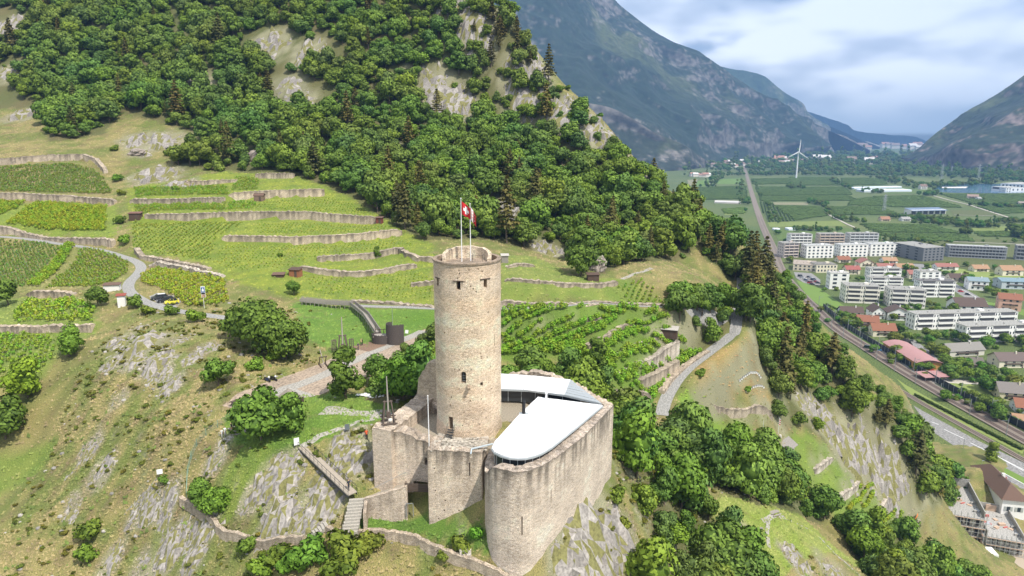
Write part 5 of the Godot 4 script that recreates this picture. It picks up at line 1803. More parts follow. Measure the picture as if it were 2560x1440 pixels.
func make_person(label: String, at_: Vector3, yaw: float, top: Color, legs: Color, hair: Color, size := 1.0, pose := "stand") -> void:
	var o := thing("person", label, "person", at_, yaw)
	var skin := Color(0.5, 0.3, 0.2)
	var shoe := Color(0.04, 0.04, 0.04)
	var walk := 0.16 if pose == "walk" else 0.03
	var j := {"hip": Vector3(0, 0.93, 0), "hl": Vector3(-0.09, 0.9, 0), "hr": Vector3(0.09, 0.9, 0), "kl": Vector3(-0.1, 0.5, walk * 0.8), "kr": Vector3(0.1, 0.5, -walk * 0.2 + 0.02), "al": Vector3(-0.1, 0.08, walk), "ar": Vector3(0.1, 0.1, -walk), "tl": Vector3(-0.11, 0.05, walk + 0.16), "tr": Vector3(0.11, 0.05, -walk + 0.16),
		"chest": Vector3(0, 1.32, 0.01), "neck": Vector3(0, 1.48, 0), "head": Vector3(0, 1.6, 0.02), "crown": Vector3(0, 1.66, 0.0), "nose": Vector3(0, 1.6, 0.115),
		"sl": Vector3(-0.18, 1.4, 0), "sr": Vector3(0.18, 1.4, 0), "el": Vector3(-0.24, 1.13, -0.04 - walk * 0.4), "er": Vector3(0.24, 1.13, -0.02 + walk * 0.4), "wl": Vector3(-0.24, 0.88, 0.06 - walk * 0.4), "wr": Vector3(0.24, 0.88, 0.08 + walk * 0.5), "fl": Vector3(-0.23, 0.78, 0.09 - walk * 0.4), "fr": Vector3(0.23, 0.78, 0.12 + walk * 0.5)}
	if pose == "lean":
		for k in ["wl", "wr", "fl", "fr"]:
			j[k] += Vector3(0, 0.22, 0.2)
	var bones := [["hl", "kl", 0.085, 0.06, legs], ["hr", "kr", 0.085, 0.06, legs], ["kl", "al", 0.06, 0.042, legs], ["kr", "ar", 0.06, 0.042, legs], ["al", "tl", 0.045, 0.035, shoe], ["ar", "tr", 0.045, 0.035, shoe],
		["hip", "chest", 0.13, 0.14, top], ["sl", "sr", 0.075, 0.075, top], ["chest", "neck", 0.09, 0.055, top], ["neck", "head", 0.05, 0.08, skin], ["head", "crown", 0.1, 0.085, skin], ["head", "nose", 0.05, 0.02, skin],
		["sl", "el", 0.055, 0.045, top], ["sr", "er", 0.055, 0.045, top], ["el", "wl", 0.042, 0.032, skin], ["er", "wr", 0.042, 0.032, skin], ["wl", "fl", 0.036, 0.022, skin], ["wr", "fr", 0.036, 0.022, skin]]
	var cloth := mat("people", Color(1, 1, 1), 0.85)
	cloth.vertex_color_use_as_albedo = true
	part("body", person_mesh(j, bones), cloth, o)
	var h := Build.new()
	h.tint = hair
	blob(h, Vector3(0, 1.665, -0.02), Vector3(0.108, 0.095, 0.112), hair)
	part("hair", h, cloth, o)
	o.scale = Vector3.ONE * size

func make_car(label: String, at_: Vector3, yaw: float, paint: Color, roof: Color, kind := "hatch", group := "") -> Node3D:
	var o := thing("parked_car", label, "car", at_, yaw, group)
	# side profile: z forward
	var long := {"hatch": 3.75, "wagon": 4.5, "sedan": 4.5, "van": 5.0}[kind] as float
	var high := {"hatch": 1.48, "wagon": 1.52, "sedan": 1.43, "van": 2.0}[kind] as float
	var h := long * 0.5
	var low := PackedVector2Array([Vector2(-h, 0.35), Vector2(-h - 0.03, 0.62), Vector2(-h + 0.06, 0.92), Vector2(h - 1.05, 0.95), Vector2(h - 0.3, 0.82), Vector2(h - 0.02, 0.62), Vector2(h, 0.32), Vector2(h - 0.3, 0.22), Vector2(-h + 0.2, 0.22)])
	var back: float = {"hatch": 0.25, "wagon": 0.22, "sedan": 0.95, "van": 0.1}[kind]
	var hood: float = {"hatch": 1.05, "wagon": 1.2, "sedan": 1.25, "van": 0.75}[kind]
	var cab := PackedVector2Array([Vector2(-h + back, 0.92), Vector2(-h + back + (0.42 if kind != "sedan" else 0.65), high - 0.08), Vector2(-h + back + 0.95, high), Vector2(h - hood - 0.85, high - 0.02), Vector2(h - hood - 0.62, high - 0.1), Vector2(h - hood + 0.1, 0.94)])
	var body := Build.new()
	car_side(body, low, 0.86, 0.8)
	var m := mat("paint %.2f %.2f %.2f" % [paint.r, paint.g, paint.b], paint, 0.3, 0.1)
	m.clearcoat_enabled = true
	m.clearcoat = 0.7
	part("body", body, m, o)
	var glass := mat("car_glass", Color(0.015, 0.018, 0.02), 0.08)
	var g := Build.new()
	car_side(g, cab, 0.76, 0.62)
	part("windows", g, glass, o)
	var r := Build.new()
	var rm := mat("paint %.2f %.2f %.2f" % [roof.r, roof.g, roof.b], roof, 0.3, 0.1)
	var z0 := -h + back + 0.5
	var z1 := h - hood - 0.66
	r.box(Transform3D(Basis.IDENTITY, Vector3(0, high - 0.005, (z0 + z1) * 0.5)), Vector3(1.26, 0.05, z1 - z0))
	part("roof", r, rm, o)
	r = Build.new()
	for s in [-1.0, 1.0]:
		for e in [[cab[0], cab[1]], [Vector2((cab[0].x + cab[5].x) * 0.5, 0.93), Vector2((cab[2].x + cab[3].x) * 0.5, high - 0.03)], [cab[5], cab[4]]]:
			r.beam(Vector3(s * 0.775, e[0].y, e[0].x), Vector3(s * 0.635, e[1].y, e[1].x), 0.06, 0.07)
	part("pillars", r, m, o).set_meta("kind", "stuff")
	for s in [-1.0, 1.0]:
		for z in [-h + 0.72, h - 0.75]:
			var w := Build.new()
			w.tube(Vector3(s * 0.68, 0.31, z), Vector3(s * 0.88, 0.31, z), 0.31, 0.31, 14)
			var tyre := part("wheel", w, mat("tyre", Color(0.02, 0.02, 0.02), 0.8), o)
			w = Build.new()
			w.tube(Vector3(s * 0.87, 0.31, z), Vector3(s * 0.895, 0.31, z), 0.19, 0.17, 10)
			part("rim", w, mat("rim", Color(0.4, 0.41, 0.42), 0.35, 0.7), tyre)
		var l := Build.new()
		l.box(Transform3D(Basis(Vector3.UP, -s * 0.35), Vector3(s * 0.62, 0.68, h - 0.12)), Vector3(0.32, 0.14, 0.1))
		part("headlight", l, mat("lamp_glass", Color(0.7, 0.72, 0.74), 0.15), o)
		l = Build.new()
		l.box(Transform3D(Basis.IDENTITY, Vector3(s * 0.68, 0.78, -h + 0.0)), Vector3(0.22, 0.2, 0.08))
		part("tail_light", l, mat("tail_lamp", Color(0.4, 0.015, 0.015), 0.25), o)
	return o

func car_side(b: Build, prof: PackedVector2Array, half: float, top_half: float) -> void:
	# a side profile (z, y) swept across the width, narrower towards its top and rounded at the flanks
	var y0 := 9.0
	var y1 := -9.0
	for p in prof:
		y0 = minf(y0, p.y); y1 = maxf(y1, p.y)
	var rings := []
	for u in [-1.0, -0.86, 0.86, 1.0]:
		var ring := PackedVector3Array()
		for p in prof:
			var t := (p.y - y0) / (y1 - y0)
			var w := lerpf(half, top_half, t * t)
			var pinch := 0.955 if absf(u) == 1.0 else 1.0
			ring.append(Vector3(u * w, lerpf((y0 + y1) * 0.5, p.y, pinch), p.x * pinch))
		rings.append(ring)
	var n := prof.size()
	for i in 3:
		for k in n:
			var l := (k + 1) % n
			b.quad(rings[i][k], rings[i + 1][k], rings[i + 1][l], rings[i][l])
	for e in [[rings[0], false], [rings[3], true]]:
		var c := Vector3.ZERO
		for p in e[0]:
			c += p / n
		for k in n:
			var l := (k + 1) % n
			if e[1]:
				b.tri(c, e[0][l], e[0][k])
			else:
				b.tri(c, e[0][k], e[0][l])

func hut(label: String, at_: Vector3, yaw: float, size: Vector3, wall: Material, roof: Material, mono := false, door := true) -> Node3D:
	var o := thing("hut", label, "hut", at_, yaw)
	var b := Build.new()
	b.block(Vector3(0, -0.6, 0), Vector3(size.x, size.y + 0.6, size.z))
	if not mono:
		for s in [-1.0, 1.0]:
			var x: float = s * size.x * 0.5
			var p: Array[Vector3] = [Vector3(x, size.y, -size.z * 0.5), Vector3(x, size.y, size.z * 0.5), Vector3(x, size.y + size.z * 0.3, 0)]
			if s < 0:
				b.tri(p[0], p[1], p[2])
			else:
				b.tri(p[1], p[0], p[2])
	part("wall", b, wall, o)
	b = Build.new()
	var e := 0.3
	if mono:
		b.box(Transform3D(Basis(Vector3.RIGHT, 0.12), Vector3(0, size.y + 0.12, 0)), Vector3(size.x + e * 2, 0.12, size.z + e * 2))
	else:
		var pitch := atan2(size.z * 0.3, size.z * 0.5)
		for s in [-1.0, 1.0]:
			var l := size.z * 0.5 / cos(pitch) + e
			b.box(Transform3D(Basis(Vector3.RIGHT, s * pitch), Vector3(0, size.y + size.z * 0.15 + 0.04, s * size.z * 0.25)), Vector3(size.x + e * 2, 0.1, l))
	part("roof", b, roof, o)
	if door:
		b = Build.new()
		b.block(Vector3(size.x * 0.15, 0.0, size.z * 0.5 + 0.01), Vector3(0.85, minf(1.9, size.y * 0.85), 0.06))
		part("door", b, mat("old_timber", Color(0.085, 0.06, 0.045), 0.9), o)
	return o

func boulder(called: String, label: String, at_: Vector3, size: Vector3, seed_: int, m: Material) -> void:
	var q := noise(seed_, 0.9, 4)
	var b := Build.new()
	var nu := 22
	var nv := 13
	for j in nv + 1:
		for i in nu + 1:
			var t := TAU * i / nu
			var u := PI * (j / float(nv) - 0.5)
			var o := Vector3(cos(t) * cos(u), sin(u), -sin(t) * cos(u))
			var w := Vector3(cos(TAU * (i % nu) / nu) * cos(u), sin(u), -sin(TAU * (i % nu) / nu) * cos(u))
			var d := 1.0 + 0.42 * q.get_noise_3d(w.x * 1.6, w.y * 1.6, w.z * 1.6)
			b.vert(o * size * d, o, Color(1, 1, 1))
	for j in nv:
		for i in nu:
			var k := j * (nu + 1) + i
			b.face(k, k + 1, k + nu + 2); b.face(k, k + nu + 2, k + nu + 1)
	# facets: rock breaks along flat faces
	var flat := Build.new()
	for i in range(0, b.ix.size(), 3):
		flat.tri(b.v[b.ix[i]], b.v[b.ix[i + 2]], b.v[b.ix[i + 1]])
	solo(called, flat, m, label, "rock", at_)

func trebuchet(label: String, at_: Vector3, yaw: float, arm_high: float, wheels: bool, s: float) -> void:
	var wood_ := mat("trebuchet_timber", Color(0.10, 0.075, 0.06), 0.9)
	var grey := mat("grey_timber", Color(0.3, 0.27, 0.24), 0.9)
	var o := thing("trebuchet", label, "trebuchet", at_, yaw)
	o.scale = Vector3.ONE * s
	for x in [-1.1, 1.1]:
		var b := Build.new()
		b.beam(Vector3(x, 0.2, -2.2), Vector3(x, 0.2, 2.2), 0.32, 0.34)
		part("skid", b, wood_, o)
		for z in [-1.5, 1.5]:
			b = Build.new()
			b.beam(Vector3(x, 0.3, z), Vector3(x * 0.55, 4.4, z * 0.18), 0.24, 0.24)
			part("leg", b, wood_, o)
		b = Build.new()
		b.beam(Vector3(x, 0.35, 0), Vector3(x * 0.55, 4.4, 0), 0.22, 0.22)
		part("upright", b, wood_, o)
		b = Build.new()
		b.beam(Vector3(x * 0.8, 1.7, -1.0), Vector3(x * 0.8, 1.7, 1.0), 0.16, 0.16)
		part("brace", b, wood_, o)
	for z in [-2.0, 0.0, 2.0]:
		var b := Build.new()
		b.beam(Vector3(-1.6, 0.42, z), Vector3(1.6, 0.42, z), 0.26, 0.2)
		part("crossbeam", b, wood_, o)
	var b := Build.new()
	b.tube(Vector3(-0.95, 4.3, 0), Vector3(0.95, 4.3, 0), 0.13, 0.13, 10)
	part("axle", b, wood_, o)
	b = Build.new()
	b.tube(Vector3(0, 2.3, 0.35), Vector3(0, 4.3, 0), 0.2, 0.18, 8)
	b.tube(Vector3(0, 4.3, 0), Vector3(0, arm_high, -0.9), 0.18, 0.1, 8)
	part("arm", b, grey, o)
	b = Build.new()
	b.block(Vector3(0, 1.2, 0.4), Vector3(0.8, 1.2, 0.9))
	part("counterweight", b, wood_, o)
	b = Build.new()
	blob(b, Vector3(0.25, 1.0, 1.6), Vector3(0.5, 0.42, 0.5), Color(0.6, 0.56, 0.5))
	var st := mat("pale_stone", Color(0.6, 0.56, 0.5), 0.9)
	part("stone_ball", b, st, o)
	if wheels:
		for x in [-2.0, 2.0]:
			var w := Build.new()
			for i in 16:
				var t := TAU * i / 16
				var t2 := TAU * (i + 1) / 16
				for dx in [-0.45, 0.45]:
					w.beam(Vector3(x + dx, 1.75 + sin(t) * 1.6, cos(t) * 1.6), Vector3(x + dx, 1.75 + sin(t2) * 1.6, cos(t2) * 1.6), 0.1, 0.16)
				w.beam(Vector3(x - 0.45, 1.75 + sin(t) * 1.6, cos(t) * 1.6), Vector3(x + 0.45, 1.75 + sin(t) * 1.6, cos(t) * 1.6), 0.16, 0.06)
				if i % 4 == 0:
					w.beam(Vector3(x, 1.75, 0), Vector3(x, 1.75 + sin(t) * 1.6, cos(t) * 1.6), 0.1, 0.1)
			part("tread_wheel", w, wood_, o)

func castle_yard() -> void:
	var wood_ := mat("old_timber", Color(0.085, 0.06, 0.045), 0.9)
	var grey := mat("grey_timber", Color(0.3, 0.27, 0.24), 0.9)
	var steel := mat("grey_steel", Color(0.35, 0.37, 0.39), 0.5, 0.6)
	var iron := mat("dark_steel", Color(0.06, 0.065, 0.07), 0.5, 0.5)
	var white := mat("white_paint", Color(0.8, 0.8, 0.8), 0.4)
	var stone := masonry("rubble_masonry", Color(1, 1, 1), 7.0)
	var step_m := grained("step_stone", Color(0.55, 0.51, 0.46), "grain", 2.0, 0.9, 2.0)
	trebuchet("tall trebuchet standing on the castle's left wall corner", Vector3(-20.2, 3.0, -105.8), 0.25, 9.3, false, 0.82)
	trebuchet("trebuchet with two big tread wheels beside the gravel yard", at(Vector2(-39.9, -156.3)), 0.2, 8.6, true, 1.0)
	var cat := thing("catapult", "small weathered catapult frame at the yard's rocky edge", "catapult", at(Vector2(-41.9, -146.2)), 0.5)
	for x in [-0.7, 0.7]:
		var b := Build.new()
		b.beam(Vector3(x, 0.2, -1.4), Vector3(x, 0.2, 1.4), 0.22, 0.24)
		part("skid", b, wood_, cat)
		b = Build.new()
		b.beam(Vector3(x, 0.3, -0.9), Vector3(x, 2.2, 0.2), 0.16, 0.16)
		part("leg", b, wood_, cat)
	var cb := Build.new()
	cb.beam(Vector3(-0.9, 2.15, 0.2), Vector3(0.9, 2.15, 0.2), 0.18, 0.18)
	part("crossbeam", cb, wood_, cat)
	cb = Build.new()
	cb.beam(Vector3(0, 0.5, 0.8), Vector3(-0.3, 3.6, -1.1), 0.14, 0.14)
	part("arm", cb, grey, cat)
	# footbridge
	var bridge := thing("footbridge", "narrow sloping footbridge with thin dark railings left of the castle", "footbridge")
	var a := Vector3(-36.4, -4.0, -111.4)
	var z := Vector3(-25.4, -7.0, -100.5)
	var d := (z - a).normalized()
	var side := d.cross(Vector3.UP).normalized()
	var deck := Build.new()
	deck.beam(a, z, 1.7, 0.14)
	part("deck", deck, grained("pale_planks", Color(0.5, 0.43, 0.36), "grain", 1.5), bridge)
	for s in [-0.8, 0.8]:
		deck = Build.new()
		deck.beam(a + side * s + Vector3(0, -0.25, 0), z + side * s + Vector3(0, -0.25, 0), 0.14, 0.36)
		part("girder", deck, iron, bridge)
		deck = Build.new()
		deck.beam(a + side * s + Vector3(0, 1.1, 0), z + side * s + Vector3(0, 1.1, 0), 0.05, 0.06)
		deck.beam(a + side * s + Vector3(0, 0.6, 0), z + side * s + Vector3(0, 0.6, 0), 0.025, 0.025)
		part("handrail", deck, iron, bridge)
		for i in 13:
			var p: Vector3 = a.lerp(z, i / 12.0) + side * float(s)
			deck = Build.new()
			deck.beam(p + Vector3(0, -0.1, 0), p + Vector3(0, 1.1, 0), 0.05, 0.05)
			part("railing_post", deck, iron, bridge)
	deck = Build.new()
	for t in [0.33, 0.66]:
		var p: Vector3 = a.lerp(z, t)
		deck.beam(p + Vector3(0, -4.5, 0), p + Vector3(0, -0.3, 0), 0.22, 0.22)
		part("pier", deck, iron, bridge)
		deck = Build.new()
	var board := thing("notice_board", "white notice board at the footbridge's upper end", "sign", a + Vector3(-0.9, -0.2, 0.3), 0.6)
	var bb := Build.new()
	bb.block(Vector3(0, 0.6, 0), Vector3(0.9, 1.3, 0.06))
	part("panel", bb, white, board)
	for x in [-0.4, 0.4]:
		bb = Build.new()
		bb.block(Vector3(x, -0.8, -0.06), Vector3(0.06, 2.6, 0.06))
		part("post", bb, iron, board)
	# stairs
	var st := thing("stone_stair", "pale stone stair between the footbridge's end and the low wall", "stair")
	var s0 := Vector3(-24.6, -7.5, -99.6)
	var s1 := Vector3(-25.1, -11.0, -96.2)
	for i in 11:
		var b := Build.new()
		var p := s0.lerp(s1, i / 10.0)
		b.block(p + Vector3(0, -0.5, 0), Vector3(2.3 + 0.12 * (i % 3), 0.6, 0.55), 0.14 + 0.03 * (i % 2))
		part("step", b, step_m, st)
	var cheek := thing("stair_cheek", "dark sided masonry block beside the stone stair's head", "wall")
	part("wall", wall_body(PackedVector3Array(V3([-23.3,-7.4,-99.2,-23.2,-8.6,-97.4])), 0.5, -12.0, Color(0.7, 0.62, 0.54), 0.4, 0.06), stone, cheek)
	var st2 := thing("stone_stair", "smaller stone stair climbing out of the ruined low wall", "stair")
	var q0 := at(Vector2(-32.2, -97.1), 0.0)
	var q1 := at(Vector2(-29.4, -98.5), 0.5)
	for i in 8:
		var b := Build.new()
		var p := q0.lerp(q1, i / 7.0)
		b.block(p + Vector3(0, -0.4, 0), Vector3(0.5, 0.55, 1.7), 0.5 + 0.05 * (i % 3))
		part("step", b, step_m, st2)
	# the low outer wall
	for w in [
		["long ruined low wall winding along the slope's lip left of the steps", PackedVector2Array(V2([-57.6,-110.2,-54.6,-108.4,-51.5,-106.4,-49.8,-105.3,-48.8,-104.1,-46.6,-102.3,-42.7,-100.4,-38.2,-98.7,-34.8,-98,-32.4,-97.2])), 0.9],
		["low parapet wall from the steps past the square bastion to the bottom edge", PackedVector2Array(V2([-28.9,-98.2,-27.6,-97.4,-24.7,-97.2,-21.3,-97.7,-17.5,-97.4,-14.2,-95.9,-12.4,-94.7,-7.8,-92.4,-1.8,-89.8,0.6,-88.9])), 0.9],
	]:
		var path := PackedVector3Array()
		var c := Curve2D.new()
		for p in w[1]:
			c.add_point(p)
		for p in c.tessellate_even_length(4, 1.2):
			path.append(Vector3(p.x, ground(p.x, p.y) + w[2], p.y))
		for pass_ in 3:
			for i in range(1, path.size() - 1):
				path[i].y = (path[i - 1].y + path[i].y + path[i + 1].y) / 3.0
		path.reverse()
		var o := thing("low_wall", w[0], "stone wall")
		part("wall", wall_body(path, 0.75, 0.0, Color(0.78, 0.7, 0.6), 0.5, 0.12, [], 0.4, true), stone, o)
	var block := Build.new()
	block.block(Vector3(0, -0.5, 0), Vector3(1.7, 1.7, 1.2))
	solo("stone_block", block, stone, "small squared stone block on the grass between the two bastions", "stone block", at(Vector2(-7, -92.5)), 0.15)
	# palisade with its long ramp
	var pal := thing("palisade_tower", "round dark plank palisade with a lower left part at the gravel yard", "palisade")
	var pc := at(Vector2(-30.5, -165.7))
	var planks := Build.new()
	var r := RandomNumberGenerator.new()
	r.seed = 15
	for i in 34:
		var t := lerpf(-2.6, 1.4, i / 33.0)
		var p := pc + Vector3(sin(t) * 2.2 + 1.4, -0.5, cos(t) * 1.9)
		planks.block(p, Vector3(0.27, 5.7 + r.randf_range(-0.12, 0.18), 0.07), t)
	part("tall_planks", planks, grained("dark_planks", Color(0.12, 0.10, 0.095), "grain", 2.0), pal).set_meta("kind", "stuff")
	planks = Build.new()
	for i in 30:
		var t := lerpf(-2.9, 0.7, i / 29.0)
		var p := pc + Vector3(sin(t) * 2.4 - 2.0, -0.5, cos(t) * 1.8 - 0.3)
		planks.block(p, Vector3(0.29, 3.0 + r.randf_range(-0.1, 0.12), 0.07), t)
	part("low_planks", planks, grained("dark_planks", Color(0.12, 0.10, 0.095), "grain", 2.0), pal).set_meta("kind", "stuff")
	planks = Build.new()
	planks.prism(PackedVector2Array([Vector2(pc.x - 4.0, pc.z - 1.8), Vector2(pc.x - 4.0, pc.z + 1.0), Vector2(pc.x + 0.5, pc.z + 1.2), Vector2(pc.x + 2.6, pc.z - 1.0), Vector2(pc.x + 1, pc.z - 2.0)]), pc.y + 1.9, pc.y + 2.1)
	part("platform", planks, grey, pal)
	for i in 7:
		planks = Build.new()
		var p: Vector3 = pc + Vector3(-3.9 + i * 1.05, 2.1, -1.9)
		planks.block(p, Vector3(0.14, 2.2 if i % 3 == 0 else 1.2, 0.14))
		part("railing_post", planks, wood_, pal)
	planks = Build.new()
	planks.beam(pc + Vector3(-3.9, 3.2, -1.9), pc + Vector3(2.4, 3.2, -1.9), 0.1, 0.14)
	part("top_rail", planks, wood_, pal)
	var mast := Build.new()
	mast.tube(Vector3.ZERO, Vector3(0, 9.5, 0), 0.07, 0.05, 7)
	solo("thin_mast", mast, steel, "thin pale mast rising out of the plank palisade", "mast", pc + Vector3(0.9, 0, 0.2))
	var walk := thing("wooden_walkway", "long grey wooden walkway with plank parapets above the green slope", "walkway")
	var line := [at(Vector2(-61.3, -195.1), 0.9), at(Vector2(-53.9, -194.6), 1.0), at(Vector2(-45.9, -193.2), 1.2), at(Vector2(-40, -183), 1.8), pc + Vector3(-3.2, 2.0, -1.6)]
	for i in 4:
		var b := Build.new()
		b.beam(line[i], line[i + 1], 1.5, 0.12)
		part("deck", b, grey, walk)
		var dd: Vector3 = (line[i + 1] - line[i]).normalized()
		var sd := dd.cross(Vector3.UP).normalized()
		for s in [-0.75, 0.75]:
			b = Build.new()
			b.beam(line[i] + sd * s + Vector3(0, 0.55, 0), line[i + 1] + sd * s + Vector3(0, 0.55, 0), 0.06, 0.75)
			b.beam(line[i] + sd * s + Vector3(0, 1.12, 0), line[i + 1] + sd * s + Vector3(0, 1.12, 0), 0.1, 0.1)
			part("parapet", b, grey, walk)
			var n := 6
			for k in n:
				var p: Vector3 = line[i].lerp(line[i + 1], (k + 0.5) / n) + sd * s * 1.06
				b = Build.new()
				b.block(p - Vector3(0, 2.0, 0), Vector3(0.12, 3.2, 0.12))
				part("post", b, grey, walk)
	# shelter, boards, tables
	var sh := thing("wooden_shelter", "open dark wooden shelter with a pale shingle roof behind the round lawn tree", "shelter", at(Vector2(-41.8, -121.6)), 0.25)
	for x in [-1.6, 1.6]:
		for zz in [-1.1, 1.1]:
			var b := Build.new()
			b.block(Vector3(x, -0.3, zz), Vector3(0.18, 2.4, 0.18))
			part("post", b, wood_, sh)
	for s in [-1.0, 1.0]:
		var b := Build.new()
		b.box(Transform3D(Basis(Vector3.BACK, s * -0.62), Vector3(s * 0.98, 2.55, 0)), Vector3(2.5, 0.1, 3.1))
		part("roof_slope", b, grained("shingles", Color(0.42, 0.36, 0.3), "grain", 1.2), sh)
	var bx := Build.new()
	bx.block(Vector3(0, 0, 0), Vector3(1.6, 0.8, 1.2))
	part("table", bx, wood_, sh)
	var fence := thing("plank_screen", "small dark plank screen right of the wooden shelter", "screen", at(Vector2(-39.8, -121.5)), 0.9)
	for i in 8:
		var b := Build.new()
		b.block(Vector3(-1.0 + i * 0.28, -0.3, 0), Vector3(0.25, 2.3 + 0.1 * (i % 3), 0.06))
		part("plank", b, wood_, fence)
	for t in [["dark picnic table at the near end of the gravel yard", Vector2(-52.3, -124.1), 0.9, wood_], ["pale picnic bench where a hiker stands by the lawn path", Vector2(-50.3, -117.6), -0.6, grey], ["wooden bench at the top of the ridge path", Vector2(60.4, -144.2), 0.5, grey]]:
		var o := thing("picnic_table", t[0], "picnic table", at(t[1]), t[2])
		var b := Build.new()
		for i in 4:
			b.block(Vector3(0, 0.72, -0.36 + i * 0.24), Vector3(2.6, 0.06, 0.22))
		part("table_top", b, t[3], o)
		for s in [-0.85, 0.85]:
			b = Build.new()
			b.block(Vector3(0, 0.42, s), Vector3(2.6, 0.06, 0.3))
			part("seat", b, t[3], o)
		for x in [-0.9, 0.9]:
			b = Build.new()
			b.beam(Vector3(x, -0.1, -0.8), Vector3(x, 0.72, -0.2), 0.09, 0.12); b.beam(Vector3(x, -0.1, 0.8), Vector3(x, 0.72, 0.2), 0.09, 0.12); b.beam(Vector3(x, 0.38, -0.95), Vector3(x, 0.38, 0.95), 0.09, 0.1)
			part("trestle", b, t[3], o)
	var tarp := Build.new()
	var tn := noise(91, 0.6, 3)
	var tc := at(Vector2(-27.8, -127.6))
	for j in 10:
		for i in 16:
			var q: Array[Vector3] = []
			for e in [[i, j + 1], [i + 1, j + 1], [i + 1, j], [i, j]]:
				var p := Vector3(-2.8 + e[0] * 0.35, 0, -1.1 + e[1] * 0.22)
				p.z *= 1.0 - 0.3 * sin(e[0] * 0.5)
				p.y = ground(tc.x + p.x, tc.z + p.z) - tc.y + 0.1 + 0.75 * maxf(0.0, 1.0 - Vector2(p.x / 2.9, p.z / 1.2).length()) + 0.22 * tn.get_noise_2d(p.x * 2.0, p.z * 3.0)
				q.append(p)
			tarp.quad(q[0], q[1], q[2], q[3])
	solo("white_tarpaulin", tarp, mat("tarpaulin", Color(0.72, 0.72, 0.71), 0.7), "crumpled white tarpaulin lying under the dark trees left of the castle", "tarpaulin", tc)
	var logs := thing("log_pile", "small pile of brown timber beside the white tarpaulin", "log pile", at(Vector2(-25.6, -128.6)), 0.1)
	for i in 5:
		var b := Build.new()
		b.tube(Vector3(-1.2, 0.16 + 0.28 * (i / 3), -0.4 + 0.33 * (i % 3)), Vector3(1.2, 0.16 + 0.28 * (i / 3), -0.35 + 0.33 * (i % 3)), 0.16, 0.15, 8)
		part("log", b, mat("cut_timber", Color(0.3, 0.17, 0.09), 0.9), logs)
	# people
	make_person("hiker in an orange jacket and dark trousers on the rock by the castle corner", at(Vector2(-25.2, -111.5)), 0.4, Color(0.75, 0.13, 0.05), Color(0.03, 0.03, 0.035), Color(0.05, 0.04, 0.03), 1.1)
	make_person("walker with dark hair, black top and orange shorts by the pale picnic bench", at(Vector2(-51, -117.3)), -0.6, Color(0.03, 0.03, 0.03), Color(0.6, 0.28, 0.12), Color(0.03, 0.02, 0.02), 1.1, "walk")
	make_person("left one of two people in white on the path below the bench", at(Vector2(-52.6, -116.7)), 0.8, Color(0.7, 0.7, 0.68), Color(0.5, 0.48, 0.42), Color(0.2, 0.14, 0.08), 1.0, "walk")
	make_person("right one of two people in white on the path below the bench", at(Vector2(-52.1, -116.9)), 0.7, Color(0.75, 0.75, 0.74), Color(0.55, 0.53, 0.5), Color(0.1, 0.07, 0.05), 1.05, "walk")
	make_person("visitor in dark clothes standing beside the sand pit", at(Vector2(-37, -159.3)), 1.2, Color(0.05, 0.05, 0.09), Color(0.05, 0.05, 0.06), Color(0.08, 0.06, 0.04), 1.05)
	make_person("visitor in a pale yellow top behind the sand pit's left corner", at(Vector2(-37, -162.5)), 2.2, Color(0.6, 0.5, 0.25), Color(0.06, 0.06, 0.07), Color(0.3, 0.2, 0.1), 1.05)
	make_person("visitor in black bending beside the pale yellow top", at(Vector2(-36.8, -163.2)), -1.0, Color(0.025, 0.025, 0.03), Color(0.03, 0.03, 0.03), Color(0.03, 0.03, 0.03), 1.0, "lean")
	make_person("person in a red orange top at the tread wheel trebuchet", at(Vector2(-37.9, -155.9)), 2.6, Color(0.7, 0.1, 0.04), Color(0.1, 0.1, 0.12), Color(0.05, 0.04, 0.03), 1.05, "lean")
	make_person("walker in dark clothes on the footbridge's lower end", a.lerp(z, 0.93) + Vector3(0, 0.07, 0), 0.8, Color(0.03, 0.035, 0.05), Color(0.03, 0.03, 0.04), Color(0.04, 0.03, 0.02), 1.05, "walk")
	# motorcycles
	for t in [["dark blue and white motorcycle parked at the gravel yard's rocky edge", Vector2(-50.3, -134.6), Color(0.03, 0.05, 0.12)], ["black scooter parked right of the motorcycle", Vector2(-49.3, -135.6), Color(0.03, 0.03, 0.03)]]:
		var o := thing("motorcycle", t[0], "motorcycle", at(t[1]), 1.1)
		for zz in [-0.7, 0.7]:
			var b := Build.new()
			b.tube(Vector3(-0.07, 0.32, zz), Vector3(0.07, 0.32, zz), 0.32, 0.32, 14)
			part("wheel", b, mat("tyre", Color(0.02, 0.02, 0.02), 0.8), o)
		var b := Build.new()
		b.beam(Vector3(0, 0.7, -0.1), Vector3(0, 0.85, 0.5), 0.32, 0.32); b.beam(Vector3(0, 0.45, -0.35), Vector3(0, 0.45, 0.35), 0.3, 0.4)
		part("body", b, mat("bike %.2f" % t[2].b, t[2], 0.35), o)
		b = Build.new()
		b.beam(Vector3(0, 0.82, -0.75), Vector3(0, 0.8, 0.0), 0.26, 0.14)
		part("seat", b, mat("black_steel", Color(0.018, 0.018, 0.02), 0.45, 0.4), o)
		b = Build.new()
		b.beam(Vector3(-0.36, 1.08, 0.5), Vector3(0.36, 1.08, 0.5), 0.05, 0.05); b.beam(Vector3(0, 0.4, 0.75), Vector3(0, 1.08, 0.48), 0.07, 0.07)
		part("handlebar", b, steel, o)
		b = Build.new()
		b.beam(Vector3(0, 0.95, 0.62), Vector3(0, 1.25, 0.52), 0.34, 0.05)
		part("windscreen", b, white, o)
	# green mesh fence
	var fe := thing("mesh_fence", "thin pale green mesh fence curving down the slope left of the lawn", "fence")
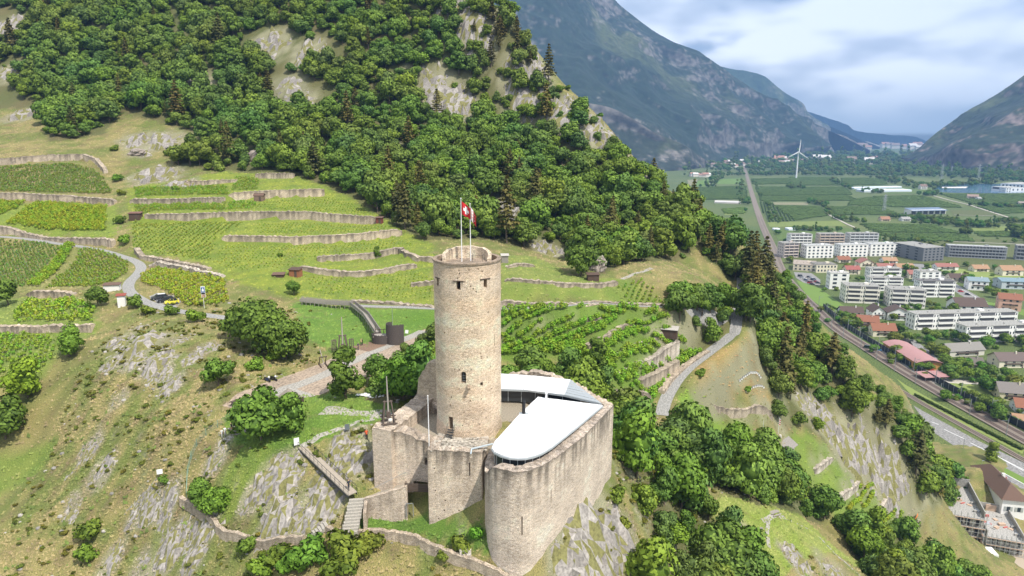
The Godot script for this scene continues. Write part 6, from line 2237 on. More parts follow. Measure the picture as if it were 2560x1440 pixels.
	var fl := PackedVector2Array(V2([-50.7,-121.1,-52.3,-120,-54.2,-118.9,-56.1,-118,-57.6,-117.2,-58.1,-115.7,-58,-113.7,-57.5,-112,-56.9,-110.2]))
	var fc := Curve2D.new()
	for p in fl:
		fc.add_point(p)
	var fp := fc.tessellate_even_length(4, 2.2)
	var green := mat("green_wire", Color(0.22, 0.34, 0.26), 0.6, 0.2)
	for i in fp.size():
		var b := Build.new()
		b.block(at(fp[i], -0.2), Vector3(0.07, 1.7, 0.07))
		part("post", b, green, fe)
	var wires := Build.new()
	for i in fp.size() - 1:
		for k in 7:
			wires.beam(at(fp[i], 0.15 + k * 0.2), at(fp[i + 1], 0.15 + k * 0.2), 0.015, 0.02)
	part("wire_mesh", wires, green, fe).set_meta("kind", "stuff")
	# signs
	for t in [["small white notice board on the dry slope above the low wall", Vector2(-64.5, -116.3), 0.95, 0.85, 0.9, 0.4], ["white information board on the grass right of the palisade", Vector2(-27.8, -175.8), 0.9, 0.9, 1.0, -0.3], ["dark information panel beside the footpath to the footbridge", Vector2(-29.1, -113.8), 0.8, 1.0, 0.9, 0.5]]:
		var o := thing("notice_board", t[0], "sign", at(t[1]), t[5])
		var b := Build.new()
		b.box(Transform3D(Basis(Vector3.RIGHT, -0.25), Vector3(0, 1.0, 0)), Vector3(t[2], t[3], 0.05))
		part("panel", b, white if t[0].contains("white") else mat("slate_panel", Color(0.1, 0.12, 0.13), 0.5), o)
		for x in [-0.3, 0.3]:
			b = Build.new()
			b.block(Vector3(x, -0.2, -0.05), Vector3(0.06, 1.2, 0.06))
			part("post", b, iron, o)
	var ban := thing("banner_sign", "tall banner sign with a blue castle emblem beside the parking road", "sign", at(Vector2(-84.5, -184.3)), 0.1)
	var b := Build.new()
	b.tube(Vector3(0, -0.3, 0), Vector3(0, 6.3, 0), 0.06, 0.05, 8)
	part("pole", b, white, ban)
	b = Build.new()
	b.block(Vector3(0.1, 3.05, 0.09), Vector3(1.15, 3.1, 0.05))
	part("panel", b, white, ban)
	b = Build.new()
	b.block(Vector3(0.1, 4.45, 0.12), Vector3(0.95, 1.45, 0.03))
	part("blue_field", b, mat("sign_blue", Color(0.03, 0.11, 0.3), 0.5), ban)
	b = Build.new()
	b.block(Vector3(0.1, 4.75, 0.145), Vector3(0.5, 0.55, 0.02)); b.block(Vector3(0.1, 5.3, 0.145), Vector3(0.22, 0.35, 0.02)); b.block(Vector3(-0.08, 5.3, 0.145), Vector3(0.09, 0.14, 0.02)); b.block(Vector3(0.28, 5.3, 0.145), Vector3(0.09, 0.14, 0.02))
	part("castle_emblem", b, white, ban)
	b = Build.new()
	b.block(Vector3(0.1, 3.1, 0.12), Vector3(1.0, 0.8, 0.03))
	part("tan_field", b, mat("sign_tan", Color(0.5, 0.33, 0.22), 0.6), ban)
	b = Build.new()
	b.block(Vector3(0.1, 3.95, 0.12), Vector3(1.0, 0.42, 0.03)); b.beam(Vector3(0.25, 3.9, 0.15), Vector3(0.45, 3.3, 0.15), 0.22, 0.02)
	part("black_figure", b, mat("black_steel", Color(0.018, 0.018, 0.02), 0.45, 0.4), ban)
	# cars on the parking bay
	make_car("black car with a white bonnet, left of the three parked by the vineyard", at(Vector2(-99.1, -189.2), 0.06), -1.02, Color(0.03, 0.032, 0.036), Color(0.78, 0.78, 0.78), "wagon")
	make_car("black car in the middle of the three parked by the vineyard", at(Vector2(-96.5, -187.5), 0.06), -1.02, Color(0.012, 0.012, 0.015), Color(0.012, 0.012, 0.015), "wagon")
	make_car("bright yellow small car with a black roof parked by the vineyard", at(Vector2(-94.2, -186.2), 0.06), -1.02, Color(0.72, 0.66, 0.05), Color(0.02, 0.02, 0.02), "hatch")
	# huts
	var plaster := mat("white_plaster", Color(0.72, 0.7, 0.67), 0.9)
	var red_tile := grained("red_tiles", Color(0.38, 0.1, 0.07), "grain", 1.0)
	var brown := grained("brown_planks", Color(0.13, 0.08, 0.06), "grain", 1.5)
	hut("small white hut with a red roof below the vineyard road's bend", at(Vector2(-106.2, -183)), 0.35, Vector3(1.9, 3.0, 1.6), plaster, red_tile, true, false)
	hut("long low shed with a brown roof behind the red roofed hut", at(Vector2(-116.5, -196.9)), 0.2, Vector3(4.2, 1.8, 2.0), plaster, grained("brown_tiles", Color(0.2, 0.12, 0.09), "grain", 1.0), true, false)
	hut("dark wooden hut with a rusty roof at the vineyard steps", at(Vector2(-147, -270)), 0.1, Vector3(4.2, 2.4, 2.6), brown, grained("rusty_sheet", Color(0.25, 0.13, 0.1), "grain", 2.0), true)
	hut("little hut with a brown tile roof against the pale terrace wall", at(Vector2(-105, -289)), 0.0, Vector3(3.8, 2.3, 2.6), grained("dry_planks", Color(0.3, 0.2, 0.15), "grain", 1.5), grained("brown_tiles", Color(0.2, 0.12, 0.09), "grain", 1.0))
	hut("brick coloured hut with a flat brown roof on the hay slope", at(Vector2(-69.7, -218.7)), -0.15, Vector3(3.4, 2.3, 2.6), grained("brick_wall", Color(0.42, 0.17, 0.08), "grain", 1.0), grained("brown_planks", Color(0.13, 0.08, 0.06), "grain", 1.5), true)
	hut("low sunken shed roof on the hay slope", at(Vector2(-74.5, -216.6)), 0.1, Vector3(3.4, 0.7, 2.2), grained("brown_planks", Color(0.13, 0.08, 0.06), "grain", 1.5), grained("brown_tiles", Color(0.2, 0.12, 0.09), "grain", 1.0), true, false)
	hut("small reddish hut where the longest terrace wall meets the wood", at(Vector2(-52, -271)), -0.2, Vector3(2.4, 2.2, 2.0), grained("red_planks", Color(0.27, 0.08, 0.06), "grain", 1.5), grained("brown_tiles", Color(0.2, 0.12, 0.09), "grain", 1.0), true)
	hut("dark shed with a pale flat roof on the striped vine terraces", at(Vector2(47.7, -201.4)), -0.35, Vector3(4.6, 2.3, 3.0), brown, grained("pale_sheet", Color(0.62, 0.58, 0.54), "grain", 2.0), true)
	hut("open dark shelter tucked under the big pale boulder", at(Vector2(25.7, -215.6)), 0.1, Vector3(3.6, 2.0, 2.2), brown, grained("brown_planks", Color(0.13, 0.08, 0.06), "grain", 1.5), true)
	hut("small stone hut just right of the keep's head", at(Vector2(-2.4, -227.6)), 0.1, Vector3(2.2, 2.6, 2.2), grained("grey_render", Color(0.4, 0.36, 0.32), "grain", 1.5), grained("pale_sheet", Color(0.62, 0.58, 0.54), "grain", 2.0), true, false)
	var rock := grained("boulder_rock", Color(0.5, 0.45, 0.41), "rock", 9.0, 0.95, 30.0)
	boulder("boulder", "big pale boulder among the trees above the upper right terraces", at(Vector2(28.6, -228.1), 1.5), Vector3(3.0, 3.6, 2.4), 501, rock)
	boulder("boulder", "pale rounded rock on the stony meadow", at(Vector2(-186, -350), 0.3), Vector3(4.0, 2.4, 3.0), 502, rock)
	boulder("boulder", "pink grey boulder inside the wood's lower edge", at(Vector2(-126, -346), 1.0), Vector3(4.5, 4.0, 3.0), 503, rock)
	# beehives on the dry terrace
	for row in [[Vector2(70.5, -203), Vector2(79.8, -210.9), 13], [Vector2(72.6, -202.2), Vector2(80.7, -209.9), 9]]:
		for i in row[2]:
			var p: Vector2 = row[0].lerp(row[1], i / (row[2] - 1.0))
			var o := thing("beehive", "small pale beehive in the %s row on the dry terrace" % ("upper" if row[2] == 13 else "lower"), "beehive", at(p), 0.4, "beehives in rows on the dry terrace")
			var bh := Build.new()
			bh.block(Vector3(0, 0.15, 0), Vector3(0.5, 0.5, 0.5))
			part("box", bh, plaster, o)
			bh = Build.new()
			bh.block(Vector3(0, 0.65, 0), Vector3(0.58, 0.08, 0.58))
			part("lid", bh, mat("hive_lid", Color(0.25, 0.26, 0.27), 0.6), o)
	for t in [["slim white pole at the end of the dry terrace's wall", Vector2(76.7, -197), 4.2], ["pole with a furled red and white flag above the dell house", Vector2(84.4, -204.2), 5.6], ["white post on the lane's verge above the vines", Vector2(55.9, -204.2), 1.8]]:
		var o := thing("pole", t[0], "pole", at(t[1]))
		b = Build.new()
		b.tube(Vector3(0, -0.3, 0), Vector3(0, t[2], 0), 0.06, 0.045, 7)
		part("shaft", b, white, o)
		if t[2] > 5.0:
			b = Build.new()
			for i in 6:
				b.tint = Color(0.5, 0.04, 0.04) if i % 2 else Color(0.7, 0.7, 0.7)
				b.quad(Vector3(0.06, t[2] - 0.3 - i * 0.35, 0), Vector3(0.06, t[2] - 0.65 - i * 0.35, 0), Vector3(0.42, t[2] - 0.75 - i * 0.35, 0.12), Vector3(0.42, t[2] - 0.4 - i * 0.35, 0.12))
			part("cloth", b, mats["flag_cloth"], o)
	var net := Build.new()
	for i in 8:
		var p0: Vector2 = (Vector2(146.4, -229.7) as Vector2).lerp(Vector2(153, -236), i / 8.0)
		var p1: Vector2 = (Vector2(146.4, -229.7) as Vector2).lerp(Vector2(153, -236), (i + 1) / 8.0)
		net.beam(at(p0, 2.1), at(p1, 2.1), 0.05, 1.1)
	solo("orange_net", net, mat("orange_net", Color(0.75, 0.2, 0.04), 0.7), "orange safety net along the lowest white wall", "net")

# ---------------------------------------------------------------- trees and shrubs
var tree_kinds := {}
var leaf: StandardMaterial3D
var bark: StandardMaterial3D
var clearings: Array = []

func clump(b: Build, r: RandomNumberGenerator, p: Vector3, dir: Vector3, s: float, c: Color) -> void:
	# a spray of leaves: two triangles folded along the middle
	var d := (dir + Vector3(r.randf_range(-0.8, 0.8), r.randf_range(-0.5, 0.9), r.randf_range(-0.8, 0.8))).normalized()
	var x := d.cross(Vector3(r.randf() - 0.5, r.randf() - 0.5, r.randf() - 0.5)).normalized()
	var y := d.cross(x)
	var m := (dir * 1.2 + d).normalized()
	var fold := d * s * 0.22
	var k := b.vert(p - x * s, m, c)
	b.vert(p - y * s * 0.62 + fold, (m - y * 0.3).normalized(), c)
	b.vert(p + x * s, m, c)
	b.vert(p + y * s * 0.62 + fold, (m + y * 0.3).normalized(), c)
	b.face(k, k + 1, k + 2)
	b.face(k, k + 2, k + 3)

func blob(b: Build, at_: Vector3, rad: Vector3, c: Color) -> void:
	var first := b.v.size()
	for j in 5:
		for i in 7:
			var t := TAU * i / 6.0
			var u := PI * (j / 4.0 - 0.5)
			var o := Vector3(cos(t) * cos(u), sin(u), -sin(t) * cos(u))
			b.vert(at_ + o * rad, o, c)
	for j in 4:
		for i in 6:
			var k := first + j * 7 + i
			b.face(k, k + 1, k + 8); b.face(k, k + 8, k + 7)

func broad_crown(seed_: int, height: float, radius: float, base: float, lobes: int, clumps: int, size: float, dark: Color, light: Color) -> Build:
	var r := RandomNumberGenerator.new()
	r.seed = seed_
	var b := Build.new()
	var ls := []
	for i in lobes:
		var t := r.randf() * TAU
		var h := pow(r.randf(), 0.8)
		var w := radius * (0.62 if h < 0.75 else 0.35) * sqrt(r.randf()) * 1.15
		if i == 0:
			w = 0.0; h = 0.5
		var rad := radius * r.randf_range(0.36, 0.56) * (1.5 if i == 0 else 1.0)
		var c := Vector3(cos(t) * w, lerpf(base + rad * 0.5, height - rad * 0.8, h), sin(t) * w)
		ls.append([c, Vector3(rad, rad * r.randf_range(0.62, 0.85), rad), r.randf()])
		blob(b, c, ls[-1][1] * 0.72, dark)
	for i in clumps:
		var l: Array = ls[r.randi() % lobes]
		var u := r.randf_range(-0.75, 1.0)
		var t := r.randf() * TAU
		var o := Vector3(cos(t) * sqrt(1.0 - u * u), u, sin(t) * sqrt(1.0 - u * u))
		var p: Vector3 = l[0] + o * l[1] * r.randf_range(0.82, 1.12)
		var buried := false
		for q in ls:
			if q != l and ((p - q[0]) / q[1]).length_squared() < 0.55:
				buried = true
				break
		if buried and r.randf() < 0.85:
			continue
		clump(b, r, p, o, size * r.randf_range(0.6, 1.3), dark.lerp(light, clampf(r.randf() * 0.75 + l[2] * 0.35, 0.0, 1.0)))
	return b

func trunk_mesh(seed_: int, height: float, r0: float, lean := 0.06, limbs := 4, spread := 2.0) -> Build:
	var r := RandomNumberGenerator.new()
	r.seed = seed_
	var b := Build.new()
	var p := Vector3(0, -0.8, 0)
	var n := 5
	for i in n:
		var q := Vector3(r.randf_range(-1, 1) * lean * height, (i + 1.0) / n * height, r.randf_range(-1, 1) * lean * height)
		b.tube(p, q, r0 * (1.0 - 0.75 * i / n), r0 * (1.0 - 0.75 * (i + 1.0) / n), 7, false)
		if i > 0 and i <= limbs:
			var t := r.randf() * TAU
			b.tube(p, p + Vector3(cos(t) * spread, spread * 0.7, sin(t) * spread), r0 * 0.4, r0 * 0.12, 5, false)
		p = q
	return b

func pine_crown(seed_: int, height: float, radius: float, base: float, tiers: int, per: int, size: float, dark: Color, light: Color, droop: float) -> Build:
	var r := RandomNumberGenerator.new()
	r.seed = seed_
	var b := Build.new()
	for i in tiers:
		var h := i / (tiers - 1.0)
		var y := lerpf(base, height - 0.4, h)
		var w := radius * (1.0 - pow(h, 1.4)) * r.randf_range(0.8, 1.1) + 0.35
		var arms := 7 if h < 0.8 else 4
		for k in arms:
			var t := TAU * (k + r.randf() * 0.8) / arms
			var l := w * r.randf_range(0.65, 1.1)
			var c := dark.lerp(light, r.randf())
			for q in per:
				var s := pow(r.randf(), 0.7)
				var p := Vector3(cos(t) * l * s, y - droop * l * s * s + r.randf_range(-0.15, 0.25), sin(t) * l * s)
				p += Vector3(-sin(t), 0, cos(t)) * r.randf_range(-1, 1) * l * 0.3 * (0.4 + s * 0.6)
				clump(b, r, p, Vector3(cos(t) * 0.5, 0.9, sin(t) * 0.5).normalized(), size * r.randf_range(0.7, 1.25), c * r.randf_range(0.85, 1.15))
	return b

func make_kind(key: String, crown: Build, trunk: Build) -> void:
	tree_kinds[key] = [crown.mesh(), trunk.mesh() if trunk else null]

func plant(called: String, key: String, p: Vector2, scale_: float, yaw: float, tint: Color, label: String, category: String, group := "", sink := 0.0) -> Node3D:
	var k: Array = tree_kinds[key]
	var m := tinted(tint)
	if k[1] == null:
		var o := solo(called, k[0], m, label, category, at(p, -sink), yaw, group)
		o.scale = Vector3.ONE * scale_
		return o
	var t := thing(called, label, category, at(p, -sink), yaw, group)
	t.scale = Vector3.ONE * scale_
	part("crown", k[0], m, t)
	part("trunk", k[1], bark, t)
	return t

func tinted(c: Color) -> StandardMaterial3D:
	# a handful of foliage hues, shared
	var q := Color(snappedf(c.r, 0.1), snappedf(c.g, 0.1), snappedf(c.b, 0.15))
	var key := "leaves %.1f %.1f %.2f" % [q.r, q.g, q.b]
	if mats.has(key):
		return mats[key]
	var m: StandardMaterial3D = leaf.duplicate()
	m.resource_name = key
	m.albedo_color = q.linear_to_srgb()
	mats[key] = m
	return m

func tree_library() -> void:
	leaf = mat("leaves", Color(1, 1, 1), 0.6)
	leaf.vertex_color_use_as_albedo = true
	leaf.metallic_specular = 0.25
	leaf.backlight_enabled = true
	leaf.backlight = Color(0.5, 0.5, 0.28)
	bark = mat("bark", Color(0.13, 0.10, 0.075), 0.95)
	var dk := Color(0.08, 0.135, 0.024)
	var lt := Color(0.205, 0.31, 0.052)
	for i in 4:
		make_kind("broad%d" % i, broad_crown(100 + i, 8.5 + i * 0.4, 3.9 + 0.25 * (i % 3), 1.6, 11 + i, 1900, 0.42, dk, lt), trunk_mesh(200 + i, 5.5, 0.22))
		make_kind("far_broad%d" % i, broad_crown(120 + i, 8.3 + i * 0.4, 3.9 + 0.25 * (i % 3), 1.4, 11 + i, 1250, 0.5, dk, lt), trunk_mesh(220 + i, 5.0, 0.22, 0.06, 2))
	for i in 3:
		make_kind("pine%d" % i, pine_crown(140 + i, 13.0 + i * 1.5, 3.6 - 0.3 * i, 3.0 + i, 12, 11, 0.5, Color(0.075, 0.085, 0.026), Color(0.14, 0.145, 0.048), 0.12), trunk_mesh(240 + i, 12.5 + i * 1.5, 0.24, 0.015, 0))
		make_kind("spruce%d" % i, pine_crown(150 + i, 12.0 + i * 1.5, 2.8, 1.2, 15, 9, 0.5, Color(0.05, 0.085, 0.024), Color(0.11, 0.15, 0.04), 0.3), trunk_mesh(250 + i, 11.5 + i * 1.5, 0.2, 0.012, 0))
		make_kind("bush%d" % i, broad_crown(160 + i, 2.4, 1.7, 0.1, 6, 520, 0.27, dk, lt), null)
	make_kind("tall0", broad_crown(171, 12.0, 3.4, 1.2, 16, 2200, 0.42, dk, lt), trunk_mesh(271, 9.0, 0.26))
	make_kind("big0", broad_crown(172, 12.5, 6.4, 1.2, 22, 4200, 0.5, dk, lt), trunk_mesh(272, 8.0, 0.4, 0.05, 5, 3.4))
	make_kind("poplar0", broad_crown(173, 15.0, 2.2, 1.5, 16, 1500, 0.45, dk, lt), trunk_mesh(273, 12.0, 0.25, 0.02, 0))

func forest() -> void:
	if leaf == null:
		tree_library()
	var all := []
	var r := RandomNumberGenerator.new()
	r.seed = 77
	var kinds := noise(81, 0.02, 2)
	for f in woods:
		var box: Rect2 = f.box
		var s: float = f.step
		for j in int(box.size.y / s) + 1:
			for i in int(box.size.x / s) + 1:
				var p := box.position + Vector2(i + r.randf_range(-0.42, 0.42) + 0.5 * (j % 2), j + r.randf_range(-0.42, 0.42)) * s
				var pick := r.randf()
				var hue := r.randf()
				var sc: float = f.size * (0.55 + 1.0 * pow(r.randf(), 1.6))
				var yaw := r.randf() * TAU
				if not Geometry2D.is_point_in_polygon(p, f.p) or inside_any(clearings, p):
					continue
				if rockiness(p.x, p.y) > 0.55 and r.randf() < (0.45 if f.where.begins_with("along") else 0.8):
					continue
				var far := Vector2(p.x, p.y).length()
				var n := kinds.get_noise_2d(p.x, p.y)
				var pines: float = f.pines
				var key := ("broad%d" if far < 250 else "far_broad%d") % (r.randi() % 4)
				var cat := "tree"
				if pick < pines * (1.0 + 2.0 * n):
					key = ("pine%d" if f.brown else "spruce%d") % (r.randi() % 3)
				elif f.scrub > 0.0 and r.randf() < f.scrub:
					key = "bush%d" % (r.randi() % 3)
					sc *= 1.25
				var tint := Color(0.75 + 0.5 * hue + 0.3 * n, 0.78 + 0.4 * hue, 0.75 + 0.5 * r.randf())
				if key.begins_with("pine") or key.begins_with("spruce"):
					tint = Color(0.9 + 0.5 * hue * (1.0 if f.brown else 0.4), 0.9 + 0.2 * hue, 0.9)
				# how large it stands in view from where the photograph was taken
				var q := at(p) - Vector3(0, 49, 0)
				var ahead := -q.z * 0.976 - q.y * 0.217
				var in_view := absf(q.x / ahead) < 0.80 and absf((q.y * 0.976 - q.z * 0.217) / ahead) < 0.50
				all.append({"p": p, "key": key, "s": sc, "yaw": yaw, "tint": tint, "tall": 0.78 + 0.5 * fposmod(yaw * 7.3, 1.0), "view": (sc / ahead if in_view else 0.0), "wood": f})
	all.sort_custom(func(a, b): return a.view > b.view if a.view != b.view else a.p.x < b.p.x)
	var single := {"tree": 0, "conifer": 0, "shrub": 0}
	var mass := {}
	for t in all:
		var conifer: bool = t.key.begins_with("pine") or t.key.begins_with("spruce")
		var cat := "conifer" if conifer else "shrub" if t.key.begins_with("bush") else "tree"
		if single[cat] < 300 and t.view > 0.0:
			single[cat] += 1
			var called := {"tree": "broadleaf_tree", "conifer": "pine_tree", "shrub": "shrub"}[cat] as String
			var words := {"tree": "green broadleaf tree ", "conifer": "olive brown pine tree ", "shrub": "low green shrub "}[cat] as String
			plant(called, t.key, t.p, t.s, t.yaw, t.tint, words + t.wood.where, {"tree": "tree", "conifer": "pine tree", "shrub": "shrub"}[cat], words.strip_edges() + "s " + t.wood.where, 0.3).scale = Vector3(1, t.tall, 1) * t.s
		else:
			if not mass.has(t.key):
				mass[t.key] = [[], [], []]
			var b := Basis(Vector3.UP, t.yaw).scaled(Vector3(1, t.tall, 1) * t.s)
			mass[t.key][0].append(Transform3D(b, at(t.p, -0.3)))
			mass[t.key][1].append(t.tint)
	for key in mass:
		var k: Array = tree_kinds[key]
		var crown: ArrayMesh = k[0].duplicate()
		crown.surface_set_material(0, leaf)
		var o := stuff("forest_crowns", crown, mass[key][0], mass[key][1])
		tag(o, "wooded slope of %s in a mass beyond the nearer trees" % ("conifers" if key.begins_with("pine") or key.begins_with("spruce") else "broadleaf trees and scrub"), "forest")
		if k[1]:
			var tr: ArrayMesh = k[1].duplicate()
			tr.surface_set_material(0, bark)
			tag(stuff("forest_trunks", tr, mass[key][0], []), "trunks inside the wooded slope", "forest")
	lone_trees(r)

var woods: Array = []
func wood(where: String, step: float, size: float, pines: float, brown: bool, scrub: float, points: Variant) -> void:
	var q := region(points)
	q.merge({"where": where, "step": step, "size": size, "pines": pines, "brown": brown, "scrub": scrub})
	woods.append(q)
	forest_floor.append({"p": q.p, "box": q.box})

func wood_plan() -> void:
	wood("in the wood on the mountainside above the vineyards", 5.3, 1.0, 0.03, true, 0.06, V2([-395,-538,-216,-514,-67,-601,-36,-437,-21,-422,-7,-406,15,-373,32,-351,51,-340,71,-342,86,-339,89,-312,71,-289,40,-242,28.7,-221.5,23,-261,8,-264,-12,-264,-34,-254,-52,-278,-71,-302,-101,-326,-120,-328,-136,-332,-158,-333,-174,-357,-159,-371,-196,-387,-218,-397,-212,-369,-232,-354,-274,-415,-321,-422]))
	wood("on the steep spur between vineyards and railway", 5.0, 1.0, 0.16, true, 0.05, V2([86,-339,95,-329,104,-306,118,-304,122,-275,130,-255,156,-260,216,-307,205,-291,164,-242,150,-240,140,-243,127,-242,116,-242,95.9,-219.9,83.9,-209.9,79.4,-214.7,74.7,-215.9,97,-278,96,-290,83,-295]))
	wood("on the foot of the spur beside the railway", 3.6, 0.5, 0.0, false, 0.3, V2([105,-303,119,-303,124,-274,131,-255,158,-262,215,-305,210,-293,222,-307,183,-289,141,-260,132,-280,130,-318,110,-310]))
	wood("in the hollow behind the castle's white roofs", 4.6, 0.85, 0.0, false, 0.1, V2([-3,-161,4.3,-175.3,15.2,-177.8,22.7,-177,25.2,-170.6,25.9,-164,21.2,-159.5,16.3,-165.8,-1.9,-151.6]))
	wood("in the dell right of the castle's long wall", 4.3, 1.0, 0.02, false, 0.1, V2([26.1,-162.1,34.8,-164.7,42.9,-163.4,55.8,-170.9,73.2,-188,82.7,-193.2,98.7,-198.8,98.2,-194.3,83.1,-180.7,57.1,-144.4,47.8,-145,38.3,-144.6,27.4,-128,20.4,-115.3,19.8,-119.3]))
	wood("on the bank below the castle rock", 3.6, 0.9, 0.0, false, 0.3, V2([25.9,-124.4,36,-135.4,42.5,-132.9,48.5,-129.2,55,-127.7,51.3,-119.4,22.4,-100,27.2,-110,26.6,-115,21.7,-113.8]))
	wood("between the grassy ridge and the building site", 5.4, 0.9, 0.0, false, 0.1, V2([100.3,-191.6,114.2,-202.6,137.7,-218.1,154.3,-226.4,171,-230.2,175.2,-226.6,86.4,-142.9,101.6,-179.7]))
	wood("in the dark clump left of the keep", 4.4, 0.78, 0.0, false, 0.05, V2([-30.1,-129,-29,-144.2,-23.4,-161.6,-20.2,-176.9,-14.8,-126.7,-21.3,-123.5,-27.5,-124.5]))
	wood("beside the lane below the long road wall", 4.2, 0.8, 0.0, false, 0.15, V2([48.9,-203.9,55.3,-210.9,70.4,-228.3,92,-280,69.9,-216.4,62.7,-208.1,56.8,-205.1]))
	wood("along the rocky ridge line above the wood", 5.4, 0.95, 0.1, true, 0.3, V2([-70,-591,-14,-660,7,-432,27,-409,46,-393,60,-374,77,-375,489,-1887,70,-340,50,-338,32,-351,15,-373,-7,-406,-21,-422,-36,-437]))
	wood("around the cliff above the building site", 5.2, 0.85, 0.0, false, 0.35, V2([88.1,-214.1,99,-220.2,106.2,-219,118.3,-224.7,137,-237,154,-240,163,-244,155,-238,133.6,-232.2,111.5,-220.2,95,-212.6,84.7,-207.5]))
	for c in [
		V2([-171,-458,-151,-460,-128,-449,-99,-439,-102,-430,-118,-427,-127,-426,-142,-434,-155,-439]),
		V2([-143,-432,-129,-422,-105,-418,-103,-409,-107,-391,-131,-396,-141,-414]),
		V2([-63,-419,-40,-419,-17,-397,-22,-394,-42,-398,-53,-410]),
		V2([-187,-413,-181,-430,-179,-438,-172,-433,-175,-414]),
		V2([-217,-381,-208,-396,-167,-371,-161,-349,-176,-345,-168,-311,-195,-342,-212,-361]),
		V2([-134,-354,-125,-354,-118,-336,-125,-333]),
		V2([-340,-451,-314,-454,-297,-428,-283,-426,-244,-370,-250,-364,-286,-373]),
		V2([-377,-510,-339,-506,-320,-482,-320,-474,-360,-483]),
		V2([-9,-315,2,-315,10,-291,3,-275,-7,-291]),
		V2([8,-276,21,-280,21,-261,8.2,-231.8]),
		V2([94.9,-219.1,110.6,-233.2,123,-236,139,-241,155,-242,153,-238,133.6,-228.6,109.5,-219.1,102.7,-217.9]),
		V2([392,-1160,364,-1003,120,-310,111,-304,108,-313]),
	]:
		clearings.append(region(c))

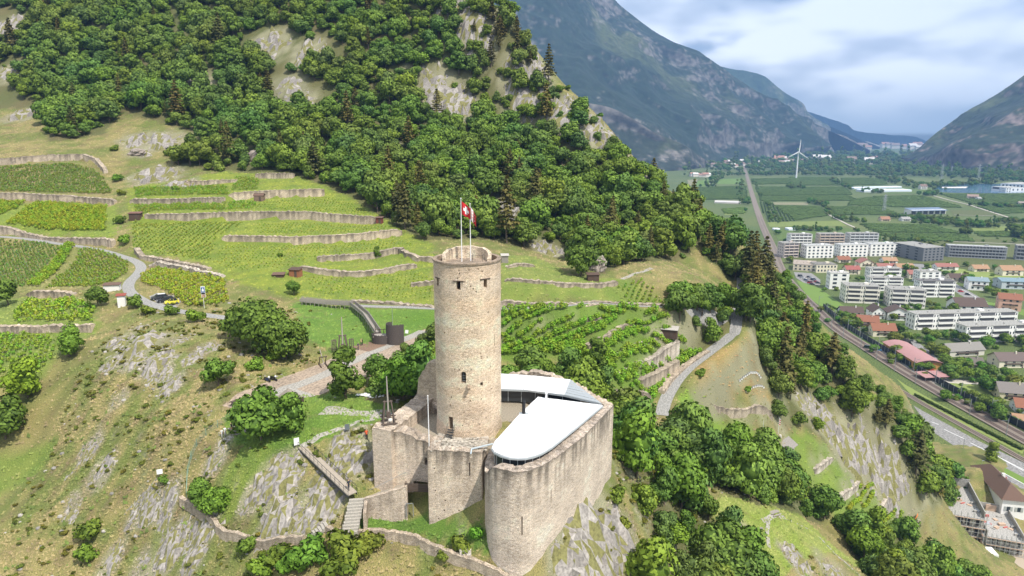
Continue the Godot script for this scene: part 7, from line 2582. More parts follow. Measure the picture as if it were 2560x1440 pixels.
func lone_trees(r: RandomNumberGenerator) -> void:
	var dark := Color(0.75, 0.8, 0.8)
	var mid_ := Color(0.95, 1.0, 0.9)
	var lush := Color(1.1, 1.2, 0.9)
	for t in [
		["big0", Vector2(-56, -147.1), 1.0, dark, "huge dark oak between the parking road and the gravel yard"],
		["big0", Vector2(-49.9, -145.8), 0.82, dark, "second dark oak, right behind the huge one by the yard"],
		["broad1", Vector2(-62.8, -153.5), 0.95, dark, "dark oak left of the huge one above the rocky knoll"],
		["tall0", Vector2(-31.6, -124.7), 0.9, dark, "upright dark tree on the lawn at the yard's edge"],
		["broad2", Vector2(-44.5, -114.3), 1.12, mid_, "round tree on the lawn left of the wooden shelter"],
		["broad3", Vector2(-38.6, -114.1), 0.85, mid_, "smaller lawn tree below the wooden shelter"],
		["broad0", Vector2(-50.2, -120.4), 0.5, mid_, "young tree at the yard's near corner"],
		["broad0", Vector2(-53.8, -108.3), 0.62, mid_, "left tree of the pair above the ruined low wall"],
		["broad2", Vector2(-50.1, -106.2), 0.6, lush, "right tree of the pair above the ruined low wall"],
		["broad1", Vector2(-58.9, -131.6), 0.75, mid_, "olive tree among the knoll's rocks"],
		["broad3", Vector2(-105.6, -157.9), 0.85, lush, "rounded green tree beside the lower left vineyard"],
		["broad1", Vector2(-113, -183.2), 0.72, dark, "low spreading tree by the red roofed hut"],
		["broad2", Vector2(-111.4, -141.5), 1.15, dark, "dark conical tree at the left edge of the slope"],
		["broad3", Vector2(-110.1, -148.1), 1.05, Color(1.5, 1.35, 0.8), "yellow green tree at the left edge below the vines"],
		["broad0", Vector2(-145.4, -193.9), 0.95, dark, "dark tree at the left edge below the steep vine rows"],
		["broad1", Vector2(-65.8, -203.5), 0.55, mid_, "small tree beside the brick coloured vineyard hut"],
		["tall0", Vector2(-47, -238), 0.38, dark, "single young cypress on the terrace wall"],
		["far_broad2", Vector2(28, -293), 0.95, Color(1.6, 1.5, 1.0), "pale flowering tree in the wood above the terraces"],
		["far_broad1", Vector2(22, -219.7), 1.25, dark, "dark tree left of the big pale boulder"],
		["far_broad0", Vector2(53.4, -213.8), 1.1, mid_, "rounded tree at the right end of the upper terraces"],
		["tall0", Vector2(23.1, -180.9), 0.85, dark, "dark narrow tree between castle and vine terraces"],
		["spruce0", Vector2(507, -2152), 0.55, dark, "small dark fir on the ridge's rocky crest"],
		["pine0", Vector2(74, -366), 1.0, Color(1.2, 1.0, 0.9), "lone brown pine standing on the ridge line"],
		["pine1", Vector2(92, -301), 1.0, Color(1.3, 1.1, 0.9), "tall pine with bare trunk on the lower ridge"],
		["pine2", Vector2(86, -299), 0.9, Color(1.3, 1.1, 0.9), "slim pine left of the tall one on the lower ridge"],
		["pine1", Vector2(107, -324), 0.8, Color(1.5, 1.0, 0.9), "reddish brown pine at the ridge's outer edge"],
		["pine0", Vector2(-15, -289), 0.95, Color(1.5, 1.1, 1.0), "half bare reddish pine above the keep's flags"],
		["pine2", Vector2(-11, -284), 0.95, dark, "dark pine with bare trunk above the keep's flags"],
		["pine0", Vector2(95, -266), 1.2, Color(1.1, 1.0, 0.9), "big olive pine beside the lane's bend"],
		["pine1", Vector2(108, -278), 1.2, Color(1.0, 1.0, 0.9), "big pine right of the lane's bend"],
		["pine0", Vector2(107, -247), 1.1, Color(1.2, 1.0, 0.9), "brown pine halfway down the wooded spur"],
	]:
		plant("pine_tree" if t[0].begins_with("pine") or t[0].begins_with("spruce") else "broadleaf_tree", t[0], t[1], t[2], r.randf() * TAU, t[3], t[4], "pine tree" if t[0].begins_with("pine") or t[0].begins_with("spruce") else "tree", "", 0.3)
	for t in [
		[Vector2(-181, -320), 1.5, "dark bush column's top bush beside the vineyard steps"], [Vector2(-169, -300), 1.2, "second bush down beside the vineyard steps"], [Vector2(-151, -266), 1.5, "third bush down beside the vineyard steps"], [Vector2(-140, -248), 1.4, "lowest bush beside the vineyard steps"],
		[Vector2(-90, -176.2), 1.2, "round dark bush at the road fork"], [Vector2(-80.2, -168.5), 1.5, "flat leafy hedge bush below the road fork"], [Vector2(-102.2, -182.3), 1.4, "leafy thicket beside the white hut"], [Vector2(-96.2, -177), 1.1, "small leafy thicket below the road bend"],
		[Vector2(-54.4, -140), 1.2, "bush on the rock edge above the gravel yard"], [Vector2(-51.4, -143.6), 1.0, "bush over the motorcycles"], [Vector2(-63.1, -114.8), 0.7, "little bush below the white notice board"], [Vector2(-77.9, -114.6), 1.5, "dark bush in the gully low on the slope"], [Vector2(-76.9, -111.2), 1.3, "lower dark bush in the gully"],
		[Vector2(-42.3, -99.2), 1.1, "bright bush below the low wall's bend"], [Vector2(-36.1, -96), 1.4, "leafy bush below the stone steps"], [Vector2(-30.7, -94.6), 1.7, "wide fresh green bush under the stone steps"], [Vector2(-25.7, -94.6), 1.9, "large glossy bush under the castle's left wall"], [Vector2(-22.2, -95.4), 1.3, "right end bush under the castle's left wall"],
		[Vector2(-33, -93.7), 1.7, "fresh green bush at the bottom edge"], [Vector2(-25.9, -92.3), 1.6, "second fresh bush at the bottom edge"], [Vector2(-39.1, -95.1), 1.3, "low shrub left of the bottom bushes"], [Vector2(-7.9, -93.5), 1.0, "bush between the two bastions"], [Vector2(-5.4, -93.5), 0.9, "bush against the square bastion's foot"],
		[Vector2(-10.3, -93.1), 0.7, "small bush on the outer wall path"], [Vector2(18.3, -110.6), 1.2, "bush at the long wall's far foot"], [Vector2(23.9, -117.5), 1.5, "bush on the rock right of the long wall"], [Vector2(19.5, -108.7), 0.8, "tuft of shrub on the rock face"], [Vector2(55.5, -192.8), 1.0, "olive bush on the dry terrace"],
		[Vector2(73.4, -203), 0.8, "bush at the dry terrace's lower corner"], [Vector2(8.1, -193.4), 1.1, "reddish bush beside the upper vine wall"], [Vector2(16.7, -183.8), 1.3, "pale bush below the vines"], [Vector2(-79.2, -232.9), 0.7, "bush on the hay terrace"], [Vector2(-50.1, -117), 0.6, "bush behind the picnic bench"],
		[Vector2(-146, -302), 1.2, "bush over the pale scree"], [Vector2(-198, -352), 1.3, "bush on the stony meadow"], [Vector2(-171, -349), 1.3, "bush beside the meadow rocks"], [Vector2(39, -393), 2.1, "round dark bush on the pale cliff"], [Vector2(18, -410), 2.0, "bush on the cliff's upper ledge"], [Vector2(2, -373), 1.6, "bush below the pale cliff"],
		[Vector2(27, -407), 1.8, "rounded bush right on the cliff crest"], [Vector2(12, -424), 1.7, "upper bush on the cliff crest"], [Vector2(32, -413), 1.3, "bush at the skyline of the cliff"], [Vector2(49, -399), 1.4, "bush behind the cliff's shoulder"], [Vector2(30, -672), 1.2, "small skyline bush high on the ridge"], [Vector2(-123, -427), 1.7, "bush in the gravelly clearing"], [Vector2(-125, -401), 1.2, "lower bush in the gravelly clearing"],
	]:
		plant("shrub", "bush%d" % (r.randi() % 3), t[0], t[1], r.randf() * TAU, Color(0.8 + 0.4 * r.randf(), 0.85 + 0.35 * r.randf(), 0.8), t[2], "shrub", "", 0.2)

# ---------------------------------------------------------------- the town on the valley floor
var unit_box := BoxMesh.new()

func slab(called: String, parent: Node3D, m: Material, at_: Vector3, size: Vector3, turn := Basis.IDENTITY) -> MeshInstance3D:
	return part(called, unit_box, m, parent, Transform3D(turn.scaled_local(size), at_ + Vector3(0, size.y * 0.5, 0)))

func plinth(label: String, called: String, category: String, e: Array, group := "") -> Dictionary:
	# e: the two near ground corners and the height; x runs along the front, z towards the viewer
	var a := Vector3(e[0].x, FLOOR_Y, e[0].y)
	var b := Vector3(e[1].x, FLOOR_Y, e[1].y)
	var o := thing(called, label, category, (a + b) * 0.5, -atan2((b - a).z, (b - a).x), group)
	return {"o": o, "w": (b - a).length(), "h": e[2]}

func facade(o: Node3D, w: float, base: float, h: float, z: float, floors: int, bays: int, turn: float, win: Material, frame: Material, tall := 0.5, wide := 0.45) -> void:
	var t := Basis(Vector3.UP, turn)
	for j in floors:
		for i in bays:
			var fh := h / floors
			var bw := w / bays
			var p := t * Vector3(-w * 0.5 + (i + 0.5) * bw, base + j * fh + fh * 0.28, z)
			var n := slab("window", o, win, p, Vector3(bw * wide, fh * tall, 0.12), t)
			if bays * floors < 26:
				part("sill", unit_box, frame, n, Transform3D(Basis.IDENTITY.scaled_local(Vector3(1.12, 0.08, 1.8)), Vector3(0, -0.54, 0.2)))

func apartment(label: String, e: Array, deep: float, floors: int, bays: int, wall: Color, style: int, roof := Color(0.42, 0.41, 0.39)) -> void:
	var d := plinth(label, "apartment_building", "apartment building", e)
	var o: Node3D = d.o
	var w: float = d.w
	var h: float = d.h
	var wm := mat("render %.2f %.2f %.2f" % [wall.r, wall.g, wall.b], wall, 0.9)
	var rm := grained("roof %.2f %.2f" % [roof.r, roof.b], roof, "grain", 12.0, 0.9)
	var win := mat("window_glass", Color(0.035, 0.045, 0.055), 0.15)
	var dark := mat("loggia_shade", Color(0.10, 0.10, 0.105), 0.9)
	slab("wall", o, wm, Vector3(0, -1, -deep * 0.5), Vector3(w, h + 1, deep))
	slab("roof", o, rm, Vector3(0, h, -deep * 0.5), Vector3(w + 0.5, 0.35, deep + 0.5))
	slab("roof_house", o, wm, Vector3(w * 0.18, h + 0.35, -deep * 0.55), Vector3(4.5, 1.6, 4.0))
	for i in 3:
		slab("roof_vent", o, rm, Vector3(-w * 0.35 + i * w * 0.3, h + 0.35, -deep * 0.4), Vector3(0.9, 0.9, 0.9))
	var fh := h / floors
	if style == 0:
		# plain punched windows
		facade(o, w * 0.94, 0.2, h - 0.3, 0.03, floors, bays, 0.0, win, wm)
	elif style == 1:
		# bands of loggias between wall piers
		for j in floors:
			var y := j * fh + 0.35
			var n := maxi(1, bays / 4)
			for i in n:
				var x := -w * 0.5 + (i + 0.5) * w / n
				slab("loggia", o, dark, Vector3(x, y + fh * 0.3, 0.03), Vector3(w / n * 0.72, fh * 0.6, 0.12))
				var bal := slab("balcony", o, wm, Vector3(x, y - 0.1, 0.75), Vector3(w / n * 0.76, fh * 0.42, 1.3))
				part("balcony_rail", unit_box, dark, bal, Transform3D(Basis.IDENTITY.scaled_local(Vector3(0.9, 0.14, 0.1)), Vector3(0, 0.58, 0.45)))
				for s in [-0.43, 0.43]:
					slab("window", o, win, Vector3(x + s * w / n, y + fh * 0.35, 0.03), Vector3(1.1, fh * 0.4, 0.12))
	else:
		# open balcony decks along the whole front
		for j in floors:
			var y := j * fh
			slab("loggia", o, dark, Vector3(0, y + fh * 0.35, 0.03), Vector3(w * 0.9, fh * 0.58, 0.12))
			slab("balcony", o, wm, Vector3(0, y + fh * 0.05, 0.8), Vector3(w * 0.96, fh * 0.3, 1.5))
			for i in bays:
				slab("pier", o, wm, Vector3(-w * 0.48 + i * w * 0.96 / (bays - 1.0), y, 0.7), Vector3(0.45, fh, 1.3))
	for s in [-1.0, 1.0]:
		facade(o, deep * 0.85, 0.2, h - 0.3, w * 0.5 + 0.03, floors, 3, s * PI / 2, win, wm, 0.45, 0.3)
		# the end walls' bays run along the depth
	for c in o.get_children():
		if c.position.z > 0.0 or absf(c.position.x) < w * 0.5 + 0.02 or not String(c.name).begins_with("window"):
			continue
	for c in o.get_children():
		if String(c.name).begins_with("window") and absf(absf(c.position.x) - (w * 0.5 + 0.03)) < 0.01:
			c.position.z -= deep * 0.5

func house(label: String, e: Array, deep: float, roof_h: float, wall: Color, roof: Color, along_front := true, floors := 2) -> void:
	var d := plinth(label, "house", "house", e)
	var o: Node3D = d.o
	var w: float = d.w
	var h: float = maxf(d.h - roof_h, 2.6)
	var wm := mat("render %.2f %.2f %.2f" % [wall.r, wall.g, wall.b], wall, 0.9)
	var rm := grained("tiles %.2f %.2f" % [roof.r, roof.b], roof, "grain", 3.0, 0.9)
	var win := mat("window_glass", Color(0.035, 0.045, 0.055), 0.15)
	var timber := mat("old_timber", Color(0.085, 0.06, 0.045), 0.9)
	var b := Build.new()
	b.block(Vector3(0, -1, -deep * 0.5), Vector3(w, h + 1, deep))
	var e_ := 0.9
	var run := deep if along_front else w
	var long := w if along_front else deep
	for s in [-1.0, 1.0]:
		var q := [Vector3(s * w * 0.5, h, 0), Vector3(s * w * 0.5, h, -deep), Vector3(s * w * 0.5, h + roof_h * 0.93, -deep * 0.5)] if along_front else [Vector3(-w * 0.5, h, -deep * (0.5 - s * 0.5)), Vector3(w * 0.5, h, -deep * (0.5 - s * 0.5)), Vector3(0, h + roof_h * 0.93, -deep * (0.5 - s * 0.5))]
		if s > 0:
			b.tri(q[0], q[1], q[2])
		else:
			b.tri(q[1], q[0], q[2])
	part("wall", b, wm, o)
	var pitch := atan2(roof_h, run * 0.5)
	for s in [-1.0, 1.0]:
		var l := run * 0.5 / cos(pitch) + e_
		var mid_ := Vector3(0, h + roof_h * 0.5 - sin(pitch) * e_ * 0.5, 0)
		var rf := MeshInstance3D
		if along_front:
			slab("roof", o, rm, mid_ + Vector3(0, -0.1, -deep * 0.5 + s * (run * 0.25 + e_ * 0.4)), Vector3(long + e_ * 2, 0.22, l), Basis(Vector3.RIGHT, s * pitch))
		else:
			slab("roof", o, rm, mid_ + Vector3(s * (run * 0.25 + e_ * 0.4), -0.1, -deep * 0.5), Vector3(l, 0.22, long + e_ * 2), Basis(Vector3.BACK, -s * pitch))
	slab("chimney", o, wm, Vector3(w * 0.2 if along_front else run * 0.12, h + roof_h * 0.55, -deep * 0.5 if not along_front else -deep * 0.4), Vector3(0.8, roof_h * 0.45 + 1.2, 0.8))
	facade(o, w * 0.9, 0.3, h, 0.03, floors, 3, 0.0, win, wm, 0.42, 0.34)
	for c in o.get_children():
		if String(c.name).begins_with("window"):
			c.position.x *= 0.95
	slab("door", o, timber, Vector3(w * 0.31, 0, 0.06), Vector3(1.1, 2.2, 0.12))
	slab("balcony", o, timber, Vector3(0, h * 0.5, 0.5), Vector3(w * 0.6, 0.9, 0.9))
	for s in [-1.0, 1.0]:
		for j in floors:
			slab("window", o, win, Vector3(s * (w * 0.5 + 0.03), h * (j + 0.3) / floors, -deep * 0.5), Vector3(0.12, h * 0.42 / floors, 1.4))

func town() -> void:
	unit_box.size = Vector3.ONE
	var white := Color(0.82, 0.81, 0.79)
	var cream := Color(0.72, 0.66, 0.52)
	var grey := Color(0.30, 0.31, 0.33)
	apartment("rear left white terraced block at the town's far edge", [Vector2(446, -1099.9), Vector2(481.3, -1099.9), 18.2], 15, 4, 6, white, 2)
	apartment("rear middle beige terraced block at the town's far edge", [Vector2(496.4, -1108.1), Vector2(537.8, -1108.1), 17.7], 15, 4, 6, Color(0.6, 0.5, 0.42), 2)
	apartment("rear right grey white terraced block at the town's far edge", [Vector2(546.9, -1112.3), Vector2(594.4, -1112.3), 17.8], 15, 4, 7, Color(0.62, 0.63, 0.64), 2)
	apartment("small pinkish block wrapped in scaffolding left of the white row", [Vector2(392.1, -986), Vector2(414.8, -989.4), 21.2], 18, 5, 4, Color(0.58, 0.5, 0.46), 2)
	apartment("left of the three white cube blocks in a row", [Vector2(422.3, -979.5), Vector2(462.3, -982.7), 18.7], 18, 4, 6, white, 0, Color(0.6, 0.6, 0.6))
	apartment("middle of the three white cube blocks in a row", [Vector2(475.8, -989.4), Vector2(516.9, -992.7), 18.3], 18, 4, 6, white, 0, Color(0.6, 0.6, 0.6))
	apartment("right of the three white cube blocks in a row", [Vector2(522.7, -996.1), Vector2(566.6, -999.4), 18.4], 18, 4, 6, white, 0, Color(0.6, 0.6, 0.6))
	apartment("dark grey cube shaped block beside the long grey block", [Vector2(574.8, -954), Vector2(609.7, -963.4), 19.5], 55, 5, 5, Color(0.17, 0.175, 0.19), 0)
	apartment("long low grey block with four bands of balconies", [Vector2(632.7, -992.7), Vector2(702.9, -969.8), 17.5], 14, 4, 18, grey, 2, Color(0.55, 0.56, 0.57))
	apartment("grey block with a white end cut by the right edge", [Vector2(715.4, -969.8), Vector2(745.1, -954), 20.7], 16, 4, 8, grey, 2)
	apartment("low yellow block with dark roof left of the red roofs", [Vector2(392.7, -876.7), Vector2(419.5, -876.7), 10.5], 20, 2, 6, cream, 0, Color(0.3, 0.28, 0.26))
	apartment("flat pale commercial building behind the car park", [Vector2(369.1, -892.9), Vector2(394.9, -882.1), 8.5], 34, 2, 5, Color(0.66, 0.58, 0.46), 0, Color(0.5, 0.42, 0.36))
	apartment("narrow white block with a blank front beside the car park", [Vector2(366.4, -780), Vector2(387.1, -777.9), 18.9], 13, 4, 2, white, 0, Color(0.6, 0.58, 0.56))
	apartment("white block behind its twin in the middle of the town", [Vector2(441.5, -836.4), Vector2(480.1, -836.4), 13.1], 13, 3, 8, white, 1)
	apartment("white block with two stacks of dark loggias in mid town", [Vector2(408.4, -771.6), Vector2(445.2, -769.6), 15], 13, 4, 8, white, 1)
	apartment("plain white block half hidden behind the loggia block", [Vector2(489.3, -812.9), Vector2(514.3, -812.9), 13.8], 15, 4, 3, white, 0)
	apartment("white block with wide dark loggias beside the main street", [Vector2(446.4, -739.8), Vector2(484.4, -737.9), 18], 13, 4, 8, white, 1, Color(0.2, 0.19, 0.19))
	apartment("cream block with stepped front nearest the lawn", [Vector2(353.5, -714), Vector2(386.8, -708.7), 18.3], 20, 4, 8, Color(0.73, 0.7, 0.62), 1)
	apartment("second cream block with stepped front right of the lawn", [Vector2(390, -694.9), Vector2(423.4, -688.2), 18.7], 20, 4, 8, Color(0.73, 0.71, 0.66), 1)
	apartment("long white slab block with four stair towers", [Vector2(367.7, -609.5), Vector2(467.7, -618.9), 14.6], 13, 3, 20, white, 1, Color(0.45, 0.44, 0.42))
	apartment("nearest long white slab block at the right edge", [Vector2(388, -568.6), Vector2(473.4, -578), 14.5], 13, 3, 16, white, 1, Color(0.45, 0.44, 0.42))
	var red := Color(0.36, 0.15, 0.09)
	var brown := Color(0.14, 0.095, 0.08)
	var orange := Color(0.5, 0.3, 0.18)
	var pink := Color(0.42, 0.18, 0.15)
	house("dark roofed chalet with a white awning by the lawn", [Vector2(322.2, -654.8), Vector2(342.2, -651.8), 9.7], 13, 4.5, white, brown)
	house("white gabled house with a dark roof behind the red roofed villa", [Vector2(349.2, -648.8), Vector2(361.3, -647.3), 12], 16, 5, white, brown, false)
	house("pair house with double dark gable next to the long slab block", [Vector2(361.6, -644.4), Vector2(380.8, -640), 12.7], 15, 5, white, brown, false)
	house("pinkish villa with an orange red tile roof", [Vector2(319, -616.2), Vector2(335.5, -610.8), 11.5], 12, 4.5, Color(0.6, 0.48, 0.4), red)
	house("nearest cream villa with orange red tile roof and gable porch", [Vector2(319, -587.8), Vector2(338.8, -586.5), 11.1], 12, 5, cream, red)
	house("large white house with a broad brown hipped roof in mid town", [Vector2(445, -670.3), Vector2(473.3, -667.2), 14], 22, 6.5, white, brown)
	house("pink three storey house with a red roof at the right edge", [Vector2(495.1, -683.2), Vector2(512.5, -675.1), 16.7], 16, 4.5, Color(0.62, 0.38, 0.28), red, true, 3)
	house("white house with blue grey metal roof right of the main street", [Vector2(524.1, -775.8), Vector2(542.9, -769.6), 14.1], 18, 3, white, Color(0.3, 0.4, 0.46))
	house("low hall with a blue grey roof at the right edge", [Vector2(566.6, -782.1), Vector2(596.8, -777.9), 11.4], 20, 2.5, Color(0.5, 0.55, 0.58), Color(0.26, 0.38, 0.46))
	house("brown roofed house right of the main street", [Vector2(529.6, -817.5), Vector2(549.4, -815.2), 9.9], 14, 4, cream, brown)
	house("pink roofed row house on the green right of the street", [Vector2(558.9, -892.9), Vector2(586.7, -892.9), 8.6], 13, 3.5, white, pink)
	house("orange roofed bungalow between the lawns on the right", [Vector2(600.7, -882.1), Vector2(619.9, -882.1), 8.5], 13, 4, cream, orange)
	house("big orange hipped villa at the right edge of the green", [Vector2(619.2, -856.1), Vector2(645.4, -856.1), 12.4], 15, 5, cream, orange)
	house("chalet with grey roof and red balcony flowers below the slab block", [Vector2(351.5, -530.5), Vector2(382.6, -535.6), 9.5], 13, 4.5, Color(0.6, 0.57, 0.5), Color(0.33, 0.31, 0.29))
	house("cream house with dark roof at the right edge below the trees", [Vector2(373, -504.2), Vector2(395.3, -504.2), 10.4], 14, 4.5, cream, Color(0.2, 0.15, 0.14))
	house("yellow house with grey roof beside the noise wall", [Vector2(328.4, -438.9), Vector2(346, -434.6), 11], 13, 5, Color(0.68, 0.62, 0.42), Color(0.28, 0.25, 0.24))
	house("orange red roof left in the cluster behind the white blocks", [Vector2(453.5, -944.8), Vector2(469.6, -944.8), 9], 14, 4, cream, red)
	house("dusty red gable in the cluster behind the white blocks", [Vector2(468.4, -915.2), Vector2(487.2, -915.2), 11], 15, 5, cream, pink, false)
	house("long pink roof in front of the cluster", [Vector2(427, -866.3), Vector2(444.4, -866.3), 10.4], 12, 4, cream, Color(0.42, 0.14, 0.12))
	house("orange roof behind the dark tree in the cluster", [Vector2(514.6, -941.7), Vector2(533.4, -941.7), 7.9], 14, 4, white, orange)
	house("pale orange roof right in the cluster", [Vector2(505.9, -890.1), Vector2(527.4, -890.1), 8.5], 14, 4, cream, orange)
	house("long dull red roof behind the mid town blocks", [Vector2(484.4, -898.4), Vector2(507.7, -898.4), 7.5], 12, 4, cream, pink)
	house("small red roof between the mid town blocks", [Vector2(491.8, -838.8), Vector2(503.2, -838.8), 10.1], 12, 4, cream, pink)
	house("small cream house at the street's far end", [Vector2(605.5, -1060.5), Vector2(618.5, -1060.5), 6.9], 12, 3, cream, orange)
	house("small dark shed house in the orchard gardens", [Vector2(330.4, -556.1), Vector2(335.4, -556.1), 5.6], 7, 3.5, Color(0.1, 0.08, 0.07), Color(0.1, 0.09, 0.09), false, 1)
	house("low dark roof behind the barn among gardens", [Vector2(350.6, -506.1), Vector2(361.6, -504.2), 4.5], 12, 4, Color(0.4, 0.36, 0.3), Color(0.2, 0.17, 0.15))
	house("white gabled house with red roof at the right edge by the hedge", [Vector2(324.1, -416.9), Vector2(336.6, -413), 8.3], 12, 4, white, red)
	house("orange roofed garage below the right edge house", [Vector2(311.2, -400.5), Vector2(323.7, -395.7), 4.8], 10, 2, cream, orange, true, 1)
	# barn with its canopy
	var d := plinth("big ochre hall with a dull red barrel roof and red gate", "industrial_hall", "hall", [Vector2(305.3, -497.8), Vector2(324.1, -496.9), 8.3])
	var o: Node3D = d.o
	var ochre := mat("ochre_boards", Color(0.5, 0.27, 0.08), 0.85)
	var dull := mat("dull_red_sheet", Color(0.38, 0.2, 0.19), 0.6)
	slab("wall", o, ochre, Vector3(0, -1, -26), Vector3(d.w, d.h * 0.8 + 1, 52))
	var b := Build.new()
	for i in 10:
		var x0: float = -d.w * 0.54 + i * d.w * 0.108
		var y0: float = d.h * (0.8 + 0.26 * sin(PI * i / 10.0))
		var y1: float = d.h * (0.8 + 0.26 * sin(PI * (i + 1) / 10.0))
		b.quad(Vector3(x0, y0, 1.5), Vector3(x0 + d.w * 0.108, y1, 1.5), Vector3(x0 + d.w * 0.108, y1, -53), Vector3(x0, y0, -53))
		b.quad(Vector3(x0, d.h * 0.78, 0.05), Vector3(x0 + d.w * 0.108, d.h * 0.78, 0.05), Vector3(x0 + d.w * 0.108, y1, 0.05), Vector3(x0, y0, 0.05))
	part("roof", b, dull, o)
	slab("gate", o, mat("red_gate", Color(0.55, 0.08, 0.06), 0.6), Vector3(0, 0, 0.08), Vector3(d.w * 0.46, d.h * 0.68, 0.2))
	d = plinth("dull red open canopy on posts before the ochre hall", "canopy", "canopy", [Vector2(297.8, -473.5), Vector2(317.3, -476), 3.1])
	slab("roof", d.o, dull, Vector3(0, 3.6, -5), Vector3(d.w, 0.25, 12), Basis(Vector3.RIGHT, 0.06))
	for i in 4:
		slab("post", d.o, mat("grey_steel", Color(0.35, 0.37, 0.39), 0.5, 0.6), Vector3(-d.w * 0.45 + i * d.w * 0.3, 0, 0), Vector3(0.25, 3.6, 0.25))
	# white house with brown hipped roof
	d = plinth("white house with shutters under a brown hipped roof by the building site", "house", "house", [Vector2(221.8, -284.3), Vector2(231.3, -282.3), 14.1])
	o = d.o
	var h: float = d.h
	slab("wall", o, mat("render 0.82 0.81 0.79", white, 0.9), Vector3(0, -1, -16), Vector3(d.w, h + 1, 32))
	b = Build.new()
	var q := [Vector3(-d.w * 0.5 - 1, h, 1), Vector3(d.w * 0.5 + 1, h, 1), Vector3(d.w * 0.5 + 1, h, -33), Vector3(-d.w * 0.5 - 1, h, -33), Vector3(0, h + 5, -6), Vector3(0, h + 5, -26)]
	b.tri(q[0], q[1], q[4]); b.quad(q[1], q[2], q[5], q[4]); b.tri(q[2], q[3], q[5]); b.quad(q[3], q[0], q[4], q[5])
	part("roof", b, grained("brown_tiles", Color(0.2, 0.12, 0.09), "grain", 1.0), o)
	slab("chimney", o, mat("render 0.82 0.81 0.79", white, 0.9), Vector3(0.5, h + 3, -14), Vector3(1.2, 3, 1.2))
	for j in 2:
		for x in [-0.22, 0.22]:
			var n := slab("window", o, mat("window_glass", Color(0.035, 0.045, 0.055), 0.15), Vector3(x * d.w, h * (0.2 + 0.4 * j), 0.03), Vector3(1.3, 2.1, 0.1))
			for s in [-0.95, 0.95]:
				part("shutter", unit_box, mat("grey_shutter", Color(0.4, 0.42, 0.4), 0.8), n, Transform3D(Basis.IDENTITY.scaled_local(Vector3(0.75, 1.02, 1.6)), Vector3(s, 0, 0.4)))
	house("house with a grey gable roof hidden among the dell's trees", [Vector2(80.2, -195), Vector2(90.8, -205.9), 5.0], 8, 2.4, Color(0.6, 0.56, 0.5), Color(0.36, 0.33, 0.31))
	var hid := get_child(get_child_count() - 1) as Node3D
	hid.position.y = ground(hid.position.x, hid.position.z) - 1.0
	building_site()
	# streets and yards
	var tar := grained("street_asphalt", Color(0.34, 0.33, 0.33), "grain", 14.0, 0.9)
	var y := FLOOR_Y
	for s in [
		["street", tar, 0.10, V2([619,-1134,634,-1142,584,-986,557,-893,528,-797,508,-718,487,-636,465,-606,475,-652,489,-709,506,-776,528,-869,559,-970])],
		["car_park", tar, 0.09, V2([366,-882,386,-874,379,-832,364,-799,351,-813,354,-844])],
		["yard", tar, 0.09, V2([293,-557,320,-562,316,-539,302,-491,293,-491,292,-523])],
		["street", tar, 0.12, V2([343,-580,350,-578,345,-544,338,-523,327,-519])],
		["street", tar, 0.10, V2([616,-976,681,-904,706,-939,639,-1010])],
		["farm_track", mat("pale_track", Color(0.5, 0.46, 0.4), 0.95), 0.14, V2([289,-474,310,-469,341,-465,366,-468,370,-473,342,-471,320,-482])],
		["main_road", tar, 0.10, V2([265,-429,266,-418,272,-376,279,-347,282,-334,259,-304,257,-317,255,-351,253,-389])],
		["car_park", tar, 0.11, V2([252,-337,260,-339,263,-325,266,-308,245,-280,244,-304])],
		["street", tar, 0.12, V2([248,-361,252,-353,247,-328,242,-301,238,-280,231,-280,236,-322])],
		["pavement", mat("pink_paving", Color(0.5, 0.36, 0.33), 0.9), 0.2, V2([253,-351,256,-352,252,-331,248,-304,245,-290,241,-290,242,-305])],
		["lawn", mat("lawn_green", Color(0.13, 0.21, 0.035), 0.95), 0.13, V2([349,-832,357,-782,346,-700,330,-675,321,-692,324,-736])],
		["lawn", mat("lawn_green", Color(0.13, 0.21, 0.035), 0.95), 0.15, V2([306,-610,315,-603,312,-572,328,-566,308,-555,296,-564,296,-593])],
		["lawn", mat("lawn_green", Color(0.13, 0.21, 0.035), 0.95), 0.16, V2([253,-351,261,-356,267,-331,270,-323,263,-314,260,-333,256,-342])],
		["lawn", mat("lawn_pale", Color(0.2, 0.25, 0.06), 0.95), 0.13, V2([571,-954,656,-869,629,-832,566,-856,551,-882])],
		["lawn", mat("lawn_green", Color(0.13, 0.21, 0.035), 0.95), 0.17, V2([490,-736,515,-709,522,-683,504,-659,500,-700])],
		["lawn", mat("lawn_pale", Color(0.2, 0.25, 0.06), 0.95), 0.18, V2([314,-471,363,-463,353,-450,317,-450])],
		["verge", mat("lawn_pale", Color(0.2, 0.25, 0.06), 0.95), 0.14, V2([282,-482,281,-468,283,-439,287,-399,291,-364,286,-358,279,-395,272,-439])],
		["building_ground", mat("site_earth", Color(0.4, 0.33, 0.25), 0.95), 0.12, V2([188,-290,208,-312,225,-294,232,-268,217,-249,175,-249,177,-268])],
	]:
		b = Build.new()
		b.sheet(PackedVector2Array(s[3]), y + s[2])
		structure(s[0], b, s[1])
	var paint := mat("road_paint", Color(0.75, 0.75, 0.74), 0.7)
	for s in [V2([261,-402,263,-398]), V2([262,-391,266,-377]), V2([266,-372,273,-339]), V2([255,-361,262,-323]), V2([270,-352,272,-338]), V2([547,-893,502,-709])]:
		b = Build.new()
		b.sheet(ribbon(PackedVector2Array([s[0], s[1]]), 0.5), y + 0.2)
		structure("road_marking", b, paint)
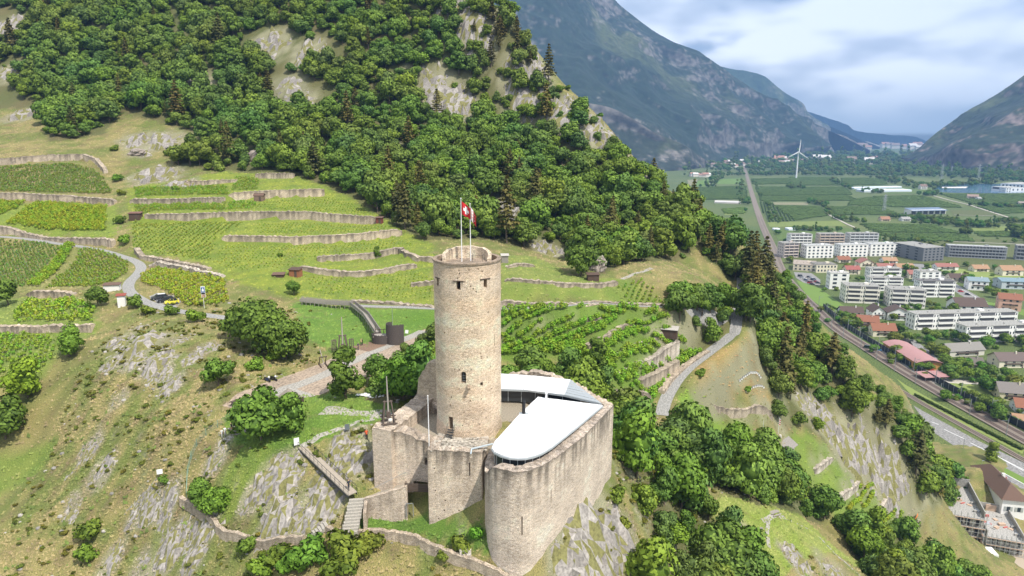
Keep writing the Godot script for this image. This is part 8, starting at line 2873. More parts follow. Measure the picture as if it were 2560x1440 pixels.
	# vehicles
	var cars := [Color(0.02, 0.02, 0.03), Color(0.4, 0.03, 0.04), Color(0.03, 0.05, 0.1), Color(0.35, 0.36, 0.38), Color(0.02, 0.02, 0.025), Color(0.25, 0.26, 0.28), Color(0.6, 0.6, 0.6)]
	var words := ["black car at the head of the parking row by the brown hipped roof", "dark red car, second in the row by the brown hipped roof", "dark blue car, third in the row by the brown hipped roof", "silver grey car, fourth in the row by the brown hipped roof", "black car, fifth in the row by the brown hipped roof", "grey car, sixth in the row by the brown hipped roof", "pale car, last in the row by the brown hipped roof"]
	for i in 7:
		var p: Vector2 = (Vector2(255, -334) as Vector2).lerp(Vector2(249, -308), i / 6.0)
		make_car(words[i], Vector3(p.x, y + 0.12, p.y), 1.75, cars[i], cars[i], "sedan").scale = Vector3.ONE * 1.3
	var first: Node3D = null
	for i in 14:
		var p: Vector2 = (Vector2(362, -851) as Vector2).lerp(Vector2(357, -804), (i % 7) / 6.0) if i < 7 else (Vector2(371, -846) as Vector2).lerp(Vector2(367, -811), (i % 7) / 6.0)
		var c: Color = cars[(i * 3) % 7]
		var car := make_car("small parked car in the town car park beside the blank white block", Vector3(p.x, y + 0.1, p.y), 1.2, c, c, "van" if i % 5 == 0 else "wagon", "cars in the town car park")
		car.scale = Vector3.ONE * 1.4
	for t in [["white van parked in the yard behind the barn", Vector2(313, -553), Color(0.75, 0.75, 0.75), "van"], ["blue lorry in the yard behind the barn", Vector2(302, -548), Color(0.03, 0.2, 0.45), "van"], ["dark green lorry beside the blue lorry", Vector2(297, -552), Color(0.02, 0.05, 0.04), "van"], ["red car driving on the main street", Vector2(509, -765), Color(0.5, 0.03, 0.03), "hatch"], ["dark car on the main street below the red one", Vector2(507, -750), Color(0.03, 0.03, 0.03), "hatch"]]:
		make_car(t[0], Vector3(t[1].x, y + 0.12, t[1].y), 0.9, t[2], t[2], t[3]).scale = Vector3.ONE * 1.5
	town_green()

func building_site() -> void:
	var conc := grained("raw_concrete", Color(0.52, 0.5, 0.48), "grain", 6.0, 0.9)
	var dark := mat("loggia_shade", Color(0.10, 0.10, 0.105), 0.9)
	var steel := mat("scaffold_steel", Color(0.5, 0.52, 0.54), 0.45, 0.4)
	var board := mat("scaffold_boards", Color(0.5, 0.36, 0.26), 0.9)
	for s in [["tall raw concrete shell wrapped in steel scaffolding", [Vector2(186.7, -275.7), Vector2(203.8, -269.2), 15.4], 30.0, 3], ["lower raw concrete wing with scaffolding, right of the tall shell", [Vector2(203.8, -266.6), Vector2(216.4, -261.7), 8.6], 26.0, 2]]:
		var d := plinth(s[0], "building_shell", "construction site", s[1])
		var o: Node3D = d.o
		var w: float = d.w
		var fh: float = d.h / (s[3] + 0.6)
		for j in s[3] + 1:
			slab("floor_slab", o, conc, Vector3(0, j * fh - 0.3, -s[2] * 0.5), Vector3(w, 0.35, s[2]))
			if j < s[3]:
				for i in 6:
					slab("column", o, conc, Vector3(-w * 0.46 + i * w * 0.184, j * fh, -0.8), Vector3(0.8 if i % 2 else 2.2, fh - 0.3, 0.4))
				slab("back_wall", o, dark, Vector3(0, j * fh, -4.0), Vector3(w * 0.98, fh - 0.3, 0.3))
				for x in [-0.49, 0.49]:
					slab("side_wall", o, conc, Vector3(x * w, j * fh, -s[2] * 0.5), Vector3(0.4, fh - 0.3, s[2] * 0.96))
		var top: float = s[3] * fh
		for x in [-0.49, 0.49]:
			slab("parapet_wall", o, conc, Vector3(x * w, top, -s[2] * 0.5), Vector3(0.4, fh * 0.75, s[2] * 0.96))
		slab("parapet_wall", o, conc, Vector3(0, top, -s[2] * 0.97), Vector3(w, fh, 0.4))
		slab("formwork", o, board, Vector3(0, top, -s[2] * 0.94), Vector3(w * 0.3, fh * 0.9, 0.5))
		var r := RandomNumberGenerator.new()
		r.seed = 3
		for i in 16:
			slab("material_stack", o, [board, conc, steel, mat("red_formwork", Color(0.45, 0.12, 0.1), 0.8)][i % 4], Vector3(r.randf_range(-0.42, 0.42) * w, top + 0.05, -s[2] * r.randf_range(0.06, 0.85)), Vector3(r.randf_range(0.8, 3), r.randf_range(0.2, 1.0), r.randf_range(0.6, 2)), Basis(Vector3.UP, r.randf()))
		for f in [[Vector3(-w * 0.52, 0, 1.3), Vector3(w * 0.52, 0, 1.3)], [Vector3(-w * 0.5 - 1.4, 0, 1.3), Vector3(-w * 0.5 - 1.4, 0, -s[2])]]:
			var n := 9
			for i in n:
				var p: Vector3 = f[0].lerp(f[1], i / (n - 1.0))
				slab("scaffold_pole", o, steel, p, Vector3(0.14, top + fh * 0.6, 0.14))
				slab("scaffold_pole", o, steel, p + Vector3(0, 0, -0.9), Vector3(0.14, top + fh * 0.6, 0.14))
			for j in s[3] * 2 + 1:
				var b := Build.new()
				b.beam(f[0] + Vector3(0, j * fh * 0.5 + 0.5, 0), f[1] + Vector3(0, j * fh * 0.5 + 0.5, 0), 0.12, 0.12)
				part("scaffold_rail", b, steel, o)
				if j % 2 == 0:
					b = Build.new()
					b.beam(f[0] + Vector3(0, j * fh * 0.5, -0.45), f[1] + Vector3(0, j * fh * 0.5, -0.45), 0.9, 0.1)
					part("scaffold_deck", b, board, o)
	var d := plinth("low pale foundations and white membrane roofs before the raw shells", "foundations", "construction site", [Vector2(178.6, -255.3), Vector2(195.7, -252.6), 2.4])
	for i in 7:
		slab("foundation_wall", d.o, mat("white_plaster", Color(0.72, 0.7, 0.67), 0.9), Vector3(-d.w * 0.45 + i * d.w * 0.15, 0, -6), Vector3(0.5, 3.2, 13), Basis(Vector3.UP, 0.5 - 0.3 * (i % 2)))
	slab("foundation_slab", d.o, conc, Vector3(0, 0.1, -8), Vector3(d.w, 0.4, 18))
	slab("membrane_roof", d.o, mat("white_plaster", Color(0.72, 0.7, 0.67), 0.9), Vector3(d.w * 0.35, 2.6, -7), Vector3(d.w * 0.36, 0.4, 9), Basis(Vector3.UP, 0.15))
	slab("timber_deck", d.o, board, Vector3(-d.w * 0.1, 2.0, -12), Vector3(d.w * 0.6, 0.2, 1.6), Basis(Vector3.UP, -0.3))
	slab("site_cabin", d.o, mat("white_plaster", Color(0.72, 0.7, 0.67), 0.9), Vector3(d.w * 0.62, 0, -8), Vector3(8, 4, 6))

func town_green() -> void:
	# garden trees and hedges of the town
	var r := RandomNumberGenerator.new()
	r.seed = 21
	var places := {"far_broad0": [[], []], "far_broad1": [[], []], "far_broad2": [[], []], "bush0": [[], []], "bush1": [[], []]}
	for c in [[Vector2(369, -566), 26, 14], [Vector2(324, -523), 34, 22], [Vector2(332, -486), 30, 22], [Vector2(350, -478), 26, 14], [Vector2(416, -555), 26, 20], [Vector2(341, -584), 24, 14], [Vector2(444, -856), 40, 12], [Vector2(509, -882), 40, 14], [Vector2(471, -755), 26, 8], [Vector2(310, -623), 24, 12], [Vector2(435, -675), 34, 16], [Vector2(456, -603), 30, 12], [Vector2(591, -856), 70, 22], [Vector2(558, -746), 40, 14], [Vector2(438, -970), 60, 10], [Vector2(381, -746), 40, 8], [Vector2(374, -659), 24, 10], [Vector2(420, -603), 50, 12], [Vector2(307, -659), 24, 14], [Vector2(339, -446), 20, 8], [Vector2(308, -432), 24, 10], [Vector2(315, -418), 20, 10], [Vector2(225, -294), 10, 5], [Vector2(221, -299), 10, 5], [Vector2(642, -1076), 60, 12], [Vector2(717, -1076), 90, 16], [Vector2(852, -1160), 60, 14]]:
		for i in c[2]:
			var t := r.randf() * TAU
			var p: Vector2 = c[0] + Vector2(cos(t), sin(t)) * float(c[1]) * sqrt(r.randf())
			var key: String = places.keys()[r.randi() % 5]
			var s := r.randf_range(0.6, 1.35) * (1.0 if key.begins_with("far") else 1.5)
			places[key][0].append(Transform3D(Basis(Vector3.UP, r.randf() * TAU).scaled(Vector3.ONE * s), Vector3(p.x, FLOOR_Y - 0.2, p.y)))
			places[key][1].append(Color(r.randf_range(0.7, 1.2), r.randf_range(0.8, 1.15), r.randf_range(0.7, 1.0)))
	for h in [[Vector2(276, -446), Vector2(289, -361), 2.2, 0.45], [Vector2(330, -705), Vector2(333, -659), 2.0, 0.8], [Vector2(321, -692), Vector2(320, -644), 3.0, 1.0], [Vector2(309, -454), Vector2(329, -439), 3.0, 0.9]]:
		var n := int((h[0] as Vector2).distance_to(h[1]) / h[2])
		for i in n:
			var p: Vector2 = (h[0] as Vector2).lerp(h[1], i / float(n))
			places["bush0"][0].append(Transform3D(Basis(Vector3.UP, i * 1.7).scaled(Vector3(0.9, 0.9, 0.9)), Vector3(p.x, FLOOR_Y - 0.2, p.y)))
			places["bush0"][1].append(Color(h[3], h[3], h[3]))
	for key in places:
		var m: ArrayMesh = tree_kinds[key][0].duplicate()
		m.surface_set_material(0, leaf)
		tag(stuff("garden_greenery", m, places[key][0], places[key][1]), "garden trees and hedges between the town's houses", "greenery")
	var p2: Vector2 = Vector2(260, -346)
	var o := plant("broadleaf_tree", "tall0", p2, 1.1, 0.4, Color(1.3, 1.1, 0.9), "lone slender tree on the verge between main road and car park", "tree")
	o.position.y = FLOOR_Y

func railway() -> void:
	var line := PackedVector2Array(V2([310,-250,301,-376,296,-469,297,-555,303,-644,345,-860,416,-1096,498,-1373,657,-1887,920,-2724,1480,-4500]))
	var c := Curve2D.new()
	for i in line.size():
		var t := (line[mini(i + 1, line.size() - 1)] - line[maxi(i - 1, 0)]) * 0.16
		c.add_point(line[i], -t, t)
	var pts2 := c.tessellate_even_length(5, 9.0)
	var b := Build.new()
	var bed := ribbon(pts2, 13.0)
	var n := pts2.size()
	for i in n - 1:
		b.quad(Vector3(bed[i].x, FLOOR_Y + 0.6, bed[i].y), Vector3(bed[2 * n - 1 - i].x, FLOOR_Y + 0.6, bed[2 * n - 1 - i].y), Vector3(bed[2 * n - 2 - i].x, FLOOR_Y + 0.6, bed[2 * n - 2 - i].y), Vector3(bed[i + 1].x, FLOOR_Y + 0.6, bed[i + 1].y))
	for v in b.n.size():
		b.n[v] = Vector3.UP
	structure("railway_ballast", b, grained("ballast", Color(0.30, 0.245, 0.205), "grain", 4.0, 0.95))
	var rust := mat("rail_steel", Color(0.16, 0.11, 0.09), 0.4, 0.6)
	var track := thing("railway_track", "double track railway curving past the wooded spur and far up the valley", "railway")
	for off in [-3.9, -2.3, 2.3, 3.9]:
		var r := Build.new()
		for i in n - 1:
			if pts2[i].y < -1500.0:
				break
			var d: Vector2 = (pts2[i + 1] - pts2[i]).normalized().orthogonal() * float(off)
			r.beam(Vector3(pts2[i].x + d.x, FLOOR_Y + 0.75, pts2[i].y + d.y), Vector3(pts2[i + 1].x + d.x, FLOOR_Y + 0.75, pts2[i + 1].y + d.y), 0.16, 0.25)
		part("rail", r, rust, track)
	var sl := BoxMesh.new()
	sl.size = Vector3(3.2, 0.16, 0.35)
	sl.material = mat("sleepers", Color(0.17, 0.13, 0.11), 0.95)
	var spots := []
	for i in n - 1:
		if pts2[i].y < -760.0:
			break
		var d := (pts2[i + 1] - pts2[i])
		for k in 10:
			for s in [-3.1, 3.1]:
				var p: Vector2 = pts2[i] + d * (k / 10.0) + d.normalized().orthogonal() * float(s)
				spots.append(Transform3D(Basis(Vector3.UP, -atan2(d.y, d.x) + PI / 2), Vector3(p.x, FLOOR_Y + 0.64, p.y)))
	stuff("sleepers", sl, spots, [], track)
	var siding := PackedVector2Array(V2([290,-300,281,-351,273,-428,268,-500]))
	b = Build.new()
	b.sheet(ribbon(siding, 5.0), FLOOR_Y + 0.35)
	structure("siding_ballast", b, grained("ballast", Color(0.30, 0.245, 0.205), "grain", 4.0, 0.95))
	var st := thing("railway_siding", "single siding track between the dark hedge and the main road", "railway")
	for off in [-0.8, 0.8]:
		b = Build.new()
		for i in 3:
			b.beam(Vector3(siding[i].x + off, FLOOR_Y + 0.5, siding[i].y), Vector3(siding[i + 1].x + off, FLOOR_Y + 0.5, siding[i + 1].y), 0.15, 0.25)
		part("rail", b, rust, st)
	# black noise barrier on the town side
	var nb := thing("noise_barrier", "long black noise barrier between railway and town", "barrier")
	var wall := mat("barrier_black", Color(0.022, 0.027, 0.036), 0.6)
	var post := mat("grey_steel", Color(0.35, 0.37, 0.39), 0.5, 0.6)
	for i in n - 1:
		if pts2[i].y < -690.0 or pts2[i].y > -330.0:
			continue
		var d := (pts2[i + 1] - pts2[i]).normalized().orthogonal()
		d = d * (10.0 if d.x > 0 else -10.0)
		var p0 := Vector3(pts2[i].x + d.x, FLOOR_Y + 2.0, pts2[i].y + d.y)
		var p1 := Vector3(pts2[i + 1].x + d.x, FLOOR_Y + 2.0, pts2[i + 1].y + d.y)
		b = Build.new()
		b.beam(p0, p1, 0.3, 5.2)
		part("panel", b, wall, nb)
		b = Build.new()
		b.block(p0 - Vector3(0, 2.0, 0), Vector3(0.5, 4.9, 0.5))
		part("post", b, post, nb)
	var k := 0
	for i in range(2, n - 1, 5):
		if pts2[i].y < -720.0:
			break
		var d := (pts2[i + 1] - pts2[i]).normalized()
		for s in [-1.0, 1.0]:
			var o := thing("catenary_mast", "grey overhead line mast on the %s side of the double track" % ("hill" if s < 0 else "town"), "mast", Vector3(pts2[i].x, FLOOR_Y, pts2[i].y) + Vector3(-d.y, 0, d.x) * s * 7.2, -atan2(d.y, d.x) + PI / 2, "overhead line masts along the railway")
			b = Build.new()
			b.block(Vector3.ZERO, Vector3(0.3, 11.0, 0.3))
			part("pole", b, post, o)
			b = Build.new()
			b.beam(Vector3(0, 9.6, 0), Vector3(-s * 4.2, 9.9, 0), 0.12, 0.12); b.beam(Vector3(0, 8.2, 0), Vector3(-s * 3.6, 9.8, 0), 0.1, 0.1)
			part("arm", b, post, o)
	var wires := Build.new()
	for i in n - 1:
		if pts2[i].y < -720.0:
			break
		for s in [-3.1, 3.1]:
			var d: Vector2 = (pts2[i + 1] - pts2[i]).normalized().orthogonal() * float(s)
			for y in [8.0, 9.6]:
				wires.beam(Vector3(pts2[i].x + d.x, FLOOR_Y + y, pts2[i].y + d.y), Vector3(pts2[i + 1].x + d.x, FLOOR_Y + y, pts2[i + 1].y + d.y), 0.03, 0.03)
	part("contact_wire", wires, mats["dark_steel"], track).set_meta("kind", "stuff")
	for t in [["white street lamp post by the bend of the main road", Vector2(255, -362)], ["street lamp on the pink pavement", Vector2(247, -335)]]:
		var o := thing("street_lamp", t[0], "street lamp", Vector3(t[1].x, FLOOR_Y, t[1].y))
		b = Build.new()
		b.tube(Vector3.ZERO, Vector3(0, 7.5, 0), 0.12, 0.08, 7)
		part("pole", b, post, o)
		b = Build.new()
		b.block(Vector3(0.5, 7.4, 0), Vector3(1.2, 0.15, 0.4))
		part("lamp_head", b, post, o)

# ---------------------------------------------------------------- the cultivated plain
func row_mesh(seed_: int, long: float, high: float, wide: float, n: int) -> ArrayMesh:
	# a stretch of an orchard row: a leafy ridge
	var r := RandomNumberGenerator.new()
	r.seed = seed_
	var b := Build.new()
	for i in n:
		var p := Vector3(r.randf_range(-0.5, 0.5) * long, 0, 0)
		var t := r.randf_range(-1.2, 1.2)
		var o := Vector3(0, cos(t), sin(t))
		clump(b, r, p + Vector3(0, high * 0.55, 0) + o * Vector3(0, high * 0.45, wide * 0.5) * r.randf_range(0.8, 1.15), o, 0.8 * r.randf_range(0.7, 1.3), Color(0.08, 0.135, 0.035).lerp(Color(0.16, 0.24, 0.06), r.randf()))
	b.tint = Color(0.08, 0.125, 0.035)
	b.block(Vector3(0, 0.2, 0), Vector3(long, high * 0.7, wide * 0.6))
	return b.mesh(leaf)

func plain() -> void:
	var y := FLOOR_Y
	var tints := {"orchard": Color(0.15, 0.2, 0.06), "dark": Color(0.11, 0.15, 0.05), "bright": Color(0.17, 0.27, 0.05), "pale": Color(0.24, 0.28, 0.08), "bare": Color(0.33, 0.29, 0.22), "meadow": Color(0.13, 0.19, 0.045), "olive": Color(0.14, 0.15, 0.05)}
	var rows := [row_mesh(700, 12.0, 3.2, 2.4, 60), row_mesh(701, 12.0, 3.2, 2.4, 60)]
	var all: Array = [[], []]
	var hues: Array = [[], []]
	var r := RandomNumberGenerator.new()
	r.seed = 33
	var lift := 0.05
	for f in [
		# ground, row angle (degrees from x; -1 none), row spacing, outline
		["bright", -1, 0, V2([809,-2773,934,-2824,835,-2503,734,-2503])], ["bright", -1, 0, V2([713,-2677,810,-2798,687,-2387,627,-2387])], ["bare", -1, 0, V2([683,-2724,738,-2773,637,-2424,614,-2424])],
		["orchard", 0, 9, V2([611,-2315,797,-2387,645,-1910,522,-1887])], ["bare", -1, 0, V2([549,-1887,614,-1864,581,-1766,529,-1798])], ["pale", 20, 10, V2([499,-1642,566,-1679,519,-1542,470,-1526])],
		["orchard", 0, 10, V2([952,-2773,1163,-2824,1025,-2503,853,-2463])], ["dark", 0, 9, V2([1143,-2876,1332,-2876,1140,-2424,980,-2424])], ["orchard", 0, 10, V2([822,-2350,1119,-2350,996,-2038,717,-2011])],
		["orchard", 0, 9, V2([708,-1985,972,-2011,923,-1864,663,-1841])], ["bare", -1, 0, V2([684,-1819,774,-1819,747,-1746,664,-1756])], ["dark", 72, 7, V2([648,-1819,679,-1819,587,-1425,518,-1399])],
		["dark", 12, 7, V2([649,-1717,754,-1697,687,-1511,587,-1425,621,-1591])], ["pale", -1, 0, V2([518,-1399,677,-1425,650,-1337,496,-1325])], ["meadow", -1, 0, V2([492,-1302,641,-1313,619,-1207,450,-1160])],
		["orchard", 0, 9, V2([1332,-2824,1502,-2824,1320,-2463,1154,-2424])], ["dark", 12, 8, V2([1028,-1985,1180,-2011,1095,-1679,921,-1697])], ["dark", 10, 8, V2([774,-1697,901,-1697,857,-1526,715,-1526])],
		["orchard", 8, 8, V2([924,-1887,1015,-1959,941,-1717,841,-1736])], ["olive", -1, 0, V2([1028,-1625,1117,-1625,1084,-1511,966,-1511])], ["dark", 14, 6.5, V2([693,-1373,822,-1349,806,-1237,661,-1247])],
		["dark", 14, 6.5, V2([650,-1227,801,-1217,767,-1134,673,-1142])], ["pale", -1, 0, V2([847,-1302,962,-1337,922,-1269,827,-1258])], ["orchard", 5, 8, V2([1270,-2065,1520,-2065,1352,-1777,1175,-1756])],
		["orchard", 5, 8, V2([1149,-1717,1337,-1756,1232,-1591,1088,-1542])], ["dark", 8, 7, V2([849,-1258,907,-1247,872,-1188,816,-1197])], ["meadow", -1, 0, V2([1260,-2350,1394,-2315,1275,-2094,1116,-2065])],
		["olive", -1, 0, V2([494,-1160,701,-1178,866,-1160,646,-856,563,-939,425,-939,375,-939])],
	]:
		lift += 0.02
		var poly := PackedVector2Array(f[3])
		var b := Build.new()
		b.sheet(poly, y + lift)
		structure("field", b, grained("field " + f[0], tints[f[0]], "turf", 30.0, 0.95))
		if f[2] > 0:
			var q := region(poly)
			var c: Vector2 = q.box.get_center()
			var dir := Vector2.from_angle(-deg_to_rad(f[1]))
			var reach: float = q.box.size.length() * 0.5
			for j in range(-int(reach / f[2]), int(reach / f[2]) + 1):
				for i in range(-int(reach / 12.0), int(reach / 12.0) + 1):
					var p: Vector2 = c + dir * (i * 12.0) + dir.orthogonal() * (j * float(f[2]))
					if Geometry2D.is_point_in_polygon(p, poly) and r.randf() > 0.04:
						var k := r.randi() % 2
						all[k].append(Transform3D(Basis(Vector3.UP, deg_to_rad(f[1])).scaled(Vector3.ONE * r.randf_range(0.85, 1.15)), Vector3(p.x, y, p.y)))
						var g := r.randf_range(0.85, 1.15)
						hues[k].append(Color(g, g, g) * (Color(1.3, 1.3, 1) if f[0] == "pale" else Color.WHITE))
	for k in 2:
		tag(stuff("orchard_rows", rows[k], all[k], hues[k]), "orchard rows on the valley floor", "orchard")
	# hedgerows, copses and the woods towards the far valley
	var wood_ := {}
	for key in ["far_broad0", "far_broad1", "far_broad2", "poplar0"]:
		wood_[key] = [[], []]
	for c in [
		# along a line: from, to, spread, number, size
		[Vector2(785, -2987), Vector2(1033, -3107), 60, 60, 2.0], [Vector2(651, -2315), Vector2(840, -2824), 25, 26, 2.2], [Vector2(1044, -3046), Vector2(1296, -3107), 70, 80, 2.2], [Vector2(1314, -3107), Vector2(1706, -3046), 110, 120, 2.2], [Vector2(1502, -2824), Vector2(1335, -2215), 45, 70, 2.0],
		[Vector2(587, -1756), Vector2(643, -1887), 14, 10, 1.6], [Vector2(944, -2387), Vector2(915, -2215), 20, 12, 1.8], [Vector2(1226, -2677), Vector2(1081, -2215), 14, 24, 1.8], [Vector2(780, -1830), Vector2(773, -1717), 16, 16, 1.6], [Vector2(1091, -2183), Vector2(1104, -2065), 20, 16, 1.6],
		[Vector2(756, -1679), Vector2(695, -1511), 8, 7, 1.5], [Vector2(692, -1474), Vector2(701, -1373), 18, 22, 1.3], [Vector2(828, -1474), Vector2(908, -1373), 26, 60, 1.4], [Vector2(805, -1373), Vector2(915, -1313), 18, 40, 1.4], [Vector2(892, -1373), Vector2(1038, -1399), 24, 30, 1.3],
		[Vector2(922, -1258), Vector2(893, -1160), 26, 40, 2.0], [Vector2(527, -1285), Vector2(629, -1258), 20, 36, 1.1], [Vector2(482, -1285), Vector2(461, -1207), 10, 9, 1.3], [Vector2(804, -1227), Vector2(801, -1207), 10, 4, 1.8], [Vector2(1145, -1726), Vector2(1266, -1660), 30, 36, 1.5],
		[Vector2(1180, -2011), Vector2(1259, -2065), 20, 16, 1.8], [Vector2(896, -2609), Vector2(526, -1373), 12, 40, 1.4], [Vector2(889, -2724), Vector2(535, -1591), 14, 30, 1.4], [Vector2(1415, -2350), Vector2(1749, -2544), 50, 70, 2.0], [Vector2(555, -1160), Vector2(695, -1134), 16, 30, 1.0], [Vector2(452, -1138), Vector2(423, -1003), 14, 14, 1.1],
		[Vector2(1080, -3789), Vector2(1934, -3531), 420, 420, 3.2], [Vector2(1588, -4500), Vector2(2271, -4198), 700, 420, 4.2], [Vector2(1914, -3531), Vector2(2094, -2773), 330, 520, 3.0], [Vector2(2265, -5536), Vector2(2792, -5170), 900, 200, 5.5], [Vector2(2049, -2987), Vector2(1985, -2587), 100, 120, 2.4],
	]:
		for i in c[3]:
			var t: float = r.randf()
			var p: Vector2 = (c[0] as Vector2).lerp(c[1], t) + Vector2(r.randf_range(-1, 1), r.randf_range(-1, 1)) * float(c[2])
			var key: String = ["far_broad0", "far_broad1", "far_broad2", "poplar0"][r.randi() % (4 if r.randf() < 0.35 else 3)]
			if p.x < 1480.0 and absf(p.x - 416.0 - (-1096.0 - p.y) * 0.31) < 14.0:
				continue
			wood_[key][0].append(Transform3D(Basis(Vector3.UP, r.randf() * TAU).scaled(Vector3.ONE * c[4] * r.randf_range(0.6, 1.15)), Vector3(p.x, y - 0.5, p.y)))
			wood_[key][1].append(Color(r.randf_range(0.55, 0.95), r.randf_range(0.65, 0.95), r.randf_range(0.6, 0.9)))
	for key in wood_:
		var m: ArrayMesh = tree_kinds[key][0].duplicate()
		m.surface_set_material(0, leaf)
		tag(stuff("plain_woodland", m, wood_[key][0], wood_[key][1]), "hedgerow trees, copses and riverside woods on the plain", "woodland")
	# lanes
	var track := mat("pale_track", Color(0.5, 0.46, 0.4), 0.95)
	for s in [[4.0, V2([738,-1660,705,-1550,663,-1361,650,-1285])], [5.0, V2([1220,-2011,1184,-1887,1155,-1756,1105,-1607,1038,-1399])], [3.5, V2([668,-2387,824,-2824])], [3.5, V2([976,-1526,1062,-1504])], [3.5, V2([690,-1160,741,-1134,828,-1108])], [3.0, V2([960,-2350,1222,-2315])]]:
		lift += 0.02
		var b := Build.new()
		b.sheet(ribbon(PackedVector2Array(s[1]), s[0]), y + lift + 0.2)
		structure("farm_track", b, track)
	# lake with its baths
	var water := mat("lake_water", Color(0.10, 0.20, 0.30), 0.12)
	var b := Build.new()
	b.sheet(PackedVector2Array(V2([1378,-2280,1492,-2443,1606,-2503,1707,-2503,1807,-2463,1806,-2350,1610,-2123,1444,-2094,1342,-2123,1311,-2152])), y + 0.4)
	structure("lake", b, water)
	b = Build.new()
	b.sheet(PackedVector2Array(V2([1445,-2350,1548,-2368,1496,-2297,1418,-2297])), y + 0.9)
	structure("lake_jetty", b, mat("pale_jetty", Color(0.6, 0.58, 0.54), 0.9))
	apartment("low white bathing hall at the lake's right end", [Vector2(1523.3, -2214.6), Vector2(1538.1, -2152.4), 12.6], 60, 1, 8, Color(0.7, 0.7, 0.7), 1, Color(0.62, 0.62, 0.6))
	apartment("long flat white halls behind the bathing hall", [Vector2(1644.5, -2350.1), Vector2(1702.5, -2247), 13.2], 120, 1, 10, Color(0.68, 0.68, 0.66), 0, Color(0.6, 0.6, 0.58))
	apartment("small white block at the lake's right corner", [Vector2(1515.3, -2137.4), Vector2(1532.5, -2137.4), 13.6], 20, 2, 2, Color(0.75, 0.75, 0.74), 0)
	house("white farmhouse before the lakeside trees", [Vector2(1318.2, -2247), Vector2(1338.8, -2247), 16.8], 16, 6, Color(0.7, 0.68, 0.62), Color(0.3, 0.2, 0.16))
	house("pinkish farmhouse beside the plain's diagonal lane", [Vector2(1251.7, -1910.4), Vector2(1274.6, -1898.5), 13.2], 20, 5, Color(0.6, 0.5, 0.42), Color(0.42, 0.3, 0.25))
	house("small white shed right of the pinkish farmhouse", [Vector2(1259.3, -1875.2), Vector2(1267.9, -1875.2), 8.7], 14, 3, Color(0.7, 0.7, 0.7), Color(0.5, 0.5, 0.5), true, 1)
	house("orange roofed cottage among the garden trees", [Vector2(759.9, -1418.6), Vector2(778, -1418.6), 9.1], 14, 5, Color(0.66, 0.55, 0.42), Color(0.45, 0.24, 0.15))
	house("white cottage behind the orchard hedge", [Vector2(802.7, -1418.6), Vector2(819.9, -1418.6), 8.3], 14, 4, Color(0.7, 0.7, 0.68), Color(0.45, 0.44, 0.43))
	house("cream building at the plain's right edge", [Vector2(1291.6, -1766.4), Vector2(1316.8, -1756.2), 7.1], 20, 3, Color(0.66, 0.6, 0.5), Color(0.4, 0.34, 0.3))
	# long farm shed with a solar roof
	var d := plinth("long white farm shed with a blue grey solar roof", "farm_shed", "shed", [Vector2(885.8, -1534), Vector2(973.5, -1549.8), 14.4])
	var o: Node3D = d.o
	var w: float = d.w
	slab("wall", o, mat("white_plaster", Color(0.72, 0.7, 0.67), 0.9), Vector3(0, -1, -12), Vector3(w, d.h * 0.7 + 1, 20))
	for i in 6:
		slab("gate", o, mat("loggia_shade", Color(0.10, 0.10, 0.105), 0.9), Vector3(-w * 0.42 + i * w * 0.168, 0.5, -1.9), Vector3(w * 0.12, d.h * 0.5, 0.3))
	for i in 10:
		slab("solar_panel", o, mat("solar_blue", Color(0.16, 0.21, 0.28), 0.25), Vector3(-w * 0.45 + i * w * 0.1, d.h * 0.72, -10), Vector3(w * 0.097, 0.3, 30), Basis(Vector3.RIGHT, 0.14))
	# greenhouses
	for g in [["long pale polytunnel roof at the copse's edge", [Vector2(1110.8, -2263.5), Vector2(1294.8, -2314.7), 6.6], 26], ["white glasshouse before the long polytunnel", [Vector2(1080.6, -2137.4), Vector2(1236.4, -2152.4), 8.7], 44], ["blue grey glasshouse behind the terraced blocks", [Vector2(512.7, -1274), Vector2(557.9, -1279.5), 5.2], 16], ["grey plastic tunnels left of the railway", [Vector2(524.4, -1797.7), Vector2(586, -1776.7), 5.2], 40], ["small white tunnel beside the railway meadow", [Vector2(486, -1274), Vector2(496.4, -1274), 4.5], 12]]:
		d = plinth(g[0], "greenhouse", "greenhouse", g[1])
		o = d.o
		var m := mat("glasshouse_sheet", Color(0.62, 0.68, 0.74), 0.4) if not g[0].begins_with("grey") else mat("grey_plastic", Color(0.5, 0.48, 0.46), 0.6)
		var n := 5
		for i in n:
			b = Build.new()
			var z0: float = -g[2] * i / float(n)
			var z1: float = -g[2] * (i + 1) / float(n)
			var h: float = maxf(d.h * 0.6, 3.0)
			var x: float = d.w * 0.5
			b.quad(Vector3(-x, h, z0), Vector3(x, h, z0), Vector3(x, h * 1.35, (z0 + z1) * 0.5), Vector3(-x, h * 1.35, (z0 + z1) * 0.5))
			b.quad(Vector3(-x, h * 1.35, (z0 + z1) * 0.5), Vector3(x, h * 1.35, (z0 + z1) * 0.5), Vector3(x, h, z1), Vector3(-x, h, z1))
			part("roof_bay", b, m, o)
		slab("wall", o, m, Vector3(0, 0, -g[2] * 0.5), Vector3(d.w * 0.995, maxf(d.h * 0.6, 3.0) - 0.02, g[2] * 0.99))
	# wind turbine
	var tp: Vector2 = Vector2(1137, -2798)
	var wt_ := thing("wind_turbine", "tall white three bladed wind turbine on the plain", "wind turbine", Vector3(tp.x, y, tp.y))
	var white := mat("turbine_white", Color(0.82, 0.82, 0.82), 0.4)
	b = Build.new()
	b.tube(Vector3.ZERO, Vector3(0, 104, 0), 3.4, 1.9, 20)
	part("tower", b, white, wt_)
	b = Build.new()
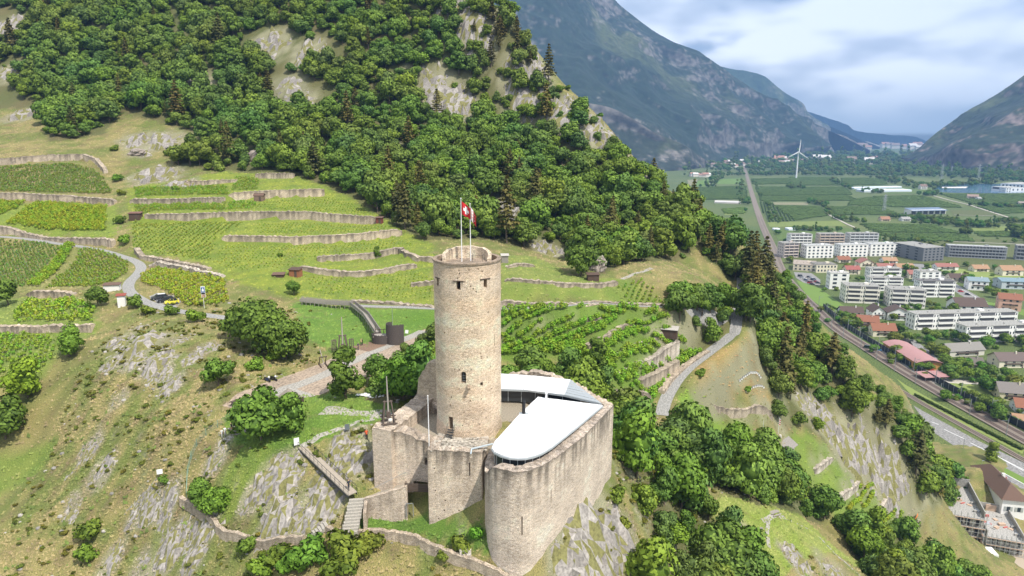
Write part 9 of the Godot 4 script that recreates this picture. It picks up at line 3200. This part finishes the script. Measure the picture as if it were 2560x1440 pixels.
	b.box(Transform3D(Basis.IDENTITY, Vector3(0, 105.5, 0.5)), Vector3(4.6, 4.8, 10.5))
	part("nacelle", b, white, wt_)
	b = Build.new()
	b.lathe(PackedVector2Array(V2([2.4,0,2.2,1.8,1.2,3.2,0.01,3.6])), 14)
	part("hub", b, white, wt_, Transform3D(Basis(Vector3.RIGHT, PI / 2), Vector3(0, 105.5, 5.6)))
	for i in 3:
		var blade := Build.new()
		for s in 10:
			var l0 := s / 10.0
			var l1 := (s + 1) / 10.0
			var w0 := lerpf(4.4, 1.0, l0) if s > 0 else 2.4
			var w1 := lerpf(4.4, 1.0, l1)
			var q := [Vector3(-w0 * 0.35, 2 + l0 * 46, 0), Vector3(w0 * 0.65, 2 + l0 * 46, -0.5 * (1 - l0)), Vector3(w1 * 0.65, 2 + l1 * 46, -0.5 * (1 - l1)), Vector3(-w1 * 0.35, 2 + l1 * 46, 0)]
			var t := Vector3(0, 0, 0.8 * (1.0 - l0) + 0.15)
			blade.quad(q[0] + t, q[1] + t, q[2] + t, q[3] + t); blade.quad(q[1] - t, q[0] - t, q[3] - t, q[2] - t)
			blade.quad(q[0] - t, q[0] + t, q[3] + t, q[3] - t); blade.quad(q[1] + t, q[1] - t, q[2] - t, q[2] + t)
		part("blade", blade, white, wt_, Transform3D(Basis(Vector3.BACK, TAU * i / 3.0 - 0.06), Vector3(0, 105.5, 6.6)))
	# lattice pylons
	for t in [["left of the two big lattice pylons before the right mountain", Vector2(1673, -2724), 62.0], ["right of the two big lattice pylons before the right mountain", Vector2(1725, -2587), 66.0], ["small distant lattice pylon between the big ones", Vector2(1911, -3046), 40.0], ["slim lattice mast over the dark orchards", Vector2(855, -1591), 40.0]]:
		o = thing("pylon", t[0], "pylon", Vector3(t[1].x, y, t[1].y), 0.3)
		var steel := mat("pylon_steel", Color(0.42, 0.44, 0.46), 0.5, 0.3)
		var h: float = t[2]
		for s in [[-1, -1], [-1, 1], [1, -1], [1, 1]]:
			b = Build.new()
			b.beam(Vector3(s[0] * h * 0.075, 0, s[1] * h * 0.075), Vector3(s[0] * 0.5, h, s[1] * 0.5), 0.5, 0.5)
			part("leg", b, steel, o)
		b = Build.new()
		for i in 9:
			var y0 := h * i / 9.0
			var y1 := h * (i + 1) / 9.0
			var r0 := lerpf(h * 0.075, 0.5, i / 9.0)
			var r1 := lerpf(h * 0.075, 0.5, (i + 1) / 9.0)
			for s in [-1.0, 1.0]:
				b.beam(Vector3(-r0, y0, s * r0), Vector3(r1, y1, s * r1), 0.25, 0.25); b.beam(Vector3(r0, y0, s * r0), Vector3(-r1, y1, s * r1), 0.25, 0.25)
		part("lattice", b, steel, o).set_meta("kind", "stuff")
		for k in 3:
			b = Build.new()
			var l: float = h * [0.16, 0.2, 0.15][k]
			b.beam(Vector3(-l, h * (0.68 + k * 0.12), 0), Vector3(l, h * (0.68 + k * 0.12), 0), 0.6, 0.8)
			part("cross_arm", b, steel, o)
	# far villages
	var wallm := mat("far_wall", Color(0.68, 0.64, 0.58), 0.9)
	var roofs := [mat("far_roof_red", Color(0.36, 0.2, 0.15), 0.9), mat("far_roof_brown", Color(0.25, 0.18, 0.15), 0.9), mat("far_roof_pale", Color(0.6, 0.58, 0.56), 0.9)]
	for v in [["village at the foot of the rocky spur", Vector2(1149, -3789), 60, 26, 20.0], ["village where the railway reaches the mountain", Vector2(1409, -4088), 170, 26, 26.0], ["industrial strip beyond the wind turbine", Vector2(1793, -4314), 330, 14, 40.0], ["farmsteads left of the bright fields", Vector2(796, -2931), 50, 8, 18.0], ["settlement far up the valley", Vector2(4409, -8549), 900, 36, 70.0], ["hamlet below the right mountain's tip", Vector2(2529, -4704), 120, 10, 26.0]]:
		for i in v[3]:
			var p: Vector2 = v[1] + Vector2(r.randf_range(-1, 1) * v[2], r.randf_range(-0.8, 0.8) * v[2])
			o = thing("far_house", "small pale house of the " + v[0], "house", Vector3(p.x, y, p.y), r.randf_range(-0.4, 0.4), "houses of the " + v[0])
			var s: float = v[4] * r.randf_range(0.7, 1.5)
			slab("wall", o, wallm, Vector3.ZERO, Vector3(s, s * 0.55, s * 0.7))
			b = Build.new()
			b.tint = Color.WHITE
			for q in [-1.0, 1.0]:
				b.quad(Vector3(-s * 0.55, s * 0.5, q * s * 0.42), Vector3(s * 0.55, s * 0.5, q * s * 0.42), Vector3(s * 0.55, s * 0.78, 0), Vector3(-s * 0.55, s * 0.78, 0))
			part("roof", b, roofs[r.randi() % 3], o)
